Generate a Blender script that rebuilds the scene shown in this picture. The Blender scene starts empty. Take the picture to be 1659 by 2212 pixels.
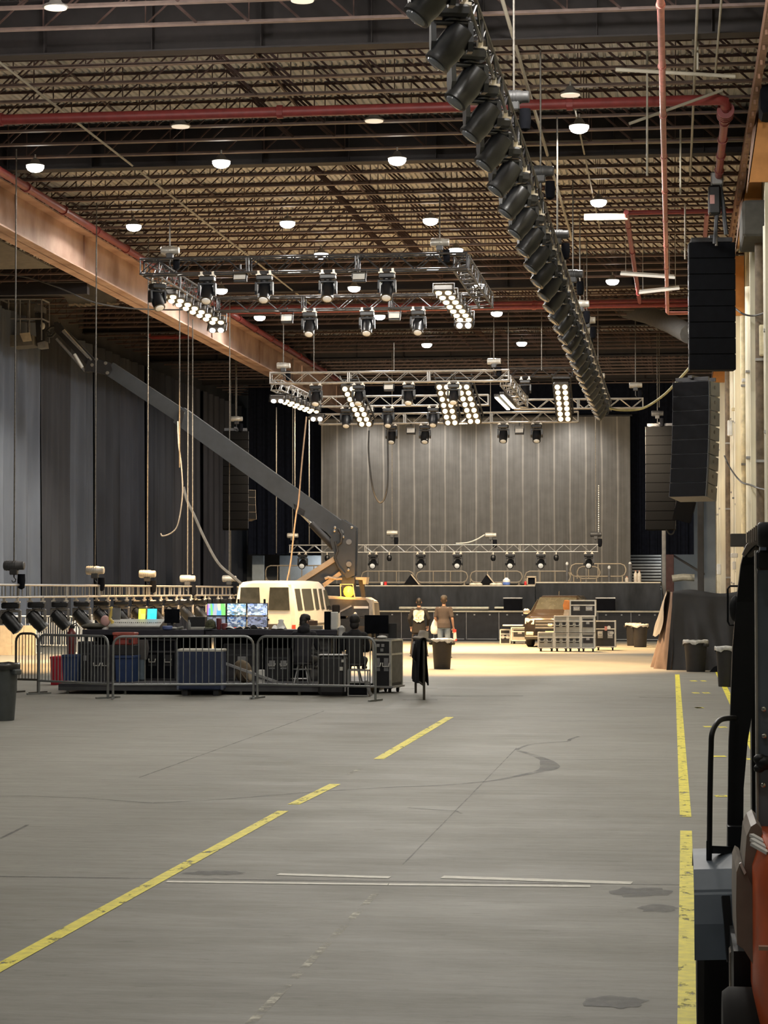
import bpy, bmesh, math, random
from mathutils import Vector, Matrix
R = math.radians
PI = math.pi
SC = bpy.context.scene
COL = SC.collection
random.seed(7)

# ---------------------------------------------------------------- camera
F = 4800.0
CAMZ = 2.1
YAW, PITCH = R(7.42), R(1.933)
_rot = Matrix.Rotation(YAW, 3, 'Z') @ Matrix.Rotation(R(90) + PITCH, 3, 'X')
CAM = Vector((0, 0, CAMZ))

def ray(px, py):
    return _rot @ Vector(((px - 829.5) / F, (1106 - py) / F, -1))

def at(px, py, Y):
    d = ray(px, py)
    return CAM + d * (Y / d.y)

def gnd(px, py, z=0.0):
    d = ray(px, py)
    return CAM + d * ((z - CAMZ) / d.z)

cam = bpy.data.cameras.new('camera')
cam.sensor_fit = 'VERTICAL'
cam.sensor_height = 36
cam.lens = F / 2212 * 36
cam.clip_start, cam.clip_end = 0.1, 400
camo = bpy.data.objects.new('camera', cam)
COL.objects.link(camo)
camo.matrix_world = Matrix.Translation(CAM) @ _rot.to_4x4()
SC.camera = camo
SC.view_settings.view_transform = 'Standard'
SC.view_settings.look = 'None'
SC.view_settings.gamma = 1
SC.view_settings.exposure = 0.4
SC.view_settings.use_curve_mapping = False

# ---------------------------------------------------------------- materials
MATS = {}

def mat(name, col, rough=0.6, metal=0.0, var=0.18, scale=6.0, emit=None, strength=1.0, spec=0.5, stretch=None, col2=None, bump=0.0):
    if name in MATS:
        return MATS[name]
    m = bpy.data.materials.new(name)
    m.use_nodes = True
    nt = m.node_tree
    b = nt.nodes['Principled BSDF']
    tc = nt.nodes.new('ShaderNodeTexCoord')
    src = tc.outputs['Object']
    if stretch:
        mp = nt.nodes.new('ShaderNodeMapping')
        mp.inputs['Scale'].default_value = stretch
        nt.links.new(src, mp.inputs[0])
        src = mp.outputs[0]
    nz = nt.nodes.new('ShaderNodeTexNoise')
    nz.inputs['Scale'].default_value = scale
    nz.inputs['Detail'].default_value = 4
    nt.links.new(src, nz.inputs['Vector'])
    rp = nt.nodes.new('ShaderNodeValToRGB')
    a = [max(0, c * (1 - var)) for c in col]
    z = [min(1, c * (1 + var)) for c in (col2 or col)]
    rp.color_ramp.elements[0].color = (*a, 1)
    rp.color_ramp.elements[1].color = (*z, 1)
    rp.color_ramp.elements[0].position = 0.3
    rp.color_ramp.elements[1].position = 0.7
    nt.links.new(nz.outputs['Fac'], rp.inputs[0])
    nt.links.new(rp.outputs[0], b.inputs['Base Color'])
    b.inputs['Roughness'].default_value = rough
    b.inputs['Metallic'].default_value = metal
    b.inputs['Specular IOR Level'].default_value = spec
    if emit:
        b.inputs['Emission Color'].default_value = (*emit, 1)
        b.inputs['Emission Strength'].default_value = strength
    if bump:
        bp = nt.nodes.new('ShaderNodeBump')
        bp.inputs['Strength'].default_value = bump
        nt.links.new(nz.outputs['Fac'], bp.inputs['Height'])
        nt.links.new(bp.outputs[0], b.inputs['Normal'])
    MATS[name] = m
    return m

# ---------------------------------------------------------------- mesh builder
class MB:
    def __init__(s, M=None):
        s.v, s.f, s.M = [], [], M

    def add(s, vs, fs, M=None):
        o = len(s.v)
        T = None
        if M is not None and s.M is not None:
            T = s.M @ M
        else:
            T = M if M is not None else s.M
        for p in vs:
            p = Vector(p)
            s.v.append(T @ p if T is not None else p)
        s.f += [tuple(i + o for i in f) for f in fs]
        return s

    def box(s, x0, x1, y0, y1, z0, z1, M=None):
        vs = [(x0, y0, z0), (x1, y0, z0), (x1, y1, z0), (x0, y1, z0), (x0, y0, z1), (x1, y0, z1), (x1, y1, z1), (x0, y1, z1)]
        return s.add(vs, [(3, 2, 1, 0), (4, 5, 6, 7), (0, 1, 5, 4), (1, 2, 6, 5), (2, 3, 7, 6), (3, 0, 4, 7)], M)

    def cbox(s, c, sx, sy, sz, M=None):
        return s.box(c[0] - sx / 2, c[0] + sx / 2, c[1] - sy / 2, c[1] + sy / 2, c[2] - sz / 2, c[2] + sz / 2, M)

    def bbox(s, x0, x1, y0, y1, z0, z1, b=0.02, M=None):
        """box with chamfered vertical edges and top"""
        def ring(e, z):
            return [(x0 + e + b, y0 + e, z), (x1 - e - b, y0 + e, z), (x1 - e, y0 + e + b, z), (x1 - e, y1 - e - b, z),
                    (x1 - e - b, y1 - e, z), (x0 + e + b, y1 - e, z), (x0 + e, y1 - e - b, z), (x0 + e, y0 + e + b, z)]
        rs = [ring(b * .6, z0), ring(0, z0 + b), ring(0, z1 - b), ring(b * .6, z1)]
        return s.loft(rs, M=M)

    def loft(s, rings, closed=True, caps=True, M=None):
        n = len(rings[0])
        vs = [p for r in rings for p in r]
        fs = []
        for k in range(len(rings) - 1):
            for i in range(n if closed else n - 1):
                j = (i + 1) % n
                fs.append((k * n + i, k * n + j, (k + 1) * n + j, (k + 1) * n + i))
        if caps and closed:
            fs.append(tuple(range(n - 1, -1, -1)))
            fs.append(tuple((len(rings) - 1) * n + i for i in range(n)))
        return s.add(vs, fs, M)

    def bar(s, p, q, w, h=None, up=(0, 0, 1), M=None):
        p, q = Vector(p), Vector(q)
        h = h or w
        d = (q - p).normalized()
        u = Vector(up)
        if abs(d.dot(u)) > .98:
            u = Vector((0, 1, 0))
        a = d.cross(u).normalized() * w / 2
        b = a.cross(d).normalized() * h / 2
        return s.loft([[p - a - b, p + a - b, p + a + b, p - a + b], [q - a - b, q + a - b, q + a + b, q - a + b]], M=M)

    def tube(s, p, q, r, n=8, r2=None, caps=True, M=None):
        p, q = Vector(p), Vector(q)
        r2 = r if r2 is None else r2
        d = (q - p).normalized()
        u = Vector((0, 0, 1)) if abs(d.z) < .95 else Vector((0, 1, 0))
        a = d.cross(u).normalized()
        b = a.cross(d)
        rings = []
        for c, rr in ((p, r), (q, r2)):
            rings.append([c + (a * math.cos(2 * PI * i / n) + b * math.sin(2 * PI * i / n)) * rr for i in range(n)])
        return s.loft(rings, caps=caps, M=M)

    def path(s, pts, r, n=6, M=None):
        pts = [Vector(p) for p in pts]
        rings, a = [], None
        for i, p in enumerate(pts):
            d = (pts[min(i + 1, len(pts) - 1)] - pts[max(i - 1, 0)]).normalized()
            if a is None:
                u = Vector((0, 0, 1)) if abs(d.z) < .9 else Vector((0, 1, 0))
                a = d.cross(u).normalized()
            else:
                a = (a - d * a.dot(d)).normalized()
            b = a.cross(d)
            rings.append([p + (a * math.cos(2 * PI * k / n) + b * math.sin(2 * PI * k / n)) * r for k in range(n)])
        return s.loft(rings, M=M)

    def lathe(s, prof, c=(0, 0, 0), n=20, M=None, sx=1, sy=1):
        c = Vector(c)
        rings = [[c + Vector((r * sx * math.cos(2 * PI * i / n), r * sy * math.sin(2 * PI * i / n), z)) for i in range(n)] for r, z in prof]
        return s.loft(rings, M=M)

    def prism(s, poly, a, b, axis='y', M=None):
        if axis == 'y':
            f = lambda p, t: (p[0], t, p[1])
        elif axis == 'x':
            f = lambda p, t: (t, p[0], p[1])
        else:
            f = lambda p, t: (p[0], p[1], t)
        return s.loft([[f(p, a) for p in poly], [f(p, b) for p in poly]], M=M)

    def grid(s, fn, nu, nv, M=None):
        vs = [fn(i / nu, j / nv) for j in range(nv + 1) for i in range(nu + 1)]
        fs = [(j * (nu + 1) + i, j * (nu + 1) + i + 1, (j + 1) * (nu + 1) + i + 1, (j + 1) * (nu + 1) + i) for j in range(nv) for i in range(nu)]
        return s.add(vs, fs, M)

    def ell(s, c, rx, ry, rz, n=12, m=8, M=None):
        c = Vector(c)
        rings = []
        for j in range(m + 1):
            t = PI * min(max(j / m, .02), .98)
            rings.append([c + Vector((rx * math.sin(t) * math.cos(2 * PI * i / n), ry * math.sin(t) * math.sin(2 * PI * i / n), -rz * math.cos(t))) for i in range(n)])
        return s.loft(rings, M=M)

    def cap(s, p, q, r, r2=None, n=10):
        """tapered capsule"""
        r2 = r if r2 is None else r2
        s.tube(p, q, r, n, r2)
        s.ell(p, r, r, r, n, 6)
        s.ell(q, r2, r2, r2, n, 6)
        return s

    def build(s, name, m, parent=None, smooth=False, mods=None):
        me = bpy.data.meshes.new(name)
        me.from_pydata([tuple(v) for v in s.v], [], s.f)
        me.update()
        bm = bmesh.new()
        bm.from_mesh(me)
        bmesh.ops.recalc_face_normals(bm, faces=bm.faces)
        bm.to_mesh(me)
        bm.free()
        if smooth:
            me.polygons.foreach_set('use_smooth', [True] * len(me.polygons))
            if smooth != 'all':
                me.set_sharp_from_angle(angle=R(40))
        me.materials.append(m)
        o = bpy.data.objects.new(name, me)
        COL.objects.link(o)
        if parent is not None:
            o.parent = parent
        return o


def tag(o, label=None, cat=None, group=None, kind=None):
    if label: o['label'] = label
    if cat: o['category'] = cat
    if group: o['group'] = group
    if kind: o['kind'] = kind
    return o

def thing(name, label, cat, loc=(0, 0, 0), rz=0.0, group=None):
    o = bpy.data.objects.new(name, None)
    o.empty_display_size = .2
    COL.objects.link(o)
    o.location = loc
    o.rotation_euler = (0, 0, rz)
    return tag(o, label, cat, group)

KIDS = {}
def kids(o):
    return [c for c in bpy.data.objects if c.parent == o]

def dup(o, loc=None, rz=None, label=None, group=None, parent=None, tree=None):
    c = o.copy()
    COL.objects.link(c)
    if parent is not None: c.parent = parent
    if loc is not None: c.location = loc
    if rz is not None: c.rotation_euler = (0, 0, rz)
    if label: c['label'] = label
    if group: c['group'] = group
    for ch, sub in (tree if tree is not None else treeof(o)):
        dup(ch, parent=c, tree=sub)
    return c

def treeof(o):
    return [(c, treeof(c)) for c in kids(o)]

def struct(o):
    return tag(o, kind='structure')

ORD = ['first', 'second', 'third', 'fourth', 'fifth', 'sixth', 'seventh', 'eighth', 'ninth', 'tenth', 'eleventh', 'twelfth', 'thirteenth', 'fourteenth', 'fifteenth', 'sixteenth', 'seventeenth', 'eighteenth', 'nineteenth', 'twentieth', 'twenty-first', 'twenty-second', 'twenty-third', 'twenty-fourth', 'twenty-fifth', 'twenty-sixth', 'twenty-seventh', 'twenty-eighth', 'twenty-ninth', 'thirtieth']

def light(name, kind, loc, energy, col, parent=None, size=.2, rot=None, spot=None, blend=.5, target=None):
    L = bpy.data.lights.new(name, kind)
    L.energy = energy
    L.color = col
    if kind in ('POINT', 'SPOT'):
        L.shadow_soft_size = size
    if kind == 'AREA':
        L.size = size
    if kind == 'SPOT':
        L.spot_size = spot
        L.spot_blend = blend
    o = bpy.data.objects.new(name, L)
    COL.objects.link(o)
    if parent is not None: o.parent = parent
    o.location = loc
    if target is not None:
        d = Vector(target) - Vector(loc)
        o.rotation_euler = d.to_track_quat('-Z', 'Y').to_euler()
    elif rot is not None:
        o.rotation_euler = rot
    return o
# ================================================================ SETTING
XL, XR, YB = -22.3, 2.1, 113.0
ZJ = 11.9           # underside of the joists
ZD = 12.8           # roof deck
m_girder = mat('primer_girder', (.014, .010, .010), .7, var=.25)
m_joist = mat('joist_steel', (.066, .034, .028), .65, var=.25)
m_chord_lit = mat('joist_chord_lit', (.155, .105, .09), .55, var=.2)  # joist steel in a lighter tone, painting the lit chord undersides
m_beam = mat('rusty_beam', (.44, .27, .20), .75, var=.22, scale=.9, col2=(.52, .37, .30))
m_white = mat('white_paint', (.72, .72, .70), .5, var=.08)
m_black = mat('black_paint', (.018, .018, .020), .45, var=.2)
m_blackmatte = mat('black_cloth', (.006, .0065, .009), .95, var=.3, spec=.1)
m_red = mat('red_pipe', (.21, .030, .028), .45, var=.15)
m_alu = mat('aluminium', (.36, .355, .345), .4, .6, var=.12)
m_darkalu = mat('dark_aluminium', (.06, .06, .064), .42, .55, var=.2)
m_steel = mat('galvanised_steel', (.34, .34, .34), .45, .6, var=.15)
m_grey = mat('grey_conduit', (.42, .41, .38), .6, .1, var=.15)

# floor ----------------------------------------------------------
def floor_mat():
    m = bpy.data.materials.new('concrete_floor')
    m.use_nodes = True
    nt = m.node_tree
    b = nt.nodes['Principled BSDF']
    L = nt.links.new
    tc = nt.nodes.new('ShaderNodeTexCoord')
    def noise(scale, sx=1, sy=1, det=5, rough=.6):
        mp = nt.nodes.new('ShaderNodeMapping')
        mp.inputs['Scale'].default_value = (sx, sy, 1)
        L(tc.outputs['Object'], mp.inputs[0])
        n = nt.nodes.new('ShaderNodeTexNoise')
        n.inputs['Scale'].default_value = scale
        n.inputs['Detail'].default_value = det
        n.inputs['Roughness'].default_value = rough
        L(mp.outputs[0], n.inputs['Vector'])
        return n.outputs['Fac']
    def ramp(src, p0, p1, c0, c1):
        r = nt.nodes.new('ShaderNodeValToRGB')
        r.color_ramp.elements[0].position, r.color_ramp.elements[1].position = p0, p1
        r.color_ramp.elements[0].color, r.color_ramp.elements[1].color = (*c0, 1), (*c1, 1)
        L(src, r.inputs[0])
        return r.outputs[0]
    def mul(a, c, f=1.0):
        x = nt.nodes.new('ShaderNodeMix')
        x.data_type = 'RGBA'
        x.blend_type = 'MULTIPLY'
        x.inputs[0].default_value = f
        L(a, x.inputs[6]); L(c, x.inputs[7])
        return x.outputs[2]
    base = ramp(noise(.22, 1, .6), .3, .7, (.205, .200, .176), (.262, .260, .232))
    n2 = ramp(noise(2.6, .30, 2.2), .30, .70, (.80, .79, .775), (1.07, 1.07, 1.07))
    n3 = ramp(noise(11, .45, 2.0, 8, .75), .3, .7, (.80, .80, .80), (1.10, 1.10, 1.10))
    n4 = ramp(noise(.9, .5, 1.0, 6, .65), .60, .72, (1, 1, 1), (.70, .70, .70))
    n5 = ramp(noise(5.5, .6, 1.4, 9, .8), .56, .70, (1, 1, 1), (.62, .60, .57))
    c = mul(mul(mul(mul(base, n2), n3), n4, .6), n5)
    L(c, b.inputs['Base Color'])
    rr = nt.nodes.new('ShaderNodeMapRange')
    rr.inputs[1].default_value, rr.inputs[2].default_value = .3, .7
    rr.inputs[3].default_value, rr.inputs[4].default_value = .58, .68
    L(noise(1.2, .5, 1), rr.inputs[0])
    L(rr.outputs[0], b.inputs['Roughness'])
    b.inputs['Specular IOR Level'].default_value = .32
    return m

fl = struct(MB().box(XL - .3, XR + .3, -8, YB + .3, -.2, 0).build('floor', floor_mat()))

def worn(name, col, lo, hi, scale=3, sx=1, sy=1):
    """paint that has worn through in patches"""
    m = mat(name, col, .6, var=.18, scale=12)
    nt = m.node_tree
    b = nt.nodes['Principled BSDF']
    out = nt.nodes['Material Output']
    tc = nt.nodes.new('ShaderNodeTexCoord')
    mp = nt.nodes.new('ShaderNodeMapping')
    mp.inputs['Scale'].default_value = (sx, sy, 1)
    n = nt.nodes.new('ShaderNodeTexNoise')
    n.inputs['Scale'].default_value = scale
    n.inputs['Detail'].default_value = 8
    n.inputs['Roughness'].default_value = .7
    r = nt.nodes.new('ShaderNodeMapRange')
    r.inputs[1].default_value, r.inputs[2].default_value = lo, hi
    t = nt.nodes.new('ShaderNodeBsdfTransparent')
    x = nt.nodes.new('ShaderNodeMixShader')
    L = nt.links.new
    L(tc.outputs['Object'], mp.inputs[0]); L(mp.outputs[0], n.inputs['Vector']); L(n.outputs['Fac'], r.inputs[0])
    L(r.outputs[0], x.inputs[0]); L(t.outputs[0], x.inputs[1]); L(b.outputs[0], x.inputs[2]); L(x.outputs[0], out.inputs[0])
    return m

m_yel = worn('yellow_floor_paint', (.84, .74, .04), .36, .44, 3.5, 2, 1)
m_wht = worn('white_floor_tape', (.66, .64, .57), .32, .40, 3, 1, 3)
m_tyre_mark = worn('rubber_mark', (.05, .05, .045), .30, .75, 2)
m_joint = worn('joint_filler', (.09, .085, .075), .30, .55, 1.5)
m_faint = worn('faint_line', (.42, .40, .32), .45, .62, 3)

def ribbon(name, pts, w, m, z=.003):
    pts = [Vector((p[0], p[1], 0)) for p in pts]
    a, b2 = [], []
    for i, p in enumerate(pts):
        d = (pts[min(i + 1, len(pts) - 1)] - pts[max(i - 1, 0)]).normalized()
        n = Vector((-d.y, d.x, 0)) * ((w[i] if isinstance(w, (list, tuple)) else w) / 2)
        a.append(p + n); b2.append(p - n)
    mb = MB()
    k = len(pts)
    mb.add([(v.x, v.y, z) for v in a + b2], [(i, i + 1, k + i + 1, k + i) for i in range(k - 1)])
    return mb.build(name, m, fl)

def curve(pts, n=5):
    out = []
    for i in range(len(pts) - 1):
        p0, p1, p2, p3 = [Vector(pts[max(0, min(len(pts) - 1, i + k))]) for k in (-1, 0, 1, 2)]
        for j in range(n):
            t = j / n
            out.append(.5 * ((2 * p1) + (-p0 + p2) * t + (2 * p0 - 5 * p1 + 4 * p2 - p3) * t * t + (-p0 + 3 * p1 - 3 * p2 + p3) * t ** 3))
    return out + [Vector(pts[-1])]

def wcurve(w, n=5):
    return [w[i] + (w[i + 1] - w[i]) * j / n for i in range(len(w) - 1) for j in range(n)] + [w[-1]]

def sub(p, q, n):
    return [Vector(p).lerp(Vector(q), i / n) for i in range(n + 1)]

ribbon('painted_line', sub(gnd(1463, 1457), gnd(1481, 1765), 12) , .105, m_yel)
ribbon('painted_line', sub(gnd(1482, 1795), gnd(1486, 2230), 8), .10, m_yel)
ribbon('painted_line', sub(gnd(1549, 1450), gnd(1663, 1690), 8), .11, m_yel)
ribbon('painted_line', sub(gnd(-60, 2123), gnd(612, 1752), 10), .105, m_yel)
ribbon('painted_line', sub(gnd(634, 1738), gnd(724, 1694), 3), .12, m_yel)
ribbon('painted_line', sub(gnd(818, 1640), gnd(972, 1549), 5), .13, m_yel)
ribbon('painted_line', sub(gnd(750, 1674), gnd(780, 1661), 2), .06, m_faint)
for x0, x1, y in ((1538, 1568, 1634), (1596, 1612, 1635), (1544, 1572, 1720), (1520, 1545, 1570), (1552, 1570, 1571), (1502, 1516, 1529), (1496, 1510, 1497), (1518, 1533, 1497), (1491, 1505, 1471), (1514, 1525, 1471), (1502, 1520, 1529), (1612, 1640, 1640)):
    ribbon('painted_dash', sub(gnd(x0, y), gnd(x1, y), 1), 10 * 4 / (4800 / (10080 / (y - 1268))) * .95, m_yel)
ribbon('white_tape', sub(gnd(600, 1889), gnd(842, 1896), 6), .11, m_wht)
ribbon('white_tape', sub(gnd(955, 1895), gnd(1365, 1908), 8), .14, m_wht)
ribbon('white_tape', sub(gnd(360, 1905), gnd(838, 1911), 8), .09, m_wht)
ribbon('white_tape', sub(gnd(840, 1911), gnd(1275, 1915), 8), .10, m_wht)
ribbon('floor_joint', sub(gnd(-40, 1893), gnd(1660, 1914), 20), .035, m_joint, .002)
ribbon('floor_joint', sub(gnd(300, 1680), gnd(700, 1536), 10), .02, m_joint, .002)
ribbon('floor_joint', sub(gnd(0, 1812), gnd(60, 1782), 3) , .03, m_joint, .002)
ribbon('floor_line', sub(gnd(540, 2212), gnd(812, 1930), 8), .05, m_faint, .002)
ribbon('floor_line', sub(gnd(870, 1868), gnd(1116, 1616), 8), .012, m_tyre_mark, .002)
arc = [gnd(-100, 1722), gnd(60, 1720), gnd(180, 1724), gnd(330, 1735)]
ribbon('tyre_mark', arc, .03, m_tyre_mark)
ribbon('tyre_mark', curve([gnd(330, 1735), gnd(480, 1727), gnd(650, 1713), gnd(820, 1702), gnd(960, 1696), gnd(1060, 1687), gnd(1120, 1676), gnd(1160, 1668), gnd(1182, 1662), gnd(1188, 1656), gnd(1184, 1648), gnd(1176, 1641), gnd(1150, 1631), gnd(1120, 1622)]),
       wcurve([.04, .04, .04, .05, .06, .07, .08, .12, .2, .24, .2, .13, .09, .07]), m_tyre_mark)
ribbon('tyre_mark', curve([gnd(1116, 1620), gnd(1130, 1613), gnd(1160, 1606), gnd(1222, 1602), gnd(1232, 1597), gnd(1250, 1591)]), .05, m_tyre_mark)
ribbon('tyre_mark', sub(gnd(1176, 1641), gnd(1500, 1643), 4), .02, m_tyre_mark)
ribbon('tyre_mark', [gnd(880, 1745), gnd(950, 1750), gnd(985, 1752), gnd(998, 1758)], .03, m_tyre_mark)
for a_, b_, y in ((860, 905, 1504), (930, 1000, 1504), (955, 1130, 1504), (870, 945, 1512), (1380, 1470, 1506), (855, 900, 1488), (920, 945, 1487), (860, 890, 1475)):
    ribbon('tyre_mark', sub(gnd(a_, y), gnd(b_, y + (2 if a_ > 1300 else 0)), 3), .12, m_tyre_mark)
def patch(px, py, rx, ry, m=m_tyre_mark):
    random.seed(px)
    mb = MB()
    c = gnd(px, py)
    pts = []
    for i in range(22):
        t = 2 * PI * i / 22
        k = random.uniform(.7, 1.1)
        q = gnd(px + rx * k * math.cos(t), py + ry * k * math.sin(t))
        pts.append((q.x, q.y, .0025))
    mb.add(pts, [tuple(range(22))])
    return mb.build('oil_stain', m, fl)
patch(1330, 2165, 75, 14)
patch(1380, 1928, 75, 12)
patch(1420, 1962, 45, 9)
patch(460, 1886, 70, 5)

# roof deck, joists, girders -----------------------------------
m_deck = mat('roof_deck', (.62, .60, .56), .6, var=.14, scale=1.2, stretch=(1, .12, 1))
mb = MB()
x = XL
while x < XR + .3:
    p = [(x, ZD), (x + .085, ZD), (x + .10, ZD + .045), (x + .135, ZD + .045), (x + .15, ZD)]
    for (xa, za), (xb, zb) in zip(p, p[1:]):
        mb.add([(xa, -8, za), (xb, -8, zb), (xb, YB, zb), (xa, YB, za)], [(0, 1, 2, 3)])
    x += .15
mb.box(XL - .3, XR + .6, -8, YB + .3, ZD + .06, ZD + .12)
struct(mb.build('ceiling', m_deck))

mb = MB()
mb.box(XL, XR, -.06, .06, ZD - .03, ZD - .015)
mb.box(XL, XR, -.02, .02, ZD - .06, ZD - .03)
PN = .92
n = int((XR - XL) / PN)
mid = -8.6
for i in range(n + 1):
    xa = XL + .3 + i * PN
    xb = xa + PN
    if xb > XR: break
    za, zb = ZJ + .03, ZD - .03
    heavy = .05 if i % 4 == 2 else .028
    if (xa + xb) / 2 < mid: mb.bar((xa, 0, za), (xb, 0, zb), .028)
    else: mb.bar((xa, 0, zb), (xb, 0, za), heavy, .04)
    if i % 2 == 0: mb.bar((xa, 0, za), (xa, 0, zb), .02)
    if abs(xa - mid) < .8: mb.bar((xa, 0, zb), (xb, 0, za), .05, .05)
j0 = struct(mb.build('ceiling_joist', m_joist))
jc = MB().box(XL, XR, -.065, .065, ZJ, ZJ + .012).box(XL, XR, -.022, .022, ZJ + .012, ZJ + .06).build('joist_chord', m_chord_lit, j0)
j0.location = (0, 12.15, 0)
GY = [17.5, 28.3, 39.1, 49.9, 71.6, 82.4, 93.2, 104]
y = 13.57
while y < YB - 1:
    if min(abs(y - g) for g in GY) > .3:
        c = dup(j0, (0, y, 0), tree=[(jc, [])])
    y += 1.42
mb = MB()
mb.box(XL, XR, -.2, .2, ZJ - .14, ZJ - .11); mb.box(XL, XR, -.2, .2, ZD - .06, ZD - .03); mb.box(XL, XR, -.008, .008, ZJ - .11, ZD - .06)
for i in range(12): mb.box(XL + 1 + 2 * i, XL + 1.012 + 2 * i, -.19, .19, ZJ - .11, ZD - .06)
g0 = struct(mb.build('ceiling_girder', m_girder))
g0.location = (0, GY[0], 0)
for g in GY[1:]:
    c = g0.copy(); COL.objects.link(c); c.location = (0, g, 0)

# cross bridging along the roof at intervals
mb = MB()
for xx in (-16.5, -12.4, -8.3, -6.2, -4.2):
    mb.bar((xx + .12, 12, ZD - .12), (xx + .12, YB, ZD - .12), .045)
struct(mb.build('ceiling_bridging', m_joist))

# main left girder running the length of the hall
zb0, zb1 = CAMZ + 8.53, CAMZ + 9.66
mb = MB()
mb.box(-16.3, -15.7, 24, YB, zb0, zb0 + .04); mb.box(-16.3, -15.7, 24, YB, zb1 - .04, zb1); mb.box(-16.012, -15.988, 24, YB, zb0, zb1)
for y in (30, 36.5, 43, 49.5, 52.6, 59, 67.5, 76, 85, 95, 105):
    mb.box(-15.99, -15.94, y, y + .012, zb0 + .04, zb1 - .04)
struct(mb.build('trim_1', m_beam))
mb = MB()
for y in (GY[3], 60.7):
    mb.box(XL, -16.3, y - .12, y + .12, zb0 - .3, zb0 + .02)
struct(mb.build('trim_2', m_girder))

# walls ---------------------------------------------------------
m_wl = mat('left_wall_block', (.055, .055, .058), .9, var=.3, scale=.6)
struct(MB().box(XL - .3, XL, -8, YB + .3, 0, ZD + .1).build('wall_left', m_wl))
m_wb = mat('back_wall_siding', (.33, .35, .36), .7, var=.12, scale=1)
struct(MB().box(XL - .3, XR + .3, YB, YB + .3, 0, ZD + .1).build('wall_back', m_wb))

def wall_right_mat():
    m = mat('right_wall_siding', (.78, .75, .60), .65, var=.15, scale=1.0)
    nt = m.node_tree
    b = nt.nodes['Principled BSDF']
    old = b.inputs['Base Color'].links[0].from_socket
    tc = nt.nodes.new('ShaderNodeTexCoord')
    def n(scale, st, p0, p1, c0, c1, det=6):
        mp = nt.nodes.new('ShaderNodeMapping'); mp.inputs['Scale'].default_value = st
        nz = nt.nodes.new('ShaderNodeTexNoise'); nz.inputs['Scale'].default_value = scale; nz.inputs['Detail'].default_value = det
        rp = nt.nodes.new('ShaderNodeValToRGB')
        rp.color_ramp.elements[0].position, rp.color_ramp.elements[1].position = p0, p1
        rp.color_ramp.elements[0].color, rp.color_ramp.elements[1].color = (*c0, 1), (*c1, 1)
        nt.links.new(tc.outputs['Object'], mp.inputs[0]); nt.links.new(mp.outputs[0], nz.inputs['Vector']); nt.links.new(nz.outputs['Fac'], rp.inputs[0])
        return rp.outputs[0]
    def mul(a, c, f):
        x = nt.nodes.new('ShaderNodeMix'); x.data_type = 'RGBA'; x.blend_type = 'MULTIPLY'; x.inputs[0].default_value = f
        nt.links.new(a, x.inputs[6]); nt.links.new(c, x.inputs[7]); return x.outputs[2]
    c = mul(old, n(1.6, (1, 1, .10), .38, .62, (.52, .50, .44), (1.15, 1.12, 1.05)), .95)
    c = mul(c, n(.9, (0, 1, .02), .40, .60, (.34, .31, .26), (1.2, 1.2, 1.15), 3), .9)
    c = mul(c, n(3.0, (1, .8, .35), .60, .70, (1, 1, 1), (.55, .36, .22)), .8)
    nt.links.new(c, b.inputs['Base Color'])
    return m
m_wr = wall_right_mat()
mb = MB()
mb.box(XR + .06, XR + .4, -8, YB + .3, 0, ZD + .1)
y = 20.0
while y < YB:
    d = .05
    mb.prism([(XR + .06, y), (XR, y + .07), (XR, y + .17), (XR + .06, y + .24)], 0, ZD, 'z')
    y += .40
struct(mb.build('wall_right', m_wr))
# ================================================================ HIGH BAY LAMPS
m_lampbody = mat('lamp_housing', (.16, .15, .14), .5, .3)
m_lens_on = mat('lamp_lens_lit', (1, 1, 1), .3, emit=(1.0, .97, .90), strength=22)
m_lens_off = mat('lamp_lens_unlit_glow', (.75, .68, .58), .35, var=.05, emit=(1.0, .85, .65), strength=.55)  # weak glow given to the lens though the lamp is off
LAMPC = (1.0, .955, .88)
HL = CAMZ + 9.55

def make_lamp(lit, first_label):
    t = thing('high_bay_lamp', first_label, 'lamp')
    MB().lathe([(.05, .16), (.08, .13), (.12, .06), (.19, .03), (.215, 0), (.20, -.01)]).build('housing', m_lampbody, t, smooth=True)
    MB().lathe([(.20, -.005), (.20, -.05), (.165, -.11), (.10, -.145), (.03, -.155)] if lit else [(.19, -.005), (.185, -.03), (.05, -.04)]).build('lens', m_lens_on if lit else m_lens_off, t, smooth=True)  # lit lens shaped as a deeper dome to imitate bloom
    MB().tube((0, 0, .14), (0, 0, ZJ - HL), .018).build('hanger', m_grey, t)
    return t

ROWS_ON = [(350, [(76, 361), (478, 352), (858, 346)]), (484, [(289, 490), (621, 483), (930, 477), (1293, 437)]), (545, [(694, 551), (985, 541)]),
           (616, [(478, 628), (765, 623), (1033, 617), (1323, 608)]), (680, [(561, 686), (820, 684), (1073, 677)]), (744, [(922, 745), (1127, 742)])]
ROWS_OFF = [(4, [(120, 20), (653, 4)]), (264, [(390, 276), (808, 264), (1232, 208)])]

def lamp_pos(px, py):
    d = ray(px, py)
    return CAM + d * ((HL - .04 - CAMZ) / d.z)

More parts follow.
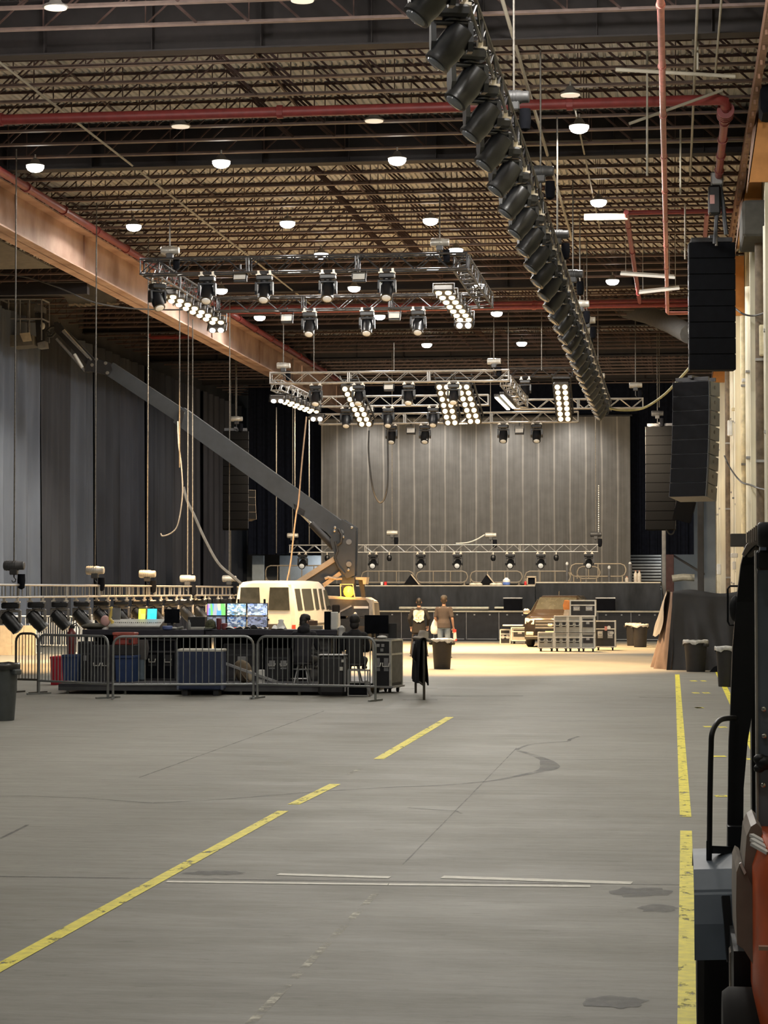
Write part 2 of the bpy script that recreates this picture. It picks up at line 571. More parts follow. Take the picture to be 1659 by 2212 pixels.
lon = make_lamp(True, '')
ton = treeof(lon)
loff = make_lamp(False, '')
toff = treeof(loff)
used = [False, False]
ROWN = ['nearest lit row', 'second lit row', 'third lit row', 'fourth lit row', 'fifth lit row', 'farthest lit row']
for ri, (_, row) in enumerate(ROWS_ON):
    for i, (px, py) in enumerate(row):
        p = lamp_pos(px, py)
        p.z = HL
        lb = f'glowing round ceiling lamp, {ORD[i]} from the left in the {ROWN[ri]}'
        if not used[0]:
            o = lon; o.location = p; o['label'] = lb; used[0] = True
        else:
            o = dup(lon, p, 0, lb, tree=ton)
        o['group'] = 'lit high bay lamps'
        light('lamp_glow', 'SPOT', (0, 0, -.20), 680 if p.x > -13.5 else 230, LAMPC, o, .12, rot=(0, 0, 0), spot=R(176), blend=.15)
p = lamp_pos(1251, 276)
o = dup(lon, p, 0, 'small bright ceiling lamp hanging just below the near girder, right of the long black truss', 'lit high bay lamps', tree=ton)
o.location.z = HL
light('lamp_glow', 'SPOT', (0, 0, -.20), 500, LAMPC, o, .12, rot=(0, 0, 0), spot=R(176), blend=.15)
for ri, (_, row) in enumerate(ROWS_OFF):
    for i, (px, py) in enumerate(row):
        p = lamp_pos(px, py); p.z = HL
        lb = f'unlit round ceiling lamp, {ORD[i]} from the left {"at the top picture edge" if ri == 0 else "before the near girder"}'
        if not used[1]:
            o = loff; o.location = p; o['label'] = lb; used[1] = True
        else:
            o = dup(loff, p, 0, lb, tree=toff)
        o['group'] = 'unlit high bay lamps'
# lamps above and behind the camera position light the near floor
k = 0
for yy in (4, 13, 22, 31):
    for xx in (-1.6, -9.0, -16.0):
        light('hall_lamp', 'POINT', (xx, yy, HL - .2), {4: 150, 13: 190, 22: 290, 31: 480}[yy] * {-1.6: 1.9 if yy > 15 else 1.2, -9.0: .95, -16.0: .5}[xx], (1.0, .965, .90), None, .3)

# ================================================================ PIPES
def pipe(name, label, cat, pts, r, m, couple=None, group=None, n=10):
    o = MB().path(pts, r, n).build(name, m, smooth=True)
    tag(o, label, cat, group)
    if couple:
        P = [Vector(p) for p in pts]
        for a, b2 in zip(P, P[1:]):
            d = (b2 - a); Ln = d.length
            if Ln < 1.2: continue
            k = max(1, int(Ln / couple))
            for i in range(k):
                c = a + d * ((i + .5) / k)
                u = d.normalized()
                MB().tube(c - u * .06, c + u * .06, r * 1.28, 10).build('coupling', m, o)
    return o

Y1 = 43.3
z1 = CAMZ + 9.45
ex = 1.05
pipe('sprinkler_main', 'thick dark red pipe crossing the whole near ceiling', 'pipe', [(XL + .2, Y1, z1), (ex - .15, Y1, z1), (ex - .03, Y1 + .05, z1 - .02), (ex, Y1 + .2, z1 - .1)], .105, m_red, 5.2)
o = pipe('sprinkler_main', 'red pipe with stacked flanges running back from the top right corner', 'pipe', [(ex, Y1 + .22, z1 - .12), (ex, Y1 + .5, z1 - .16), (ex, 50.6, z1 - .18), (ex, 55.2, z1 - .2)], .085, m_red, 1.7)
for yy in (.28, .42, .56, .75): MB().tube((ex, Y1 + yy, z1 - .14), (ex, Y1 + yy + .05, z1 - .14), .17, 14).build('flange', m_red, o)
pipe('sprinkler_riser', 'long straight red pipe running back along the right side of the ceiling', 'pipe', [(-.15, 19, CAMZ + 8.5), (-.15, 69, CAMZ + 8.5), (-.12, 69.2, CAMZ + 8.48), (1.9, 69.2, CAMZ + 8.48)], .055, mat('lit_red_pipe', (.42, .15, .125), .5), 3.6)  # paler red paints the light falling on this pipe
pipe('sprinkler_branch', 'short red pipe crossing behind the long red pipe, above the large black speaker stack', 'pipe', [(-1.13, 55, CAMZ + 9.25), (1.7, 55, CAMZ + 9.25)], .06, m_red, 1.6)
pipe('sprinkler_branch', 'red pipe dropping straight behind the long black truss end, beside the two white fluorescent strips', 'pipe', [(-1.12, 54.9, CAMZ + 9.25), (-1.05, 72.4, CAMZ + 9.25)], .065, m_red, 4)
pipe('sprinkler_branch', 'short red pipe end just left of the hanging black motor housings', 'pipe', [(.86, 55.1, CAMZ + 9.2), (.86, 60.5, CAMZ + 9.2)], .06, m_red)
pipe('sprinkler_main', 'upper of two parallel red pipes crossing the far ceiling behind the front lighting rig', 'pipe', [(-15.2, 73.2, CAMZ + 9.38), (1.9, 73.2, CAMZ + 9.38)], .07, m_red, 4)
pipe('sprinkler_main', 'lower of two parallel red pipes crossing the far ceiling behind the front lighting rig', 'pipe', [(-15.2, 72.8, CAMZ + 9.2), (1.9, 72.8, CAMZ + 9.2)], .085, m_red, 4)
pipe('sprinkler_main', 'red pipe running along the inside of the rusty steel girder on the left', 'pipe', [(-15.25, 30, CAMZ + 9.52), (-15.25, 108, CAMZ + 9.52)], .10, m_red, 3.2)
o = pipe('wall_pipe', 'short red pipe low on the dark left wall under the rusty girder', 'pipe', [at(322, 688, 84), at(322, 727, 84), at(330, 729, 84), at(428, 727, 84)], .075, m_red, 2)

# pale conduits
k = 0
CND = [((XL, 41.0, ZJ - .05), (XR, 41.0, ZJ - .05), 'pale conduit along the first joist behind the near dark girder'),
       ((-17.9, 30, CAMZ + 9.75), (-13.2, 78, CAMZ + 9.75), None)]
m_cream = mat('cream_conduit', (.34, .31, .25), .6, var=.1)
def along(xh, y0, y1, h, label, r=.022, m=m_cream):
    pipe('ceiling_conduit', label, 'conduit', [(xh * h, y0, CAMZ + h), (xh * h, y1, CAMZ + h)], r, m)
along(-1.27, 33, 75, 9.7, 'pale conduit running to the back across the far left ceiling joists', .026)
along(-.285, 34, 62, 9.7, 'broad cream strip running to the back just right of the long black truss', .035)
along(.045, 33, 52, 9.6, 'thin pale conduit running to the back just right of the long straight red pipe', .025)
along(.085, 33, 42, 9.65, 'thin cream conduit at the top right, left of the corner wall steel', .02)
along(-.20, 45, 60, 9.7, 'thin cream conduit running to the back right of the broad cream strip', .02)
for (a, b2, r, lb) in ((at(1330, 150, 39), at(1588, 165, 39.5), .035, 'pale horizontal pipe under the near girder at the top right'),
                       (at(1360, 267, 42), at(1560, 195, 43), .03, 'pale slanted pipe below the red pipe at the top right'),
                       (at(1082, 312, 49.3), at(1640, 300, 49.3), .06, 'bright cream tray under the near girder, right of the long black truss'),
                       (at(1262, 469, 55.5), at(1356, 468, 55.5), .09, 'cream tray under the glowing lamp, left of the red pipe corner')):
    pipe('ceiling_conduit', lb, 'conduit', [a, b2], r, m_cream)
for i, (px, y0, y1, Y) in enumerate(((1398, -20, 380, 42), (1470, 280, 420, 47), (1507, 90, 150, 40), (1480, 440, 560, 54), (1497, 10, 120, 41))):
    pipe('drop_conduit', f'thin vertical pale conduit at the top right, {ORD[i]} drop rod among the red pipes', 'conduit', [at(px, y0, Y), at(px, y1, Y)], .02, m_cream)

# fluorescent strips
m_tubel = mat('white_diffuser', (.85, .84, .78), .4, var=.04, emit=(1, .96, .85), strength=.35)
for (a, b2, lb) in ((at(1340, 592, 62), at(1458, 600, 62), 'upper of two white fluorescent strips in front of the red pipes'), (at(1380, 633, 63), at(1468, 623, 63), 'lower of two white fluorescent strips in front of the red pipes')):
    t = thing('strip_light', lb, 'lamp', (a + b2) / 2, 0, 'white fluorescent strips')
    v = (b2 - a) / 2
    MB().bar(-v, v, .13, .05).build('diffuser', m_tubel, t)
    MB().bar(-v * .98 + Vector((0, 0, .05)), v * .98 + Vector((0, 0, .05)), .10, .06).build('housing', m_white, t)
    MB().tube(-v * .8, -v * .8 + Vector((0, 0, 2.2)), .01, 5).build('hanger', m_grey, t)
    MB().tube(v * .8, v * .8 + Vector((0, 0, 2.2)), .01, 5).build('hanger', m_grey, t)

# fabric duct at the right
m_duct = mat('grey_duct', (.05, .048, .045), .8)
tag(MB().path([at(1328, 664, 84), at(1400, 680, 78), at(1450, 700, 75), at(1490, 722, 72)], .32, 12).build('air_duct', m_duct, smooth=True), 'fat dark grey duct slanting behind the tall black speaker stack', 'duct')

# ================================================================ RIGHT WALL
m_pil = mat('cream_column', (.76, .72, .58), .6, var=.25, scale=1.2, stretch=(3, 3, .3))
m_orange = mat('orange_primer', (.66, .30, .09), .65, var=.08)
m_rust = mat('rust_brown', (.22, .12, .075), .8, var=.25)
# bay columns with orange haunch plates
cols = [43.7, 52.3, 65.3, 86.6]
for i, yy in enumerate(cols):
    zb = CAMZ + 7.9
    t = thing('wall_haunch', f'{["orange plate with brown side at the top right edge, above the dark boxes", "tallest orange tapering plate on the right wall, beside the black speaker stack top", "small orange plate on the right wall half hidden by the tall black speaker stack", "small orange plate on the right wall above the curved speaker stack"][i]}', 'bracket', (XR, yy, zb))
    MB().prism([(-.62, 0), (-.02, 0), (-.02, 1.75), (-.36, 1.75)], 0, .035, 'y').build('face_plate', m_orange, t)
    MB().add([(-.62, .0, 0), (-.62, 1.2, 0), (-.36, 1.2, 2.6), (-.36, 0, 1.75), (-.60, .0, 0), (-.60, 1.2, 0), (-.34, 1.2, 2.6), (-.34, 0, 1.75)], [(0, 1, 2, 3), (4, 5, 6, 7), (0, 1, 5, 4), (1, 2, 6, 5), (2, 3, 7, 6), (3, 0, 4, 7)]).build('side_plate', m_rust, t)
    MB().box(-.3, 0, .05, .3, -zb, 0).build('column', m_pil, t)
# longitudinal angle along the top of the right wall
mb = MB()
mb.bar((XR - .55, 26, CAMZ + 9.2), (XR - .55, 90, CAMZ + 9.2), .12, .25)
for i in range(60): mb.cbox((XR - .56, 27 + i * 1.05, CAMZ + 9.05), .04, .10, .12)
struct(mb.build('trim_3', m_rust))
# dark ledger boxes between the haunches
tag(MB().bbox(XR - .55, XR, 49.5, 51.9, CAMZ + 7.75, CAMZ + 8.55, .05).build('wall_box', mat('dark_box', (.06, .058, .05), .8)), 'dark box on the right wall between the two upper orange plates', 'box')
tag(MB().bbox(XR - .5, XR, 40.5, 41.5, CAMZ + 8.6, CAMZ + 9.1, .08).build('wall_box', m_blackmatte), 'black box at the upper right edge with a cable running into it', 'box')
# pipes and conduits fixed down the right wall
random.seed(11)
specs = []
y = 46.0
i = 0
m_pil2 = mat('pale_green_pipe', (.62, .65, .56), .5, var=.2)
m_pil4 = mat('rusty_pipe', (.17, .13, .09), .7, var=.3)
m_pil3 = mat('yellow_cream_pipe', (.78, .70, .48), .55, var=.2)
while y < 104:
    r = random.choice([.05, .06, .09, .12])
    m = random.choice([m_pil, m_pil2, m_pil3, m_pil4, m_pil])
    top = random.choice([9.8, 9.5, 10.2])
    bot = random.choice([.05, .4, .9])
    t = thing('wall_pipe', f'{ORD[i]} vertical pipe down the bright right wall, counted from the near end', 'pipe', (XR - .01 - r, y, 0), 0, 'vertical pipes on the right wall')
    MB().tube((0, 0, bot), (0, 0, top), r, 10).build('pipe_run', m, t, smooth=True)
    for zz in (2.5, 5.2, 7.6):
        MB().cbox((.02, 0, zz + random.uniform(-.4, .4)), r * 2.3, r * 2.5, .06).build('clamp', m_steel, t)
    y += random.uniform(1.9, 2.6)
    i += 1
# small wall fittings
def fitting(name, label, cat, px, py, Y, sx, sz, m, depth=.18):
    c = at(px, py, Y)
    return tag(MB().bbox(-sx / 2, sx / 2, -depth / 2, depth / 2, -sz / 2, sz / 2, .02).build(name, m), label, cat), c
for (nm, lb, cat, px, py, Y, sx, sz, m) in (
        ('wall_sign', 'yellow ochre board on the right wall at the picture edge', 'board', 1652, 735, 50, .24, .68, m_pil3),
        ('wall_bracket', 'cream timber bracket sticking out of the right wall beside the curved speaker stack', 'bracket', 1595, 884, 66, .40, .09, m_pil3),
        ('speaker_box', 'black box mounted on the right wall above the forklift roof', 'speaker', 1602, 1167, 62, .62, .36, m_black),
        ('wall_socket', 'white fitting on the right wall just under the black wall box', 'fitting', 1586, 1200, 62, .2, .12, m_white),
        ('wall_socket', 'lower white fitting on the right wall, left of the forklift roof', 'fitting', 1586, 1222, 62, .10, .22, m_white),
        ('wall_socket', 'small pale fitting low on the right wall above the covered pile', 'fitting', 1553, 1230, 72, .14, .34, m_white),
        ('wall_socket', 'pale ring-shaped fitting midway up the right wall beside the curved speaker stack', 'fitting', 1577, 925, 72, .16, .5, m_white),
        ('pipe_clamp', 'white pipe clamps high on the right wall, level with the curved speaker stack top', 'clamp', 1620, 822, 58, .42, .10, m_white)):
    o, c = fitting(nm, lb, cat, px, py, Y, sx, sz, m)
    o.location = c

# ================================================================ CURTAINS
def cloth(name, col, var=.2):
    return mat(name, col, .95, var=var, scale=.8, spec=.08, stretch=(1, 1, .3))

def drape_mesh(p, q, z0, z1, amp, waves, seed, n=90, m=10):
    rnd = random.Random(seed)
    p, q = Vector(p), Vector(q)
    d = q - p; Ln = d.length; u = d / Ln
    nrm = Vector((-u.y, u.x, 0))
    ph = [rnd.uniform(0, 6.28) for _ in range(5)]
    fr = [waves * rnd.uniform(.8, 1.2) * k for k in (1, 1.9, 3.1)]
    def fn(a, b2):
        w = sum(math.sin(fr[i] * a * 2 * PI + ph[i] + .5 * math.sin(b2 * 3 + ph[3])) / (i + 1.2) for i in range(3))
        w *= amp * (1.15 - .5 * b2)
        c = p + u * (Ln * a) + nrm * w
        return (c.x, c.y, z0 + (z1 - z0) * b2)
    return MB().grid(fn, n, m)

def xw(px, X):
    """depth at which the image column px meets the plane x = X"""
    d = ray(px, 1268)
    return X * d.y / d.x

XC = -21.9
PB = [(-14, 88, (0.095, 0.111, 0.145), 'blue-grey pleated drape at the far left edge'), (88, 146, (0.042, 0.045, 0.054), 'dark brown drape, second along the left wall'),
      (146, 196, (0.076, 0.088, 0.114), 'grey drape, third along the left wall behind the boom lift basket arm'), (196, 250, (0.048, 0.053, 0.066), 'dark drape, fourth along the left wall'),
      (250, 306, (0.061, 0.067, 0.085), 'drape, fifth along the left wall behind the boom'), (306, 366, (0.053, 0.058, 0.073), 'drape, sixth along the left wall, with a cable hanging before it'),
      (366, 432, (0.067, 0.070, 0.085), 'brown-grey drape, seventh along the left wall, with the loose cable loop before it'), (432, 492, (0.064, 0.065, 0.078), 'drape, eighth along the left wall, left of the hanging speaker column'),
      (492, 542, (0.048, 0.053, 0.065), 'last drape of the left wall, behind the left hanging speaker column')]
for i, (a, b2, c, lb) in enumerate(PB):
    ya, yb_ = xw(a, XC), xw(b2, XC)
    o = drape_mesh((XC + .05 * (i % 2), ya, 0), (XC + .05 * (i % 2), yb_ + .1, 0), .03, 11.3, .15, max(2, (yb_ - ya) * .8), 30 + i, 110, 10).build('wall_drape', cloth(f'drape_cloth_{i}', c), smooth='all')
    tag(o, lb, 'curtain', 'drapes along the left wall')

# broken insulation sheet under the girder at the left
m_sheet = mat('dirty_sheet', (.17, .165, .155), .9, var=.3, scale=1.5)
t = thing('hanging_insulation_sheet', 'torn grey insulation sheet hanging under the rusty girder at the left', 'sheet', at(175, 637, 69))
mb = MB()
random.seed(3)
pts = [(-1.2, .42), (1.15, .42), (1.15, -.28)] + [(1.15 - i * .22, -.30 - random.uniform(0, .12)) for i in range(1, 8)] + [(-.55, -.05), (-.95, .05)]
mb.prism(pts, 0, .03)
mb.build('sheet', m_sheet, t)
mb = MB()
for i in range(9):
    xx = -.4 + i * .18
    mb.bar((xx, -.02, -.26 - random.uniform(0, .08)), (xx + .2, -.03, -.30 - random.uniform(0, .08)), .03, .06)
mb.build('torn_edge', mat('torn_foam', (.32, .27, .21), .9), t)
m_gap = mat('grey_soffit', (.13, .12, .105), .85, var=.2)
struct(MB().box(XL, -16.4, 50, 57.5, zb0 - .02, zb0 + .02).build('trim_4', m_gap))

# back: grey stage curtain and black side drapes
m_scrim = mat('scrim_cloth', (.175, .165, .150), .9, var=.10, scale=2, spec=.1)
def scrim(m):
    nt = m.node_tree
    b = nt.nodes['Principled BSDF']
    old = b.inputs['Base Color'].links[0].from_socket
    tc = nt.nodes.new('ShaderNodeTexCoord')
    def n(scale, st, p0, p1, c0, c1, f=1.0, w=False):
        nonlocal old
        mp = nt.nodes.new('ShaderNodeMapping'); mp.inputs['Scale'].default_value = st
        nt.links.new(tc.outputs['Object'], mp.inputs[0])
        if w:
            nz = nt.nodes.new('ShaderNodeTexWave'); nz.inputs['Distortion'].default_value = .35; nz.inputs['Detail'].default_value = 1
            nz.bands_direction = 'X'
        else:
            nz = nt.nodes.new('ShaderNodeTexNoise')
        nz.inputs['Scale'].default_value = scale
        nt.links.new(mp.outputs[0], nz.inputs['Vector'])
        rp = nt.nodes.new('ShaderNodeValToRGB')
        rp.color_ramp.elements[0].position, rp.color_ramp.elements[1].position = p0, p1
        rp.color_ramp.elements[0].color, rp.color_ramp.elements[1].color = (*c0, 1), (*c1, 1)
        nt.links.new(nz.outputs['Fac'], rp.inputs[0])
        x = nt.nodes.new('ShaderNodeMix'); x.data_type = 'RGBA'; x.blend_type = 'MULTIPLY'; x.inputs[0].default_value = f
        nt.links.new(old, x.inputs[6]); nt.links.new(rp.outputs[0], x.inputs[7])
        old = x.outputs[2]
    n(.42, (1, 1, 1), .955, .995, (1, 1, 1), (1.8, 1.76, 1.7), w=True)
    n(14, (1, 1, .02), .35, .65, (.90, .90, .90), (1.08, 1.08, 1.08))
    nt.links.new(old, b.inputs['Base Color'])
scrim(m_scrim)
YC = 106.0
pl, pr_ = at(694, 905, YC), at(1361, 905, YC)
o = drape_mesh((pl.x, YC, 0), (pr_.x, YC, 0), 2.25, pl.z, .010, 24, 5, 420, 8).build('stage_curtain', m_scrim, smooth='all')
tag(o, 'wide grey stage curtain with pale vertical seams behind the stage', 'curtain')
t = thing('curtain_pipe', 'dark rail along the top of the grey stage curtain', 'rail', (0, YC, pl.z))
MB().tube((pl.x - .1, 0, .03), (pr_.x + .1, 0, .03), .05).build('rail', m_darkalu, t)
m_bd = mat('navy_black_drape', (.010, .012, .020), .95, var=.2, spec=.05)
bl = at(540, 1198, 107.5)
for (a, b2, lb, yy) in ((536, 700, 'black drape left of the grey stage curtain', 107.5), (1355, 1499, 'black drape right of the grey stage curtain', 107.5)):
    pa, pb = at(a, 1198, yy), at(b2, 1198, yy)
    o = drape_mesh((pa.x, yy, 0), (pb.x, yy, 0), pa.z, 12.3, .05, 8, a, 120, 6).build('side_drape', m_bd, smooth='all')
    tag(o, lb, 'curtain', 'black side drapes')
o = drape_mesh((pl.x - .4, 108.4, 0), (pr_.x + .4, 108.4, 0), 9.4, 12.4, .05, 20, 77, 120, 4).build('border_drape', m_bd, smooth='all')
tag(o, 'black border drape above the grey stage curtain', 'curtain')
# pale panels below the left black drape
m_pan = mat('pale_blue_panel', (.55, .61, .63), .5, var=.06)
m_pan2 = mat('grey_blue_panel', (.36, .40, .43), .5, var=.06)
for (x0, x1, y0, m, lb) in ((545, 571, 1200, m_pan, 'narrow white-blue wall panel at the far left behind the stage'), (604, 712, 1200, m_pan2, 'wide grey-blue wall panel behind the left stage railing')):
    a, b2 = at(x0, y0, 110), at(x1, 1264, 110)
    tag(MB().bbox(a.x, b2.x, 109.9, 110.05, .0, a.z, .02).build('wall_panel', m), lb, 'panel')
# slatted shutter at the right rear
a, b2 = at(1286, 1197, 109.5), at(1428, 1197, 109.5)
mb = MB()
nz_ = 12
zt, zb_ = a.z, at(1300, 1262, 109.5).z - .3
for i in range(nz_):
    z = zb_ + (zt - zb_) * (i + .2) / nz_
    mb.box(a.x, b2.x, 109.5, 109.6, z, z + (zt - zb_) / nz_ * .48)
tag(mb.build('slatted_shutter', mat('shutter_grey', (.42, .42, .40), .6, .0, var=.1)), 'grey horizontal slatted shutter at the right behind the stage railing', 'shutter')
sh_o = bpy.data.objects['slatted_shutter']
MB().box(a.x, b2.x, 109.6, 109.7, 0, a.z).build('backing', mat('shutter_dark', (.025, .025, .025), .7), sh_o)
# ================================================================ TRUSSES
def truss(name, label, p, q, w, h=None, m=None, panel=None, group=None, cat='truss', chord=.026, ladder=False):
    """box truss from p to q (centre of section)"""
    h = h or w
    m = m or m_alu
    p, q = Vector(p), Vector(q)
    t = thing(name, label, cat, p, 0, group)
    d = q - p; L = d.length; u = d / L
    a = u.cross(Vector((0, 0, 1))).normalized() * w / 2
    b = a.cross(u).normalized() * h / 2
    for s1 in (-1, 1):
        for s2 in (-1, 1):
            o = a * s1 + b * s2
            MB().tube(o, d + o, chord, 8).build('chord', m, t, smooth=True)
    panel = panel or w * 1.15
    n = max(2, int(L / panel))
    mb = MB()
    for i in range(n):
        x0, x1 = u * (L * i / n), u * (L * (i + 1) / n)
        f = 1 if i % 2 else -1
        for s in (-1, 1):
            if ladder: mb.tube(x0 + a * s + b, x0 + a * s - b, chord * .6, 5, caps=False)
            else: mb.tube(x0 + a * s + b * f, x1 + a * s - b * f, chord * .55, 5, caps=False)
            mb.tube(x0 + b * s + a * f, x1 + b * s - a * f, chord * .55, 5, caps=False)
    mb.build('lacing', m, t)
    k = max(1, int(round(L / 3.0)))
    for i in range(k + 1):
        for off in ((-.03, .03) if 0 < i < k else ((.02,) if i == 0 else (-.02,))):
            c = u * (L * i / k + off)
            mb = MB()
            for (s1, s2, s3, s4) in ((-1, -1, 1, -1), (1, -1, 1, 1), (1, 1, -1, 1), (-1, 1, -1, -1)):
                mb.tube(c + a * s1 + b * s2, c + a * s3 + b * s4, chord * .8, 5, caps=False)
            mb.build('end_frame', m, t)
    return t

# rig A: front square rig, its backlit darkness put into the metal colour
YA0, YA1 = 55.0, 62.6
pA, qA = at(322, 577, YA0), at(994, 566, YA0)
zA = (pA.z + qA.z) / 2
xA0, xA1 = pA.x, qA.x
truss('lighting_truss', 'dark front truss of the near square lighting rig', (xA0 - .2, YA0, zA), (xA1 + .2, YA0, zA), .38, m=m_darkalu)
truss('lighting_truss', 'rear truss of the near square lighting rig, in front of the red pipes', (xA0 + .2, YA1, zA), (xA1 - .2, YA1, zA), .38, m=m_darkalu)
truss('lighting_truss', 'left side truss of the near square lighting rig, above the left blinder row', (xA0, YA0 + .25, zA), (xA0, YA1 + .2, zA), .38, m=m_darkalu)
truss('lighting_truss', 'right side truss of the near square lighting rig, above the right blinder row', (xA1, YA0 + .25, zA), (xA1, YA1 + .2, zA), .38, m=m_darkalu)

# rig B: stage rig
YB0 = 75.0
pB, qB = at(584, 818, YB0), at(1100, 811, YB0)
zB = (pB.z + qB.z) / 2
m_bl = m_alu
truss('lighting_truss', 'bright front truss of the far stage lighting rig', (pB.x, YB0, zB), (qB.x, YB0, zB), .36, m=m_bl)
r0, r1 = at(1098, 806, 82), at(1238, 804, 82)
truss('lighting_truss', 'dim upper truss right of the far stage rig, behind the right blinder ladder', r0, (r1.x, 82, r0.z), .32, m=m_darkalu)
def tru(label, a, b2, w, m=m_bl):
    return truss('lighting_truss', label, a, (b2.x, b2.y, b2.z), w, m=m)
tru('left side truss of the far stage rig, above the left low blinder row', at(596, 832, 75.4), at(668, 866, 80), .34)
tru('right side truss of the far stage rig, above the two pale striped lamps', at(1092, 822, 75.4), at(1130, 870, 80), .34)
a = at(690, 868, 80); b2 = at(1056, 864, 80)
truss('lighting_truss', 'middle cross truss of the far stage rig, between the side trusses', (a.x, 80, a.z), (b2.x, 80, a.z), .36, m=m_bl)
a = at(690, 906, 84); b2 = at(1250, 908, 84)
truss('lighting_truss', 'lowest back truss of the far stage rig, along the top of the grey stage curtain', (a.x, 84, a.z), (b2.x, 84, a.z), .38, m=m_bl)
a = at(1110, 874, 80.6); b2 = at(1390, 874, 80.6)
truss('lighting_truss', 'bright truss at the right of the far rig, where the long black truss ends', (a.x, 80.6, a.z), (b2.x, 80.6, a.z), .34, m=m_bl)

# low stage truss
YS = 92.0
a, b2 = at(626, 1186, YS), at(1292, 1184, YS)
zS = (a.z + b2.z) / 2
truss('stage_truss', 'low silver truss hanging across the stage just above the deck', (a.x, YS, zS), (b2.x, YS, zS), .30, m=m_alu)
xS0, xS1 = a.x, b2.x

# left low truss (runs along the hall)
XT = -14.55
yT0, yT1 = xw(-40, XT), xw(512, XT)
truss('floor_truss', 'long silver truss hanging low along the left side with a row of moving lights', (XT, yT0, 2.015), (XT, yT1, 1.965), .27, m=m_alu, panel=.62, ladder=True)

# snake truss
m_fix0 = mat('truss_black', (.03, .03, .034), .4, .2)
XSN, HSN = -2.38, 6.3
YN0, YN1 = 20.0, 81.5
truss('spine_truss', 'long black truss running from the top of the picture back to the far rig', (XSN, YN0, CAMZ + HSN + .30), (XSN, YN1, CAMZ + HSN + .30), .30, m=m_fix0, panel=.6)

# ================================================================ MOVING LIGHTS
m_fix = mat('fixture_black', (.005, .0055, .007), .36, var=.25)
m_fix2 = mat('fixture_yoke', (.008, .009, .011), .42, var=.2)
m_clamp = mat('clamp_metal', (.55, .50, .42), .45, .6)
m_lens = mat('glass_lens', (.22, .24, .27), .08, .0, spec=1.0)
m_lensw = mat('frosted_lens', (.72, .76, .80), .25, spec=.8)

def moving_light(label, tilt_axis, tilt, lens_m, s=1.0, yaw=0.0, yoke=None):
    t = thing('moving_light', label, 'stage light')
    S = Matrix.Scale(s, 4) @ Matrix.Rotation(yaw, 4, 'Z')
    for sx in (-.15, .15):
        MB(S).box(sx - .03, sx + .03, -.03, .03, -.085, .03).box(sx - .06, sx + .06, -.10, .10, -.10, -.065).build('clamp', m_clamp, t)
    MB(S).bbox(-.20, .20, -.145, .145, -.235, -.095, .03).box(-.18, .18, -.15, -.14, -.2, -.13).build('base', m_fix, t)
    mb = MB(S)
    mb.lathe([(.10, -.24), (.10, -.265)], n=16)
    mb.bbox(-.235, .235, -.07, .07, -.32, -.26, .02)
    for sx in (-1, 1):
        mb.loft([[(sx * (.175 if k else .232), y, z) for (y, z) in ((-.075, -.28), (.075, -.28), (.095, -.50), (.06, -.60), (-.06, -.60), (-.095, -.50))] for k in (0, 1)])
    mb.build('yoke', yoke or m_fix2, t)
    P = Matrix.Translation((0, 0, -.52)) @ Matrix.Rotation(tilt, 4, tilt_axis)
    H = MB(S @ P)
    H.loft([[(r * cx * 1.0, r2 * cy, z) for (cx, cy) in [(math.cos(2 * PI * i / 16), math.sin(2 * PI * i / 16)) for i in range(16)]] for (r, r2, z) in ((.09, .09, .24), (.15, .14, .21), (.165, .16, .06), (.165, .165, -.10), (.15, .15, -.20), (.155, .155, -.215), (.155, .155, -.265), (.13, .13, -.27))])
    hd = H.build('head', m_fix, t, smooth=True)
    MB(S @ P).lathe([(.125, -.255), (.11, -.285), (.05, -.30)], n=16).build('lens', lens_m, hd, smooth=True)
    return t

# row under the spine truss
pitch = .312 * HSN / 4800 * 4800 * .0 + 1.972
first = None
ynear = 4800 * HSN / 1262
n = 27
for i in range(-1, n):
    yy = ynear + (i) * pitch
    if yy > YN1 - .3: break
    k = i + 1
    lb = f'black moving light, {ORD[k]} from the near end under the long black spine truss'
    loc = (XSN, yy, CAMZ + HSN + .13)
    if first is None:
        first = moving_light(lb, 'Y', R(38), m_lens, 1.0, R(20))
        first['group'] = 'moving lights under the spine truss'
        first.location = loc
        tf = treeof(first)
    else:
        dup(first, loc, random.uniform(-.12, .12), lb, tree=tf)
# row under the left truss
first = None
for i in range(14):
    yy = 47.75 + i * 1.985
    lb = f'moving light, {ORD[i]} from the near end under the long low left truss'
    loc = (XT, yy, 2.015 - .05 * (yy - yT0) / (yT1 - yT0) - .16)
    if first is None:
        first = moving_light(lb, 'Y', R(-42), m_lens, .98, R(10), mat('yoke_lit_tan', (.16, .145, .125), .5))  # lighter yoke colour stands in for light on this row
        first['group'] = 'moving lights under the left truss'
        first.location = loc
        tf = treeof(first)
    else:
        dup(first, loc, random.uniform(-.1, .1), lb, tree=tf)
# front rig
rigA = moving_light('', 'X', R(-32), m_lensw, .98)
rigA['group'] = 'moving lights on the near square rig'
tr = treeof(rigA)
for i, (px, py) in enumerate(((451, 597), (574, 592), (711, 592), (838, 590))):
    p = at(px, py, YA0); p.z = zA - .19; p.y -= .19
    lb = f'black moving light, {ORD[i]} from the left under the front truss of the near square rig'
    if i == 0: rigA.location = p; rigA['label'] = lb
    else: dup(rigA, p, 0, lb, tree=tr)
for i, px in enumerate((671, 795, 905)):
    p = at(px, 667, YA1); p.z = zA - .19; p.y -= .19
    dup(rigA, p, 0, f'black moving light, {ORD[i]} from the left under the rear truss of the near square rig', tree=tr)
p = at(343, 610, 56.0); p.z = zA - .19; p.x = xA0 - .02
dup(rigA, p, R(40), 'black moving light at the front left corner of the near square rig', tree=tr)
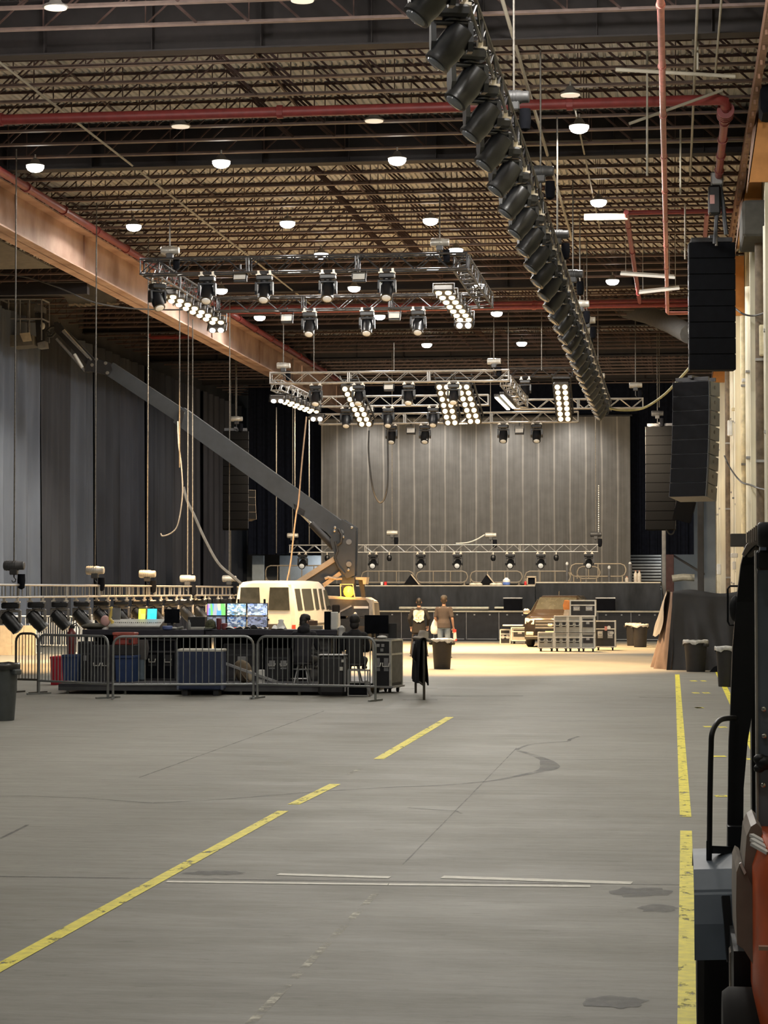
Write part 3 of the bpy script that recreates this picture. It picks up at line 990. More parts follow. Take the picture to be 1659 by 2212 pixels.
# far rig
for i, (px, Y, zz, lb) in enumerate(((684, YB0, zB, 'moving light, first from the left under the front truss of the far rig'), (776, YB0, zB, 'moving light, second from the left under the front truss of the far rig'), (884, YB0, zB, 'moving light, third from the left under the front truss of the far rig'), (981, YB0, zB, 'moving light, fourth from the left under the front truss of the far rig'),
                            (750, 80, None, 'moving light, first from the left under the middle truss of the far rig'), (840, 80, None, 'moving light, second from the left under the middle truss of the far rig'), (937, 80, None, 'moving light, third from the left under the middle truss of the far rig'),
                            (847, 84, None, 'moving light, first from the left under the lowest back truss'), (919, 84, None, 'moving light, second from the left under the lowest back truss'), (1088, 84, None, 'moving light, third from the left under the lowest back truss'), (1160, 84, None, 'moving light, fourth from the left under the lowest back truss'),
                            (1135, 82, 'r', 'moving light under the dim upper truss at the right of the far rig'))):
    if zz is None:
        p = at(px, 868 if Y == 80 else 906, Y); p.z = at(690, 868 if Y == 80 else 906, Y).z - .19
    elif zz == 'r':
        p = at(px, 815, Y); p.z = r0.z - .18
    else:
        p = at(px, 820, Y); p.z = zB - .19
    p.y -= .17
    dup(rigA, p, 0, lb, 'moving lights on the far rig', tree=tr)
# stage truss
rigS = moving_light('', 'X', R(-66), m_lensw, .92, 0)
trs = treeof(rigS)
for i, px in enumerate((655, 807, 910, 989, 1103, 1169, 1272)):
    p = at(px, 1190, YS); p.z = zS - .15; p.y -= .15
    lb = f'moving light, {ORD[i]} from the left under the low stage truss'
    if i: dup(rigS, p, 0, lb, tree=trs)
    else:
        rigS.location = p; rigS['label'] = lb; rigS['group'] = 'moving lights on the low stage truss'
# small lights between
sm = None
for i, px in enumerate((708, 842, 1066, 1202)):
    p = at(px, 1192, YS); p.z = zS - .16; p.y -= .15
    lb = f'small dark hanging lamp, {ORD[i]} from the left under the low stage truss'
    if sm is None:
        sm = thing('small_lamp', lb, 'stage light', p, 0, 'small lamps under the low stage truss')
        MB().box(-.02, .02, -.02, .02, -.12, .03).build('clamp', m_clamp, sm)
        MB().lathe([(.05, -.10), (.10, -.16), (.11, -.28), (.06, -.36)], n=12).build('housing', m_fix, sm, smooth=True)
        ts = treeof(sm)
    else: dup(sm, p, 0, lb, tree=ts)

# ================================================================ BLINDERS
m_warm = mat('lit_warm_lamp', (1, .9, .7), .4, emit=(1.0, .80, .47), strength=2.6)
m_cold = mat('lit_cold_lamp', (1, 1, 1), .4, emit=(.95, .98, 1.0), strength=3.5)
m_pale = mat('lit_pale_lamp', (1, 1, .9), .4, emit=(1.0, .93, .70), strength=2.4)
m_bh = mat('blinder_housing', (.045, .04, .035), .5)
def blinder(label, m, r=.084, gap=.25):
    """two-lamp blinder facing -Z in its own frame"""
    t = thing('blinder_light', label, 'stage light')
    MB().bbox(-.26, .26, -.13, .13, 0, .16, .03).build('housing', m_bh, t)
    MB().box(-.29, -.27, -.03, .03, -.02, .26).box(.27, .29, -.03, .03, -.02, .26).box(-.29, .29, -.03, .03, .25, .27).build('yoke', m_fix2, t)
    for sx in (-1, 1):
        MB().lathe([(r * 1.05, .01), (r, -.03), (r * .6, -.055), (r * .1, -.062)], c=(sx * gap / 2, 0, 0), n=16).build('lamp', m, t, smooth=True)
    return t
bw = blinder('', m_warm); tw = treeof(bw); bw_used = False
bc = blinder('', m_cold); tcld = treeof(bc); bc_used = False
def place(kind, p, label, group, rx, rz=0.0):
    global bw_used, bc_used
    if kind == 'w':
        o = bw if not bw_used else dup(bw, tree=tw); bw_used = True
    else:
        o = bc if not bc_used else dup(bc, tree=tcld); bc_used = True
    o.location = p
    o.rotation_euler = (-rx, 0, rz)
    o['label'] = label; o['group'] = group
    return o
WARM = (1.0, .60, .25)
def strip(p, q, n, where, rx, rz=0.0, cold=(), energy=500, tgt=None, spot=112):
    p, q = Vector(p), Vector(q)
    for i in range(n):
        c = p.lerp(q, i / (n - 1))
        kd = 'c' if i in cold else 'w'
        place(kd, c, f'{"white" if kd == "c" else "warm"} lit blinder, {ORD[i]} {where}', 'blinders ' + where[where.index('in the'):], rx, rz)
    if energy:
        for k, sp in ((.12, 72), (.75, 92)):
            c = p.lerp(q, k)
            light('blinder_beam', 'SPOT', c + Vector((0, 0, -.25)), energy, WARM, None, .45, rot=(0, 0, 0), spot=R(sp), blend=.35)
ZR = -.0
strip(at(364, 641, 57.6), at(468, 696, 63.6), 8, 'from the near end in the left row of the near rig', R(20), 0, (), 8600, None)
place('c', at(468, 713, 64.2), 'cold white blinder just past the left blinder row of the near rig', 'cold blinders', R(35))
strip(at(958, 632, 57.6), at(1003, 690, 63.2), 7, 'from the near end in the right row of the near rig', R(20), 0, (), 8600, None)
place('c', at(1002, 703, 63.6), 'cold white blinder at the far end of the right blinder row of the near rig', 'cold blinders', R(55))
strip(at(612, 866, 75.5), at(676, 889, 79.6), 7, 'from the near end in the low far left row', R(20), 0, (), 2600, None)
place('c', at(599, 866, 75), 'cold white blinder at the near end of the low left row of the far rig', 'cold blinders', R(35))
place('c', at(684, 905, 80.4), 'cold white blinder at the far end of the low left row of the far rig', 'cold blinders', R(50))
def ladder(label, a, b2, n, where, energy):
    a, b2 = Vector(a), Vector(b2)
    d = (b2 - a)
    tilt = math.atan2(-d.z, d.y)
    strip(a, b2, n, where, R(58), 0, (), energy * 1.5, None)
    t = thing('blinder_ladder', label, 'rack', a)
    off = Vector((0, .08, .32))
    for s in (-.30, .30):
        MB().bar(Vector((s, -.2, .1)) + off, d + Vector((s, .2, -.1)) + off, .05).build('rail', m_fix2, t)
    mb = MB()
    for i in range(n): mb.bar(d * (i / (n - 1)) + Vector((-.30, 0, 0)) + off, d * (i / (n - 1)) + Vector((.30, 0, 0)) + off, .04)
    mb.build('rung', m_fix2, t)
ladder('dark ladder frame carrying the leftmost lit blinder column of the far rig', at(753, 840, 75), at(789, 916, 78.6), 8, 'from the top in the leftmost ladder of the far rig', 2600)
ladder('dark ladder frame carrying the second lit blinder column of the far rig', at(957, 836, 75), at(975, 913, 78.2), 7, 'from the top in the second ladder of the far rig', 2600)
ladder('dark ladder frame carrying the third lit blinder column of the far rig', at(1000, 836, 75), at(1024, 910, 78.2), 7, 'from the top in the third ladder of the far rig', 2600)
ladder('dark ladder frame carrying the rightmost lit blinder column of the far rig', at(1212, 836, 75), at(1219, 905, 78.2), 7, 'from the top in the rightmost ladder of the far rig', 2600)
for i, (a, b2) in enumerate(((at(1072, 858, 76), at(1098, 884, 78.5)), (at(1084, 853, 76), at(1110, 881, 78.5)))):
    t = thing('batten_light', f'pale striped batten lamp, {["left", "right"][i]} one of two at the right corner of the far rig', 'stage light', a, 0, 'striped batten lamps')
    d = b2 - a
    MB().bar((0, 0, .06), d + Vector((0, 0, .06)), .16, .10).build('housing', m_bh, t)
    MB().bar((0, 0, -.01), d + Vector((0, 0, -.01)), .11, .04).build('diffuser', m_pale, t)

# par-like square floods on the trusses
m_flood = mat('flood_face', (.50, .48, .44), .4, var=.1)
fl0 = None
for i, (px, py, Y, z, lb) in enumerate(((519, 600, YA0, zA, 'flat square flood, first from the left under the front truss of the near rig'), (776, 600, YA0, zA, 'flat square flood, second from the left under the front truss of the near rig'), (620, 690, YA1, zA, 'pale flat square flood, first from the left under the rear truss of the near rig'), (852, 684, YA1, zA, 'pale flat square flood, second from the left under the rear truss of the near rig'),
                                       (840, 838, YB0, zB, 'flat square flood under the middle of the front truss of the far rig'), (798, 886, 80, None, 'pale square flood between the middle and back trusses of the far rig'), (888, 932, 84, None, 'pale square flood, left one hanging below the lowest back truss'), (1122, 932, 84, None, 'pale square flood, right one hanging below the lowest back truss'))):
    p = at(px, py, Y)
    if fl0 is None:
        fl0 = thing('flood_light', lb, 'stage light', p, 0, 'square floods on the trusses')
        MB().bbox(-.17, .17, -.06, .06, -.12, .12, .02).build('housing', m_fix, fl0)
        MB(Matrix.Rotation(R(-25), 4, 'X')).box(-.15, .15, -.095, -.085, -.10, .10).build('face', m_flood, fl0)
        MB().box(-.19, -.175, -.02, .02, 0, .22).box(.175, .19, -.02, .02, 0, .22).box(-.19, .19, -.02, .02, .205, .22).box(-.02, .02, -.02, .02, .22, .34).build('yoke', m_fix2, fl0)
        tfl = treeof(fl0)
    else: dup(fl0, p, 0, lb, tree=tfl)

# ================================================================ CHAIN HOISTS
m_hoist = mat('hoist_grey', (.40, .38, .34), .4, .3, var=.2)
m_hoistd = mat('hoist_dark', (.05, .05, .052), .5, var=.2)
m_chain = mat('chain_steel', (.125, .115, .10), .55, .3, var=.3, scale=20)
def hoist(label, p, top, dark=False, bag=True, s=1.0, hook=.55):
    """motor body centred at p, chain rising to height top, hook down to the load"""
    t = thing('chain_hoist', label, 'hoist', p, 0, 'chain hoists')
    m = m_hoistd if dark else m_hoist
    s *= .85
    mb = MB(Matrix.Scale(s, 4))
    mb.lathe([(.10, -.27), (.125, -.25), (.125, .12), (.11, .14), (.11, .26), (.09, .28)], n=14, M=Matrix.Rotation(R(90), 4, 'Y'))
    for i in range(5): mb.lathe([(.135, -.2 + i * .06), (.135, -.18 + i * .06)], n=14, M=Matrix.Rotation(R(90), 4, 'Y'))
    mb.build('motor', m, t, smooth=True)
    mb = MB(Matrix.Scale(s, 4))
    mb.bbox(-.10, .10, -.09, .09, -.24, -.08, .02)
    mb.tube((0, 0, -.24), (0, 0, -hook), .022, 6)
    mb.path([(0, 0, -hook), (.05, 0, -hook - .05), (.04, 0, -hook - .12), (-.03, 0, -hook - .13), (-.05, 0, -hook - .08)], .018)
    mb.build('hook_block', m_hoistd, t)
    MB().tube((0, 0, .1), (0, 0, top - p[2]), .017, 6).build('chain', m_chain, t)
    if bag:
        MB(Matrix.Scale(s, 4)).lathe([(.02, -.62), (.09, -.58), (.11, -.4), (.10, -.22)], c=(.2, 0, 0), n=10).build('chain_bag', m_blackmatte, t, smooth=True)
    return t
HO = [(1110, 210, 33.5, ZJ, 'dark hoist on the long black truss, first from the near end', True), (1168, 370, 40.3, ZJ, 'dark hoist on the long black truss, second from the near end', True), (1204, 507, 46.2, ZJ, 'flat dark hoist on the long black truss, third from the near end', True), (1238, 592, 53.4, ZJ, 'dark hoist on the long black truss, fourth from the near end', True),
      (367, 541, 55, ZJ, 'chain hoist at the front left corner of the near square rig', False), (950, 524, 55, ZJ, 'chain hoist at the front right corner of the near square rig', False),
      (612, 790, 75, ZJ, 'chain hoist at the left end of the far rig front truss', False), (1067, 781, 75, ZJ, 'chain hoist at the right end of the far rig front truss', False),
      (1268, 692, 62, ZJ, 'white chain hoist beside the long black truss, upper one above the far rig', False), (1262, 714, 67, ZJ, 'chain hoist beside the long black truss, lower one above the far rig', False),
      (1292, 812, 78, ZJ, 'white chain hoist at the far end of the long black truss', False), (1373, 832, 80.6, ZJ, 'white chain hoist on the right end of the bright right truss', False),
      (1253, 657, 58, ZJ, 'flat bright hoist in front of the red pipes, beside the long black truss', False),
      (30, 1222, 49.0, ZJ, 'dark hoist on the near end of the low left truss', True), (205, 1232, 55.2, ZJ, 'cream hoist on the low left truss, second from the near end', False),
      (318, 1240, 60.5, ZJ, 'hoist on the low left truss, third from the near end', False), (405, 1250, 65.8, ZJ, 'hoist on the low left truss, fourth from the near end', False), (495, 1250, 71.5, ZJ, 'hoist at the far end of the low left truss, beside the white van', False),
      (632, 1157, YS, ZJ, 'hoist at the left end of the low stage truss', False), (847, 1151, YS, ZJ, 'hoist on the low stage truss, second from the left', False), (1060, 1156, YS, ZJ, 'hoist on the low stage truss, third from the left', False), (1287, 1154, YS, ZJ, 'hoist at the right end of the low stage truss', True),
      (511, 905, 86, ZJ, 'hoist above the left hanging speaker column', False), (1420, 893, 86, ZJ, 'dark hoist above the right hanging speaker column', True)]
for px, py, Y, top, lb, dk in HO:
    p = at(px, py, Y)
    if Y < 72 and px < 500 and py > 1200: p.x = XT; p = Vector((XT, xw(px, XT), 0)); p.z = at(px, py, p.y).z
    o = hoist(lb, p, top, dk, hook={True: .3, False: .45}[py > 1140])
# further vertical cables
for i, (px, y0, y1, Y, lb) in enumerate(((388, 660, 1010, 60, 'pale rope hanging before the left drapes, left of the boom middle'), (416, 690, 1240, 66, 'thin steel cable before the left drapes, crossing the boom'), (498, 745, 1245, 88, 'thin cable before the left hanging speaker column'),
                                        (597, 880, 1195, 86, 'thin cable below the left end of the far rig, left of the stage'), (637, 880, 1060, 86, 'thin cable below the far rig, second of three above the boom'), (668, 900, 1175, 86, 'thin cable below the far rig, third of three above the boom'),
                                        (678, 712, 805, 75, 'short cable above the left part of the far rig front truss'), (851, 740, 800, 75, 'short cable above the middle of the far rig front truss'), (1098, 640, 800, 75, 'cable above the right end of the far rig'), (1170, 590, 800, 78, 'thin cable left of the long black truss end'), (1222, 560, 655, 60, 'thin cable right behind the long black truss'), (1424, 700, 880, 86, 'thin cable above the right hanging speaker column'), (509, 690, 900, 86, 'thin cable above the left hanging speaker column'))):
    tag(MB().tube(at(px, y0, Y), at(px, y1, Y), .016 if Y < 80 else .02, 6).build('hanging_cable', m_chain), lb, 'cable')

def cable(label, pts, r, m, name='loose_cable', cat='cable', nsub=6):
    pts = [Vector(p) for p in pts]
    out = []
    for i in range(len(pts) - 1):
        p0, p1, p2, p3 = pts[max(i - 1, 0)], pts[i], pts[i + 1], pts[min(i + 2, len(pts) - 1)]
        for k in range(nsub):
            t = k / nsub
            out.append(.5 * ((2 * p1) + (-p0 + p2) * t + (2 * p0 - 5 * p1 + 4 * p2 - p3) * t * t + (-p0 + 3 * p1 - 3 * p2 + p3) * t ** 3))
    out.append(pts[-1])
    return tag(MB().path(out, r, 6).build(name, m, smooth=True), label, cat)
m_cab = mat('black_cable', (.03, .03, .03), .6)
m_cabg = mat('grey_cable', (.075, .073, .072), .6)
m_rope = mat('orange_rope', (.30, .215, .15), .8)
m_cabw = mat('pale_cable', (.50, .50, .46), .6)
m_caby = mat('olive_cable', (.20, .19, .09), .6)
cable('dark cable sagging under the rusty girder at the upper left', [at(-10, 590, 60), at(60, 600, 60), at(128, 622, 60), at(200, 652, 60), at(270, 665, 60), at(345, 669, 60), at(395, 669, 59)], .022, m_cabg)
cable('thick grey cable hanging from the boom and sloping down to the white van roof', [at(396, 1052, 69), at(404, 1082, 69), at(420, 1115, 69), at(440, 1160, 69), at(470, 1215, 69), at(500, 1243, 69), at(522, 1262, 69)], .05, m_cabg)
cable('thin loose cable before the left drapes with a hooked lower end', [at(384, 910, 64), at(386, 960, 64), at(392, 1010, 64), at(394, 1070, 64), at(385, 1130, 64), at(372, 1150, 64), at(352, 1158, 64), at(347, 1152, 64)], .022, m_cabg)
cable('U-shaped black cable hanging before the grey stage curtain', [at(797, 930, 80), at(796, 975, 80), at(802, 1035, 80), at(810, 1070, 80), at(822, 1086, 80), at(833, 1070, 80), at(838, 1030, 80), at(837, 925, 80)], .032, m_cab)
cable('pale orange rope falling from the far rig past the boom to the van roof', [at(662, 900, 66), at(652, 1000, 66), at(645, 1085, 66), at(640, 1110, 66), at(634, 1160, 66), at(628, 1215, 66), at(620, 1255, 66)], .024, m_rope)
cable('olive cable swagging from the bright right truss up to the tall black speaker stack', [at(1302, 878, 80), at(1340, 886, 80), at(1388, 882, 80), at(1432, 855, 78), at(1462, 825, 74), at(1492, 792, 70)], .045, m_caby)
cable('pale cable sloping to the third hoist of the low stage truss', [at(985, 1174, YS), at(1010, 1172, YS), at(1030, 1165, YS), at(1047, 1155, YS)], .028, m_cabw)
cable('dark cable hanging between the two curved speaker stacks at the right wall', [at(1565, 985, 62), at(1578, 1012, 58), at(1600, 1040, 55), at(1622, 1048, 52), at(1640, 1055, 50), at(1665, 1060, 49)], .022, m_cab)
cable('dark cable sagging on the right wall beside the tall black speaker stack', [at(1587, 665, 54), at(1605, 678, 52), at(1630, 682, 50), at(1662, 672, 48)], .022, m_cab)
cable('black cable looping below the right hanging speaker column', [at(1437, 1140, 86), at(1446, 1153, 86), at(1455, 1150, 86), at(1459, 1125, 86), at(1460, 1090, 86)], .035, m_cab)
for i, (px, y0, y1) in enumerate(((1293, 1050, 1150),)):
    mb = MB()
    a, b2 = at(px, y0, YS + .1), at(px, y1, YS + .1)
    for k in range(22):
        c = a.lerp(b2, k / 21)
        mb.ell(c, .035, .03, .05, 6, 4)
    tag(mb.build('hand_chain', m_alu), 'beaded hand chain hanging over the right end of the low stage truss', 'chain')

# ================================================================ SPEAKERS
m_spk = mat('speaker_black', (.0045, .005, .007), .8, var=.2, spec=.12)
m_spk2 = mat('speaker_grille', (.006, .006, .0065), .85, var=.15, scale=60, spec=.1)
m_spkside = mat('speaker_side', (.07, .078, .095), .45, var=.15)
def array(label, top, n, w, h, dep, rz, splay0, splay1, mface, mside, rig=True, lip=.02):
    """hanging column of speaker cabinets; each cabinet is a part"""
    t = thing('speaker_array', label, 'speaker', top, rz)
    c = Vector((0, 0, 0)); ang = splay0
    for i in range(n):
        M = Matrix.Translation(c) @ Matrix.Rotation(-ang, 4, 'X')
        cab = MB(M)
        # wedge cabinet, face at -Y
        cab.loft([[(-w / 2, 0, -.006), (w / 2, 0, -.006), (w / 2 * .98, dep, -h * .05), (-w / 2 * .98, dep, -h * .05)], [(-w / 2, 0, -h + .006), (w / 2, 0, -h + .006), (w / 2 * .98, dep, -h * .95), (-w / 2 * .98, dep, -h * .95)]])
        o = cab.build('cabinet', mside, t)
        MB(M).box(-w / 2 + .015, w / 2 - .015, -.018, .0, -h + .012, -.012).build('grille', mface, o)
        g = MB(M)
        for s in (-1, 1):
            g.box(s * w / 2 - .015, s * w / 2 + .015, .06, .12, -h * .95, -h * .05)
            g.tube((s * (w / 2 + .004), dep * .55, -h * .4), (s * (w / 2 - .004), dep * .55, -h * .4), .05, 8)
        g.build('rigging_plate', m_darkalu, o)
        c = M @ Vector((0, 0, -h))
        ang += (splay1 - splay0) / max(1, n - 1) * 1.0 if False else splay1
    if rig:
        MB().box(-w * .45, w * .45, dep * .1, dep * .2, .02, .12).box(-w * .45, w * .45, dep * .7, dep * .8, .02, .12).box(-.06, .06, -.05, dep + .1, .08, .16).build('fly_frame', m_darkalu, t)
    return t
p = at(1538, 523, 52)
array('tall straight black speaker stack hanging in front of the right wall', (p.x, 52, p.z), 8, 1.06, .373, .55, R(4), 0, 0, m_spk, m_spk)
p = at(1492, 824, 60)
array('curved black speaker stack hanging at the right, its cabinet sides showing', (p.x, 60, p.z), 8, 1.06, .39, .75, R(-24), R(0), R(1.4), m_spk, m_spkside)
p = at(1426, 921, 86)
array('long slim speaker column hanging right of the stage curtain', (p.x, 86, p.z), 11, 1.12, .362, .6, R(-6), 0, R(.35), m_spk2, m_spk2)
p = at(509, 931, 86)
array('long slim speaker column hanging left of the stage, half behind the boom', (p.x, 86, p.z), 11, 1.0, .352, .6, R(10), 0, R(.6), m_spk2, m_spk2)
p = at(540, 1058, 88)
m_spkt = mat('speaker_tan_side', (.38, .32, .25), .6)
array('small tan-sided speaker stack behind the left hanging speaker column', (p.x, 88, p.z), 4, .5, .30, .5, R(35), R(0), R(3), m_spk2, m_spkt, rig=False)
# motors above the tall stack
for i, (px, py, Y, lb) in enumerate(((1549, 412, 50.5, 'black motor housings hanging above the tall black speaker stack'),)):
    t = thing('speaker_motor', lb, 'hoist', at(px, py, Y))
    MB().bbox(-.20, .08, -.15, .15, -.55, .1, .04).build('motor', m_fix, t)
    MB().path([(.05, 0, .2), (.12, 0, -.2), (.2, 0, -1.0)], .05).path([(-.02, 0, .2), (.0, 0, -.4), (-.06, 0, -1.2)], .045).build('chain_bag', mat('slate_fabric', (.06, .065, .075), .7), t)
    MB().bbox(-.14, .14, -.12, .12, .12, .42, .03).build('hook_block', m_steel, t)
    MB().box(-.165, -.06, -.16, -.152, -.32, -.12).build('label_plate', mat('pink_label', (.55, .30, .28), .6), t)
    MB().tube((-.02, 0, -.5), (-.02, 0, -1.25), .03, 6).build('chain', m_chain, t)
t = thing('wall_speaker', 'small black box speaker tilted below the curved speaker stack', 'speaker', at(1478, 1102, 70))
Mx = Matrix.Rotation(R(14), 4, 'Y') @ Matrix.Rotation(R(10), 4, 'X')
MB(Mx).loft([[(-.29, -.25, -.33), (.29, -.25, -.33), (.22, .25, -.33), (-.22, .25, -.33)], [(-.29, -.25, .36), (.29, -.25, .36), (.22, .25, .36), (-.22, .25, .36)]]).build('cabinet', m_spk, t)
MB(Mx).box(-.26, .26, -.27, -.25, -.30, .33).build('grille', m_spk2, t)
MB(Mx).box(-.31, -.29, -.05, .05, .0, .46).box(.29, .31, -.05, .05, .0, .46).box(-.31, .31, -.05, .05, .44, .47).box(-.03, .03, -.03, .03, .47, .75).build('bracket', m_darkalu, t)
# posts at the right rear
def post(name, label, px, y0, y1, Y, w, m):
    a = at(px, y0, Y)
    tag(MB().bbox(a.x - w / 2, a.x + w / 2, Y - w / 2, Y + w / 2, 0, a.z, .02).build(name, m), label, 'post')
m_postg = mat('post_grey', (.13, .13, .135), .6)
post('steel_post', 'slim grey post rising under the right hanging speaker column', 1434, 1138, 1290, 88.5, .16, m_postg)
post('steel_post', 'dark red-brown post right of the grey stage shutter', 1446, 1198, 1290, 106.8, .42, mat('oxide_post', (.085, .03, .03), .6))
post('steel_post', 'thick black post standing under the curved speaker stack, behind the covered pile', 1513, 1068, 1280, 72, .20, m_black)
a, b2 = at(1455, 1200, 108), at(1510, 1245, 108)
tag(MB().bar(a, at(1520, 1240, 80), .07).build('diagonal_brace', m_black), 'black diagonal brace leaning toward the thick black post', 'brace')
tag(MB().path([at(1452, 1250, 96), at(1475, 1247, 96), at(1500, 1248, 96)], .16, 10).build('grey_duct', mat('pale_pipe', (.30, .30, .26), .6)), 'pale pipe lying behind the thick black post, above the covered pile', 'pipe')
# ================================================================ STAGE
m_deckb = mat('stage_deck_black', (.03, .03, .03), .6, var=.3)
m_skirt = mat('stage_skirt_cloth', (.024, .027, .033), .7, var=.25, spec=.25, stretch=(1, 1, .3))
m_edge = mat('deck_edge_alu', (.50, .46, .38), .5, .3)
YST = 88.0
def stage(label, x0, x1, z, ytop, seed, y1=104.5):
    t = thing('stage', label, 'stage', ((x0 + x1) / 2, YST, 0))
    hw = (x1 - x0) / 2
    MB().box(-hw, hw, 0, y1 - YST, z - .14, z).build('deck', m_deckb, t)
    MB().box(-hw, hw, -.03, .0, z - .05, z).build('edge_trim', m_edge, t)
    drape_mesh((-hw, -.12, 0), (hw, -.12, 0), .25, z - .05, .10, hw * .7, seed, 200, 8).build('skirt', m_skirt, t, smooth='all')
    mb = MB()
    k = int(hw * 2 / 2.4)
    for i in range(k + 1):
        for yy in (.4, 6, 12):
            mb.tube((-hw + .1 + (2 * hw - .2) * i / k, yy, 0), (-hw + .1 + (2 * hw - .2) * i / k, yy, z - .14), .03, 6)
    mb.build('leg_frame', m_steel, t)
    return t
s0, s1, s2 = at(560, 1266, YST), at(1156, 1265, YST), at(1427, 1258, YST)
stage('main black stage with black skirt below the grey curtain', s0.x, s1.x, at(900, 1264, YST).z, 0, 21)
stage('right stage wing with a gathered black skirt, slightly higher than the main stage', s1.x + .02, s2.x, at(1300, 1257, YST).z, 0, 22)
ZST = at(900, 1264, YST).z
ZSW = at(1300, 1257, YST).z

# barricade line
m_bpan = mat('barricade_panel', (.016, .016, .018), .6, var=.35, scale=4)
m_brail = mat('barricade_rail', (.50, .46, .36), .5, .3, var=.2)
YBAR = 86.4
b0, b1 = at(588, 1384, YBAR).x, at(1434, 1384, YBAR).x
NB = 12
zt = at(1000, 1319, YBAR).z
w = (b1 - b0) / NB
bar0 = None
for i in range(NB):
    x = b0 + w * (i + .5)
    lb = f'black crowd barricade section, {ORD[i]} from the left along the stage front'
    if bar0 is None:
        bar0 = thing('crowd_barricade', lb, 'barricade', (x, YBAR, 0), 0, 'barricade sections before the stage')
        MB().box(-w / 2 + .01, w / 2 - .01, 0, .04, .02, zt - .06).build('front_panel', m_bpan, bar0)
        MB().box(-w / 2, w / 2, -.05, .10, zt - .06, zt).build('top_rail', m_brail, bar0)
        MB().box(-w / 2 + .01, w / 2 - .01, .3, 1.0, .02, .06).build('step_plate', m_darkalu, bar0)
        MB().box(-w / 2 + .02, w / 2 - .02, .55, .80, .50, .54).build('foot_rail', m_brail, bar0)
        for s in (-1, 1):
            MB().bar((s * (w / 2 - .06), .04, zt - .1), (s * (w / 2 - .06), .95, .05), .05).build('brace', m_darkalu, bar0)
        MB().box(-w / 2 + .01, -w / 2 + .03, -.012, 0, .05, zt - .07).box(-w / 2 + .06, w / 2 - .06, -.01, 0, .06, .09).build('panel_edge', m_steel, bar0)
        for s in (-.3, .3):
            MB().cbox((s, -.01, zt - .16), .06, .02, .05).build('latch', m_steel, bar0)
        tb = treeof(bar0)
    else:
        dup(bar0, (x, YBAR, 0), 0, lb, tree=tb)
# long pale ledge lying above (between barricade and stage)
a, b2 = at(862, 1311, 87.55), at(1056, 1311, 87.55)
tag(MB().bbox(a.x, b2.x, 87.48, 87.8, a.z - .1, a.z + .0, .02).build('pale_beam', m_brail), 'long pale beam lying behind the barricade, beside the two standing people', 'beam')
a, b2 = at(1068, 1311, 87.55), at(1090, 1311, 87.55)
tag(MB().bbox(a.x, b2.x, 87.48, 87.8, a.z - .08, a.z, .02).build('pale_beam', m_brail), 'short pale beam lying behind the barricade, left of the parked car', 'beam')
for i, (x0, x1, y0, y1, lb) in enumerate(((1087, 1128, 1291, 1314, 'black case with silver top edge behind the barricade, left of the parked car'), (1287, 1329, 1291, 1316, 'black case with a thin edge behind the barricade, right of the stacked cases'))):
    a, b2 = at(x0, y0, 87.3), at(x1, y1, 87.56)
    t = thing('equipment_case', lb, 'case', ((a.x + b2.x) / 2, 87.56, 0))
    hw = (b2.x - a.x) / 2
    MB().bbox(-hw, hw, -.10, .10, 0.0, a.z - .03, .02).build('body', m_blackmatte, t)
    MB().bbox(-hw - .02, hw + .02, -.12, .12, a.z - .05, a.z, .01).build('lid_edge', m_steel, t)
# stage rails
m_rail = mat('cream_rail', (.42, .35, .26), .5, .2, var=.12)
def rail(label, x0, x1, y0, y1, Y, r=.03, posts=0, zfloor=ZST, c=.22):
    a, b2 = at(x0, y0, Y), at(x1, y1, Y)
    W, H = b2.x - a.x, a.z - b2.z
    t = thing('guard_rail', label, 'railing', (a.x, Y, b2.z))
    pts = [(0, 0, 0), (0, 0, H - c), (c * .3, 0, H - c * .3), (c, 0, H), (W - c, 0, H), (W - c * .3, 0, H - c * .3), (W, 0, H - c), (W, 0, c), (W - c * .3, 0, c * .3), (W - c, 0, 0), (c, 0, 0), (c * .3, 0, c * .3), (0, 0, c)]
    MB().path(pts, r, 6).build('frame', m_rail, t, smooth=True)
    if posts:
        for k in range(1, posts + 1):
            MB().tube((W * k / (posts + 1), 0, 0), (W * k / (posts + 1), 0, H), r * .8, 6).build('post', m_rail, t)
    for xx in (.15, W - .15):
        MB().box(xx - .08, xx + .08, -.12, .12, zfloor - b2.z, zfloor - b2.z + .03).tube((xx, 0, zfloor - b2.z), (xx, 0, .03), r, 6).build('foot', m_rail, t)
for x0, x1, lb in ((781, 894, 'round-cornered stage railing at the left, right of the boom lift tower'), (899, 1010, 'round-cornered stage railing, second right of the boom lift tower'), (1016, 1128, 'round-cornered stage railing behind the right wedge monitor'), (1134, 1232, 'round-cornered stage railing left of the stage stair')):
    rail(lb, x0, x1, 1234, 1258, 101, posts=2)
rail('cream railing at the far left of the stage, behind the boom', 574, 704, 1222, 1256, 100, posts=4)
rail('tall cream stair railing at the right of the stage, front one', 1232, 1352, 1218, 1245, 97, posts=1, zfloor=ZSW)
rail('lower cream stair railing at the right of the stage, behind the front one', 1247, 1296, 1224, 1250, 99, posts=1, zfloor=ZSW)
for px, lb in ((1225, 'grey stair post with a pale cap at the left of the stage stair'), (1316, 'grey stair post with a pale cap in the middle of the stage stair'), (1361, 'thick grey stair post with a pale cap at the right of the stage stair')):
    a = at(px, 1218 if px != 1316 else 1226, 96)
    t = thing('stair_post', lb, 'post', (a.x, 96, ZSW))
    MB().tube((0, 0, 0), (0, 0, a.z - ZSW), .05 if px < 1350 else .09, 8).build('post', m_postg, t)
    MB().ell((0, 0, a.z - ZSW), .07, .07, .09, 10, 6).build('cap', m_white, t, smooth=True)
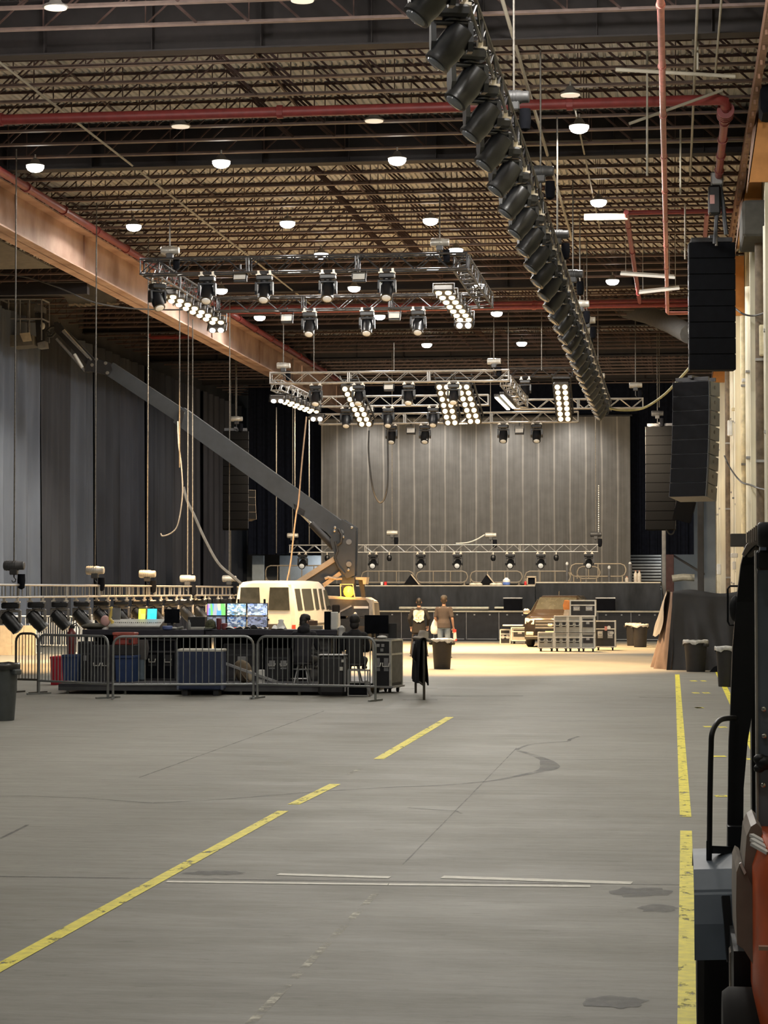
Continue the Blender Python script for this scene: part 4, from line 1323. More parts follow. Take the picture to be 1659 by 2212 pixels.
for px, lb in ((1373, 'first pale upright bottle at the right end of the stage'), (1381, 'second pale upright roll at the right end of the stage, leaning'), (1354, 'low pale bottle on the stage beside the thick stair post')):
    a = at(px, 1234 if px != 1354 else 1247, 95)
    t = thing('pale_bottle', lb, 'bottle', (a.x, 95, ZSW), 0)
    h = a.z - ZSW
    MB().lathe([(.07, 0), (.08, .02), (.08, h * .75), (.04, h * .9), (.04, h)], n=12).build('body', mat('cream_plastic', (.75, .66, .55), .5), t, smooth=True)
    MB().lathe([(.045, h), (.045, h + .04)], n=10).build('cap', mat('skin_pink', (.6, .3, .2), .5), t)

# wedge monitors and bits on the stage
for px, lb in ((889, 'black wedge monitor with a wooden edge on the stage, left one'), (1053, 'black wedge monitor with a wooden edge on the stage, right one')):
    a = at(px, 1262, 90)
    t = thing('wedge_monitor', lb, 'speaker', (a.x, 90, ZST), 0)
    MB().prism([(-.34, 0), (.26, 0), (.26, .10), (.0, .42), (-.05, .42)], 0, .6).build('cabinet', m_spk, t)
    MB().bar((-.01, -.02, .44), (.32, -.02, .03), .05, .05).build('edge_strip', m_rail, t)
    MB().box(-.28, .20, -.015, .0, .02, .12).build('grille', m_spk2, t)
a = at(1148, 1262, 89)
t = thing('framed_box', 'pale framed box with a dark opening on the stage, beside the stage wing', 'box', (a.x, 89, ZST))
MB().box(-.19, .19, 0, .3, .30, .36).box(.14, .19, 0, .3, 0, .32).box(-.19, -.14, 0, .3, 0, .32).box(-.19, .19, .0, .3, 0, .03).build('frame', m_rail, t)
MB().box(-.14, .14, .05, .29, .03, .30).build('back', m_blackmatte, t)
MB().lathe([(.05, 0), (.05, .12), (.02, .16)], n=10, c=(-.24, .0, 0)).build('red_cap', mat('bright_red', (.6, .03, .03), .4), t)
a = at(1094, 1262, 89)
t = thing('water_jug', 'white and blue plastic jug standing on the stage edge', 'jug', (a.x, 89, ZST))
MB().lathe([(.13, .0), (.15, .02), (.15, .12)], n=14).build('base', mat('blue_plastic', (.10, .18, .50), .4), t, smooth=True)
MB().lathe([(.15, .12), (.15, .20), (.07, .27), (.06, .30)], n=14).build('body', m_white, t, smooth=True)
t = thing('square_bottle', 'small red and white bottle on the stage edge, right of the boom lift tower', 'bottle', (at(830, 1262, 89).x, 89, ZST))
MB().lathe([(.06, 0), (.06, .14)], n=10, c=(.05, 0, 0)).build('red_part', mat('bright_red', (.6, .03, .03), .4), t)
MB().lathe([(.05, 0), (.05, .13)], n=10, c=(-.1, 0, 0)).build('white_part', m_white, t)
random.seed(5)
for i, px in enumerate((1022, 1034, 1066, 1078)):
    tag(MB().ell((at(px, 1262, 89).x, 89, ZST + .03), .16, .1, .06, 10, 5).build('cloth_bundle', mat('pale_rag', (.62, .55, .43), .9), smooth=True), f'pale rag bundle on the stage edge, {ORD[i]} from the left around the right wedge monitor', 'cloth', 'rags on the stage edge')

# ================================================================ WHITE VAN
m_van = mat('van_cream_white', (.56, .555, .53), .32, var=.04, spec=.5)
m_glass = mat('dark_window_glass', (.035, .038, .036), .08, var=.2, spec=.9)
m_tyre = mat('tyre_rubber', (.009, .009, .009), .85)
m_rim = mat('wheel_rim', (.35, .35, .36), .35, .6)
m_lampred = mat('tail_lamp_red', (.5, .05, .03), .3)
m_chrome = mat('chrome', (.65, .63, .58), .18, .9, var=.05)

def wheel(mb_parent, c, r, w, name='wheel', axis='x'):
    M = Matrix.Translation(c) @ Matrix.Rotation(R(90), 4, 'Y')
    o = MB(M).lathe([(r * .55, -w * .5), (r * .92, -w * .5), (r, -w * .36), (r, w * .36), (r * .92, w * .5), (r * .55, w * .5)], n=28).build(name, m_tyre, mb_parent, smooth=True)
    MB(M).lathe([(r * .1, -w * .46), (r * .54, -w * .40), (r * .57, -w * .3), (r * .57, w * .3), (r * .54, w * .40), (r * .1, w * .46)], n=20).build('hub', m_rim, o, smooth=True)
    return o

vp = at(570, 1268, 64.0)
van = thing('passenger_van', 'cream white passenger van parked with its rear doors to the viewer', 'van', (vp.x, 64, 0), R(-6.5))
Zr = at(570, 1254, 64).z
def vsec(y, zr, wr=.80, wb=.96, z0=.42):
    return [(-.90, y, z0), (-wb, y, z0 + .18), (-wb - .01, y, 1.02), (-wb + .01, y, 1.38), (-wr - .02, y, zr - .16), (-wr + .10, y, zr - .03), (-.4, y, zr), (.4, y, zr), (wr - .10, y, zr - .03), (wr + .02, y, zr - .16), (wb - .01, y, 1.38), (wb + .01, y, 1.02), (wb, y, z0 + .18), (.90, y, z0)]
MB().loft([vsec(.10, Zr - .08, .74, .93), vsec(.16, Zr - .02), vsec(.5, Zr), vsec(3.4, Zr), vsec(3.7, Zr - .06)] + [vsec(4.3, 1.45, .80, .95), vsec(5.1, 1.30, .78, .93), vsec(5.25, 1.1, .75, .90)]).build('body', m_van, van, smooth=True)
# rear windows and doors
def rquad(x0, x1, z0, z1, inset, y=.09, thick=.02):
    sl = lambda z: .10 + (.03 if z > 1.4 else 0)
    return MB().loft([[(x0, y - thick, z0), (x1, y - thick, z0), (x1 - inset, y - thick + .03, z1), (x0 + inset, y - thick + .03, z1)], [(x0, y + .05, z0), (x1, y + .05, z0), (x1 - inset, y + .06, z1), (x0 + inset, y + .06, z1)]])
zw0, zw1 = 1.42, Zr - .20
for s in (-1, 1):
    x0, x1 = (.07, .82) if s > 0 else (-.82, -.07)
    d = rquad(x0 - .03 if s > 0 else x0, x1 if s > 0 else x1 + .03, .62, Zr - .12, .03, .09, .005).build('rear_door', m_van, van)
    rquad(x0 + .04, x1 - .06, zw0, zw1, .04, .085, .015).build('rear_window', m_glass, d)
    MB().box(s * .10 - .04, s * .10 + .04, .05, .09, 1.12, 1.17).build('door_handle', m_blackmatte, d)
    MB().bbox(s * .89 - .05, s * .89 + .05, .05, .12, .72, 1.0, .01).build('tail_lamp', m_lampred, van)
MB().bbox(-.95, .95, -.06, .1, .44, .62, .03).build('rear_bumper', m_chrome, van)
MB().box(-.17, .17, .06, .085, .70, .86).build('licence_plate', m_white, van)
# side windows (right and left)
for s in (1, -1):
    for i, (y0, y1) in enumerate(((.32, .78), (1.05, 2.0), (2.28, 2.62), (2.90, 3.18), (3.45, 3.95))):
        zt_ = Zr - .24 if i < 4 else Zr - .28
        y1t = y1 if i < 4 else 3.72
        wl, wu = .955, .845
        MB().loft([[(s * wl, y0, zw0), (s * wl, y1, zw0), (s * wu, y1t, zt_), (s * wu, y0, zt_)], [(s * (wl + .012), y0, zw0), (s * (wl + .012), y1, zw0), (s * (wu + .022), y1t, zt_), (s * (wu + .022), y0, zt_)]]).build('side_window', m_glass, van)
MB().loft([[(-.75, 3.72, Zr - .12), (.75, 3.72, Zr - .12), (.84, 4.3, 1.48), (-.84, 4.3, 1.48)], [(-.75, 3.75, Zr - .10), (.75, 3.75, Zr - .10), (.84, 4.33, 1.50), (-.84, 4.33, 1.50)]]).build('windscreen', m_glass, van)
MB().bbox(.98, 1.22, 3.95, 4.05, 1.30, 1.55, .03).build('side_mirror', m_blackmatte, van)
MB().bbox(-1.22, -.98, 3.95, 4.05, 1.30, 1.55, .03).build('side_mirror', m_blackmatte, van)
MB().box(.965, .985, .3, 4.1, .96, 1.02).build('side_trim', m_chrome, van)
for x in (-.84, .84):
    for y in (.95, 4.35): wheel(van, (x, y, .37), .37, .24)

# ================================================================ BOOM LIFT
m_boom = mat('boom_grey', (.042, .048, .056), .5, var=.15, scale=3)
m_boomk = mat('boom_black', (.02, .02, .022), .5)
m_cyl = mat('cylinder_steel', (.62, .60, .55), .25, .8)
m_boomtan = mat('boom_underside', (.17, .12, .09), .6)
m_lift = mat('lift_hood_grey', (.045, .046, .048), .5, var=.25)
m_dust = mat('dusty_top', (.30, .28, .25), .8, var=.2)
YL = 71.9
def L(px, py, dy=0.0):
    p = at(px, py, YL)
    return Vector((p.x, YL + dy, p.z))
lift = thing('boom_lift', 'grey telescopic boom lift with its basket raised to the upper left', 'boom lift', (L(752, 1290).x, YL, 0))
O = Vector(lift.location)
def l(px, py, dy=0.0): return L(px, py, dy) - O
def slab(pts, d0, d1): # polygon given in picture outline, extruded in depth
    return MB().loft([[l(x, y, d0) for x, y in pts], [l(x, y, d1) for x, y in pts]])
MB().bar(l(757, 1162), l(388, 897), .40, .60, M=None).build('main_boom', m_boom, lift)
MB().bar(l(402, 905), l(238, 797), .32, .47).build('fly_boom', m_boom, lift)
MB().bar(l(640, 1098, -.0), l(395, 922), .30, .07).build('boom_cover', m_boomtan, lift)
slab([(392, 884), (402, 890), (394, 925), (384, 918)], -.24, .24).build('boom_collar', m_boomk, lift)
MB().tube(l(398, 893, -.22), l(398, 893, .22), .07, 10).build('collar_roller', m_cyl, lift)
slab([(742, 1122), (771, 1140), (769, 1243), (752, 1250), (738, 1228), (720, 1182), (716, 1166), (728, 1140)], -.32, -.24).build('tower_plate', m_boom, lift)
slab([(742, 1122), (771, 1140), (769, 1243), (752, 1250), (738, 1228), (720, 1182), (716, 1166), (728, 1140)], .24, .32).build('tower_plate', m_boom, lift)
slab([(748, 1140), (766, 1146), (764, 1240), (750, 1240)], -.24, .24).build('tower_core', m_boom, lift)
for (x, y) in ((757, 1171), (757, 1219), (740, 1150)):
    MB().tube(l(x, y, -.36), l(x, y, -.31), .09, 14).build('pivot_pin', mat('pin_grey', (.16, .17, .18), .5), lift)
for (x, y) in ((727, 1140), (763, 1140), (745, 1160), (726, 1147), (756, 1231)):
    MB().ell(l(x, y, -.36), .05, .04, .05, 8, 5).build('bolt_cap', m_cyl, lift)
# lift cylinder
MB().tube(l(724, 1182, -.1), l(674, 1130, -.1), .14, 10).build('lift_cylinder', m_boomk, lift, smooth=True)
MB().tube(l(674, 1130, -.1), l(652, 1108, -.1), .075, 10).build('cylinder_rod', m_cyl, lift, smooth=True)
slab([(636, 1088), (662, 1104), (658, 1116), (640, 1108)], -.2, .2).build('cylinder_bracket', m_boomk, lift)
# lower riser arms
slab([(733, 1208), (738, 1236), (660, 1285), (612, 1290), (648, 1258)], -.18, .18).build('riser_arm', m_boom, lift)
MB().bar(l(726, 1207, -.22), l(640, 1262, -.22), .10, .17).build('riser_link', m_rail, lift)
MB().bar(l(738, 1238, -.22), l(680, 1280, -.22), .10, .13).build('riser_link', m_rail, lift)
MB().path([l(728, 1170, -.36), l(733, 1190, -.38), l(727, 1205, -.38), l(735, 1225, -.38), l(748, 1240, -.37)], .045, 6).path([l(735, 1143, -.36), l(742, 1155, -.38), l(740, 1172, -.38), l(732, 1178, -.37)], .055, 6).build('hydraulic_hose', m_cab, lift, smooth=True)
# chassis and hood
slab([(690, 1292), (800, 1296), (810, 1302), (813, 1330), (745, 1330), (735, 1340), (690, 1340)], -.9, .9).build('engine_hood', m_lift, lift)
slab([(690, 1287), (795, 1291), (808, 1299), (800, 1304), (690, 1299)], -.85, .85).build('hood_top', m_dust, lift)
MB().bar(l(741, 1322, -.92), l(768, 1308, -.92), .03, .05).bar(l(715, 1331, -.92), l(741, 1322, -.92), .03, .05).build('hood_trim', m_steel, lift)
slab([(773, 1309), (804, 1309), (804, 1314), (773, 1314)], -.93, -.90).build('name_plate', m_white, lift)
MB().ell(l(776, 1325, -.91), .05, .03, .05, 8, 6).build('hood_latch', m_white, lift)
slab([(690, 1338), (815, 1334), (815, 1352), (690, 1352)], -1.0, 1.0).build('chassis', m_boomk, lift)
slab([(796, 1291), (812, 1296), (814, 1328), (806, 1328), (806, 1304)], -.95, -.5).build('corner_post', m_dust, lift)
slab([(738, 1245), (768, 1248), (766, 1295), (744, 1295)], -.2, .2).build('turntable_post', m_boom, lift)
slab([(771, 1247), (795, 1247), (793, 1262), (787, 1262), (786, 1253), (771, 1252)], -.3, .3).build('top_bracket', m_rail, lift)
slab([(775, 1253), (786, 1253), (790, 1292), (782, 1292)], -.1, .1).build('bracket_leg', m_boomk, lift)
for dx in (705, 795):
    for dy in (-.8, .8):
        c = l(dx, 1290, dy); c.z = .45
        wheel(lift, c, .45, .34)
# beacon
MB().lathe([(.07, 0), (.06, .05)], c=l(758, 1292, -.5), n=12).build('beacon_base', m_boomk, lift)
m_amb = mat('amber_beacon', (1, .6, .1), .3, emit=(1.0, .46, .03), strength=1.5)
bc0 = l(758, 1289, -.5)
bea = MB().lathe([(.08, 0), (.15, .06), (.18, .17), (.15, .28), (.08, .34), (.02, .35)], c=bc0, n=14).build('beacon_dome', m_amb, lift, smooth=True)
light('beacon_glow', 'POINT', bc0 + Vector((0, -.5, .2)), 60, (1.0, .42, .05), lift, .12)
MB().path([l(742, 1290, -.6), l(741, 1262, -.6), l(768, 1262, -.6), l(772, 1290, -.6)], .02).path([l(718, 1248, -.3), l(730, 1251, -.3), l(742, 1250, -.3)], .04).path([l(705, 1250, -.3), l(712, 1247, -.3), l(720, 1249, -.3)], .05).build('beacon_guard', m_rail, lift)
# elbow, jib, basket
slab([(194, 774), (215, 777), (242, 785), (246, 800), (238, 812), (200, 803), (186, 804)], -.22, .22).build('elbow_block', m_boomk, lift)
for (x, y) in ((232, 786), (212, 778), (236, 807), (203, 790)):
    MB().tube(l(x, y, -.26), l(x, y, -.21), .06, 8).build('elbow_pin', m_cyl, lift)
MB().bar(l(202, 787), l(124, 706), .26, .30).build('jib_arm', m_boomk, lift)
MB().tube(l(198, 778, -.16), l(138, 716, -.16), .05, 8).build('jib_link', m_cyl, lift)
MB().tube(l(202, 780, -.22), l(142, 714, -.22), .035, 8).build('jib_link', m_cyl, lift)
MB().tube(l(186, 802, -.1), l(124, 732, -.1), .05, 8).build('jib_link', m_steel, lift)
MB().tube(l(181, 795, -.18), l(164, 766, -.18), .055, 8).build('jib_cylinder', m_white, lift)
slab([(120, 698), (128, 696), (142, 712), (132, 722), (120, 712)], -.18, .18).build('jib_head', m_boomk, lift)
MB().path([l(112, 724, -.1), l(104, 716, -.12), l(112, 708, -.12), l(122, 706, -.1), l(134, 700, -.1)], .05).path([l(104, 728, -.12), l(116, 728, -.14), l(122, 720, -.12)], .04).build('hose_bundle', m_cab, lift, smooth=True)
bk = MB()
fx = [(8, 741), (99, 741)]
for dy in (-.45, .45):
    for yy in (650, 692): bk.tube(l(8, yy, dy), l(98, yy, dy), .03, 6)
    for xx in (8, 27, 52, 72, 98): bk.tube(l(xx, 650, dy), l(xx, 738, dy), .024, 6)
for xx in (8, 98):
    for yy in (650, 692): bk.tube(l(xx, yy, -.45), l(xx, yy, .45), .03, 6)
bk.build('basket_rail', mat('basket_steel', (.24, .24, .25), .5), lift)
slab([(6, 727), (78, 727), (80, 748), (30, 752), (6, 738)], -.48, .48).build('basket_floor', mat('basket_floor_grey', (.13, .125, .115), .6), lift)
slab([(52, 724), (74, 722), (78, 740), (60, 742)], -.54, -.49).build('toe_plate', mat('tan_plate', (.52, .46, .36), .6), lift)
slab([(80, 658), (97, 664), (96, 676), (76, 672)], -.2, .2).build('control_box', mat('control_grey', (.12, .12, .125), .5), lift)
slab([(78, 676), (98, 678), (100, 740), (82, 742)], -.15, .15).build('basket_mount', m_boomk, lift)
slab([(84, 742), (100, 738), (102, 752), (86, 754)], -.2, .2).build('rotator', m_steel, lift)
MB().ell(l(97, 706, -.25), .08, .06, .12, 8, 6).build('work_lamp', m_white, lift, smooth=True)
slab([(62, 606), (69, 606), (69, 622), (65, 628), (60, 624)], .3, .36).build('hanging_strap', m_white, lift) if False else None

# ================================================================ PARKED CAR
m_suv = mat('suv_brown', (.030, .024, .021), .2, .3, var=.08)
m_suvtrim = mat('suv_dark_trim', (.03, .028, .026), .5)
m_head = mat('headlamp_glass', (.75, .68, .55), .12, var=.05, spec=.9)
sp = at(1189, 1397, 77.5)
suv = thing('parked_car', 'brown sport utility car parked nose-on before the stage, behind the stacked cases', 'car', (sp.x, 77.5, 0), R(-5))
def csec(y, z0, zb, zr, wb, wr):
    return [(-wb + .06, y, z0), (-wb, y, z0 + .15), (-wb, y, zb - .15), (-wb + .05, y, zb), (-wr - .03, y, zr - .10), (-wr + .08, y, zr), (wr - .08, y, zr), (wr + .03, y, zr - .10), (wb - .05, y, zb), (wb, y, zb - .15), (wb, y, z0 + .15), (wb - .06, y, z0)]
MB().loft([csec(.0, .32, .86, .92, .86, .76), csec(.08, .26, .98, 1.03, .92, .80), csec(.45, .24, 1.07, 1.13, .96, .84), csec(1.15, .24, 1.13, 1.20, .97, .84), csec(1.25, .24, 1.14, 1.24, .97, .82),
           csec(2.0, .24, 1.16, 1.74, .97, .70), csec(2.5, .24, 1.16, 1.80, .97, .70), csec(4.2, .24, 1.16, 1.79, .96, .70), csec(4.7, .28, 1.12, 1.35, .92, .72), csec(4.8, .4, .9, 1.0, .85, .75)]).build('body', m_suv, suv, smooth=True)
MB().loft([[(-.76, 1.27, 1.19), (.76, 1.27, 1.19), (.66, 1.98, 1.70), (-.66, 1.98, 1.70)], [(-.76, 1.23, 1.22), (.76, 1.23, 1.22), (.66, 1.94, 1.73), (-.66, 1.94, 1.73)]]).build('windscreen', m_glass, suv)
for s in (-1, 1):
    MB().loft([[(s * .955, 1.55, 1.2), (s * .955, 4.1, 1.2), (s * .775, 4.0, 1.66), (s * .775, 2.15, 1.66)], [(s * .935, 1.55, 1.2), (s * .935, 4.1, 1.2), (s * .755, 4.0, 1.66), (s * .755, 2.15, 1.66)]]).build('side_window', m_glass, suv)
    MB().loft([[(s * .58, -.02, .80), (s * .90, .04, .82), (s * .90, .06, 1.00), (s * .56, .0, .98)], [(s * .58, .14, .80), (s * .90, .30, .82), (s * .92, .36, 1.02), (s * .56, .2, 1.0)]]).build('headlamp', m_head, suv)
    MB().bbox(s * 1.08 - .12, s * 1.08 + .12, 1.5, 1.6, 1.14, 1.32, .04).build('side_mirror', m_chrome, suv)
    MB().bbox(s * .72 - .13, s * .72 + .13, -.04, .08, .42, .54, .02).build('fog_lamp', m_head, suv)
for z in (.66, .76, .87):
    MB().box(-.52, .52, -.045, .03, z, z + .055).build('grille_bar', m_chrome, suv)
MB().box(-.54, .54, -.03, .05, .62, .95).build('grille', m_suvtrim, suv)
MB().bbox(-.90, .90, -.07, .15, .28, .40, .03).build('bumper', m_suvtrim, suv)
MB().box(-.17, .17, -.085, -.06, .46, .57).build('licence_plate', mat('plate_pale_green', (.45, .55, .38), .5), suv)
MB().ell((0, -.04, .78), .11, .03, .055, 12, 6).build('badge', m_chrome, suv)
MB().tube((.0, 2.2, 1.8), (.0, 2.25, 1.95), .012, 5).build('aerial', m_suvtrim, suv)
for x in (-.84, .84):
    for y in (.92, 3.75): wheel(suv, (x, y, .36), .36, .24)

# ================================================================ ROAD CASES
m_case = mat('case_cream', (.27, .27, .245), .55, var=.12)
m_casek = mat('case_black', (.011, .011, .013), .55, var=.3)
m_edgew = mat('case_edge', (.60, .59, .54), .4, .4)
def rcase(label, c, w, d, h, mface, wheels=True, kind='handles', group=None, rz=0.0, edge=None):
    t = thing('road_case', label, 'case', c, rz, group)
    z0 = .12 if wheels else 0.0
    MB().bbox(-w / 2, w / 2, -d / 2, d / 2, z0, h, .012).build('body', mface, t)
    mb = MB(); e = .022
    for x in (-w / 2, w / 2):
        for y in (-d / 2, d / 2): mb.cbox((x, y, (z0 + h) / 2), e * 2, e * 2, h - z0)
    for z in (z0, h, z0 + (h - z0) * .70):
        for y in (-d / 2, d / 2): mb.cbox((0, y, z), w, e * 1.7, e * 1.7)
        for x in (-w / 2, w / 2): mb.cbox((x, 0, z), e * 1.7, d, e * 1.7)
    mb.build('edging', edge or m_edgew, t)
    if kind == 'handles':
        for s in (-1, 1):
            x = s * w * .25
            MB().box(x - w * .13, x + w * .13, -d / 2 - .014, -d / 2 + .0, z0 + (h - z0) * .34, z0 + (h - z0) * .62).build('handle_plate', m_casek if mface is not m_casek else m_steel, t)
            MB().path([(x - .07, -d / 2 - .02, z0 + (h - z0) * .52), (x - .06, -d / 2 - .05, z0 + (h - z0) * .44), (x + .06, -d / 2 - .05, z0 + (h - z0) * .44), (x + .07, -d / 2 - .02, z0 + (h - z0) * .52)], .012).build('handle', m_edgew, t)
    elif kind == 'open':
        MB().box(-w * .38, w * .38, -d / 2 - .012, -d / 2, z0 + (h - z0) * .32, z0 + (h - z0) * .85).build('dark_panel', m_casek, t)
        MB().box(-w * .12, w * .12, -d / 2 - .02, -d / 2 - .01, z0 + (h - z0) * .52, z0 + (h - z0) * .66).build('latch', m_steel, t)
    if wheels:
        for x in (-w * .36, w * .36):
            for y in (-d * .36, d * .36):
                MB().box(x - .04, x + .04, y - .04, y + .04, .08, z0).lathe([(.015, -.02), (.05, -.02), (.05, .02), (.015, .02)], n=12, M=Matrix.Translation((x, y, .05)) @ Matrix.Rotation(R(90), 4, 'Y')).build('caster', m_tyre, t)
    return t
Yc = 72.6
z = lambda y: at(1220, y, Yc).z
rows = [(1162, 1196, 'bottom left small cream road case standing alone at the left of the stack'), (1198, 1226, 'cream road case in the bottom row, second from the left'), (1227, 1254, 'cream road case in the bottom row, third from the left'), (1255, 1285, 'dark-fronted road case at the right end of the bottom row')]
hb = z(1367)
for i, (x0, x1, lb) in enumerate(rows):
    a, b2 = at(x0, 1400, Yc).x, at(x1, 1400, Yc).x
    rcase(lb, ((a + b2) / 2, Yc + .3, 0), b2 - a - .02, .6, hb, m_case, True, 'open' if i == 3 else 'handles', 'stacked cream road cases')
for i, (x0, x1, lb) in enumerate([(1197, 1226, 'cream road case in the top row, left one'), (1227, 1254, 'cream road case in the top row, middle one'), (1255, 1285, 'dark-fronted road case at the right end of the top row')]):
    a, b2 = at(x0, 1400, Yc).x, at(x1, 1400, Yc).x
    rcase(lb, ((a + b2) / 2, Yc + .3, hb + .012), b2 - a - .02, .6, z(1332) - hb, m_case, i == 1 and False, 'open' if i == 2 else 'handles', 'stacked cream road cases')
a, b2 = at(1232, 1330, Yc).x, at(1286, 1330, Yc).x
rcase('wide black case with a pale lid edge lying on top of the cream road cases', ((a + b2) / 2, Yc + .3, z(1332) + .025), b2 - a, .58, z(1299) - z(1332), m_casek, False, 'handles', None, 0)
o = MB()
c0 = Vector((at(1224, 1332, Yc).x, Yc + .2, z(1332) + .02))
o = thing('orange_jacket', 'orange jacket and tan cloth piled on the cream cases, left of the black case', 'cloth', c0)
MB().loft([[(-.10, -.08, .20), (.10, -.08, .20), (.10, .1, .20), (-.10, .1, .20)], [(-.13, -.1, .34), (.11, -.1, .34), (.11, .1, .34), (-.13, .1, .34)], [(-.08, -.06, .52), (.13, -.05, .50), (.12, .06, .50), (-.06, .06, .52)]]).build('orange_part', mat('orange_cloth', (.68, .25, .07), .85), o, smooth=True)
MB().loft([[(-.12, -.1, .0), (.10, -.1, .0), (.10, .1, .0), (-.12, .1, .0)], [(-.09, -.09, .12), (.09, -.09, .12), (.09, .1, .12), (-.09, .1, .12)], [(-.08, -.08, .21), (.09, -.08, .21), (.09, .1, .21), (-.08, .1, .21)]]).build('tan_part', mat('tan_cloth', (.62, .50, .36), .85), o, smooth=True)
a, b2 = at(1286, 1398, 74).x, at(1329, 1398, 74).x
t = rcase('tall black road case with bright latches, right of the cream stack', ((a + b2) / 2, 74.3, 0), b2 - a, .6, at(1300, 1342, 74).z, m_casek, True, 'handles', None, 0)
MB().box(-.25, -.10, -.32, -.30, .55, .62).box(.15, .28, -.32, -.30, .55, .62).build('latch', m_edgew, t)
MB().lathe([(.06, -.02), (.06, .02)], n=12, M=Matrix.Translation((.12, -.31, .76)) @ Matrix.Rotation(R(90), 4, 'X')).build('round_badge', m_white, t)
MB().box(-.02, .06, -.325, -.30, .66, .8).build('red_tag', mat('pink_tag', (.6, .25, .22), .6), t)
a, b2 = at(1103, 1386, 82).x, at(1130, 1386, 82).x
rcase('small silver road case half behind the parked car, at its left', ((a + b2) / 2 + .1, 82.4, 0), .62, .5, at(1110, 1356, 82).z, m_case, True, 'open', None)
a = at(1092, 1386, 82.5)
rcase('small black case beside the silver case before the barricade', (a.x, 82.6, 0), .36, .5, at(1110, 1361, 82).z, m_casek, False, 'handles')
a, b2 = at(1086, 1353, 82.2), at(1130, 1353, 82.2)
tag(MB().bbox(a.x, b2.x, 82.1, 82.7, a.z + .01, a.z + .06, .01).build('case_lid', m_edgew), 'pale flat lid lying on the two small cases left of the parked car', 'lid')

# ================================================================ BINS
m_bin = mat('bin_dark', (.017, .016, .017), .6, var=.2)
m_binb = mat('bin_brown', (.022, .018, .015), .6, var=.2)
m_liner = mat('liner_pale', (.50, .50, .48), .35, var=.25, scale=14)
m_linerk = mat('liner_black', (.015, .015, .015), .3, var=.3, scale=14)
def bin_(label, p, h, r, m=None, liner=None, group=None):
    m = m or m_bin
    t = thing('trash_bin', label, 'bin', p, random.uniform(0, 3), group)
    MB().lathe([(r * .78, 0), (r * .80, .02), (r * .98, h * .93), (r * 1.06, h * .935), (r * 1.06, h * .985), (r * .95, h), (r * .93, h * .97), (r * .76, .05)], n=24).build('body', m, t, smooth=True)
    for s in (-1, 1):
        MB().bbox(s * r * 1.06 - .05, s * r * 1.06 + .05, -.09, .09, h * .80, h * .90, .02).build('handle', m, t)
    if liner:
        rnd = random.Random(label)
        n = 26
        rings = []
        for (rr, zz, j) in ((.90, .95, 0), (1.03, 1.012, .015), (1.10, .99, .02), (1.10, .93, .03), (1.085, .89, .05)):
            rings.append([(r * rr * math.cos(2 * PI * i / n) * (1 + rnd.uniform(-j, j) * .6), r * rr * math.sin(2 * PI * i / n), h * zz + rnd.uniform(-j, j) * .7) for i in range(n)])
        MB().loft(rings, caps=False).build('bin_liner', liner, t, smooth='all')
    return t
random.seed(2)
bin_('tall black bin with a pale liner, before the two standing people', gnd(955, 1445), .77, .265, m_binb, m_liner)
bin_('dark bin at the left picture edge, the nearest bin', gnd(-2, 1556), .90, .30, mat('bin_slate', (.045, .052, .055), .5), m_linerk)
bin_('black bin right of the cases, left one of the pair', gnd(1368, 1395), .80, .27, m_bin, m_liner)
bin_('black bin right of the cases, right one of the pair', gnd(1383, 1398), .80, .27, m_bin, m_liner)
bin_('black bin with a pale liner before the covered pile', gnd(1503, 1451), .78, .29, m_bin, m_liner)
bin_('narrow black bin with a pale liner near the forklift, standing on the yellow line', gnd(1573, 1483), .84, .26, m_bin, m_liner)
bin_('small black bin half behind the forklift post', gnd(1592, 1476), .48, .2, m_bin, m_liner)

# ================================================================ COVERED PILE
m_tarp = mat('tarp_black', (.020, .020, .022), .55, var=.25, scale=2, spec=.4, bump=.15)
m_tarpb = mat('tarp_brown', (.15, .105, .085), .8, var=.25, scale=3)
m_plastic = mat('grey_plastic_sheet', (.27, .265, .26), .5, var=.12, scale=3)
yp = 57.0
t = thing('covered_pile', 'large pile covered with a black tarpaulin against the right wall', 'covered pile', (0, yp, 0))
cx0, cx1 = at(1455, 1400, yp).x, XR - .06
zt_ = at(1480, 1276, yp).z
rnd = random.Random(4)
def tarp(u, v):
    x = cx0 + (cx1 - cx0) * u
    w = .05 * math.sin(9 * u + 3 * v) + .04 * math.sin(17 * u - 5 * v + 1) + .03 * math.sin(31 * u + 9 * v)
    if v < .6:
        k = v / .6
        y = -.30 * (1 - k) ** 1.3 + w * (1.0 - k)
        zz = .0 + (zt_ - .04) * k
        xx = x - (.18 * (1 - k) if u < .1 else 0)
        return (xx, y, zz + (.06 * math.sin(5 * u + 2) * k * k))
    k = (v - .6) / .4
    return (x, k * 3.2, zt_ - .02 + .05 * math.sin(8 * u) - .06 * k)
MB().grid(tarp, 60, 40).build('tarpaulin', m_tarp, t, smooth='all')
def lside(u, v):
    y = .02 + u * 2.4 - .30 * (1 - v) * (1 - u)
    w = .06 * math.sin(14 * u + 4 * v) + .04 * math.sin(31 * u)
    return (cx0 - .02 - (.12 + .30 * (1 - v) ** 1.2) * min(1, u * 2.2) - .06 * (1 - v) + w * (1.1 - v), y, .0 + (zt_ - .03) * v)
MB().grid(lside, 30, 24).build('brown_side_cover', m_tarpb, t, smooth='all')
def flap(u, v):
    return (cx0 - .14 - .42 * (1 - v) * (.55 + .45 * u) + .04 * math.sin(9 * u + 6 * v), .5 + 1.9 * u, zt_ - .03 - 1.12 * (1 - v) + .05 * math.sin(11 * u))
MB().grid(flap, 16, 16).build('plastic_flap', m_plastic, t, smooth='all')
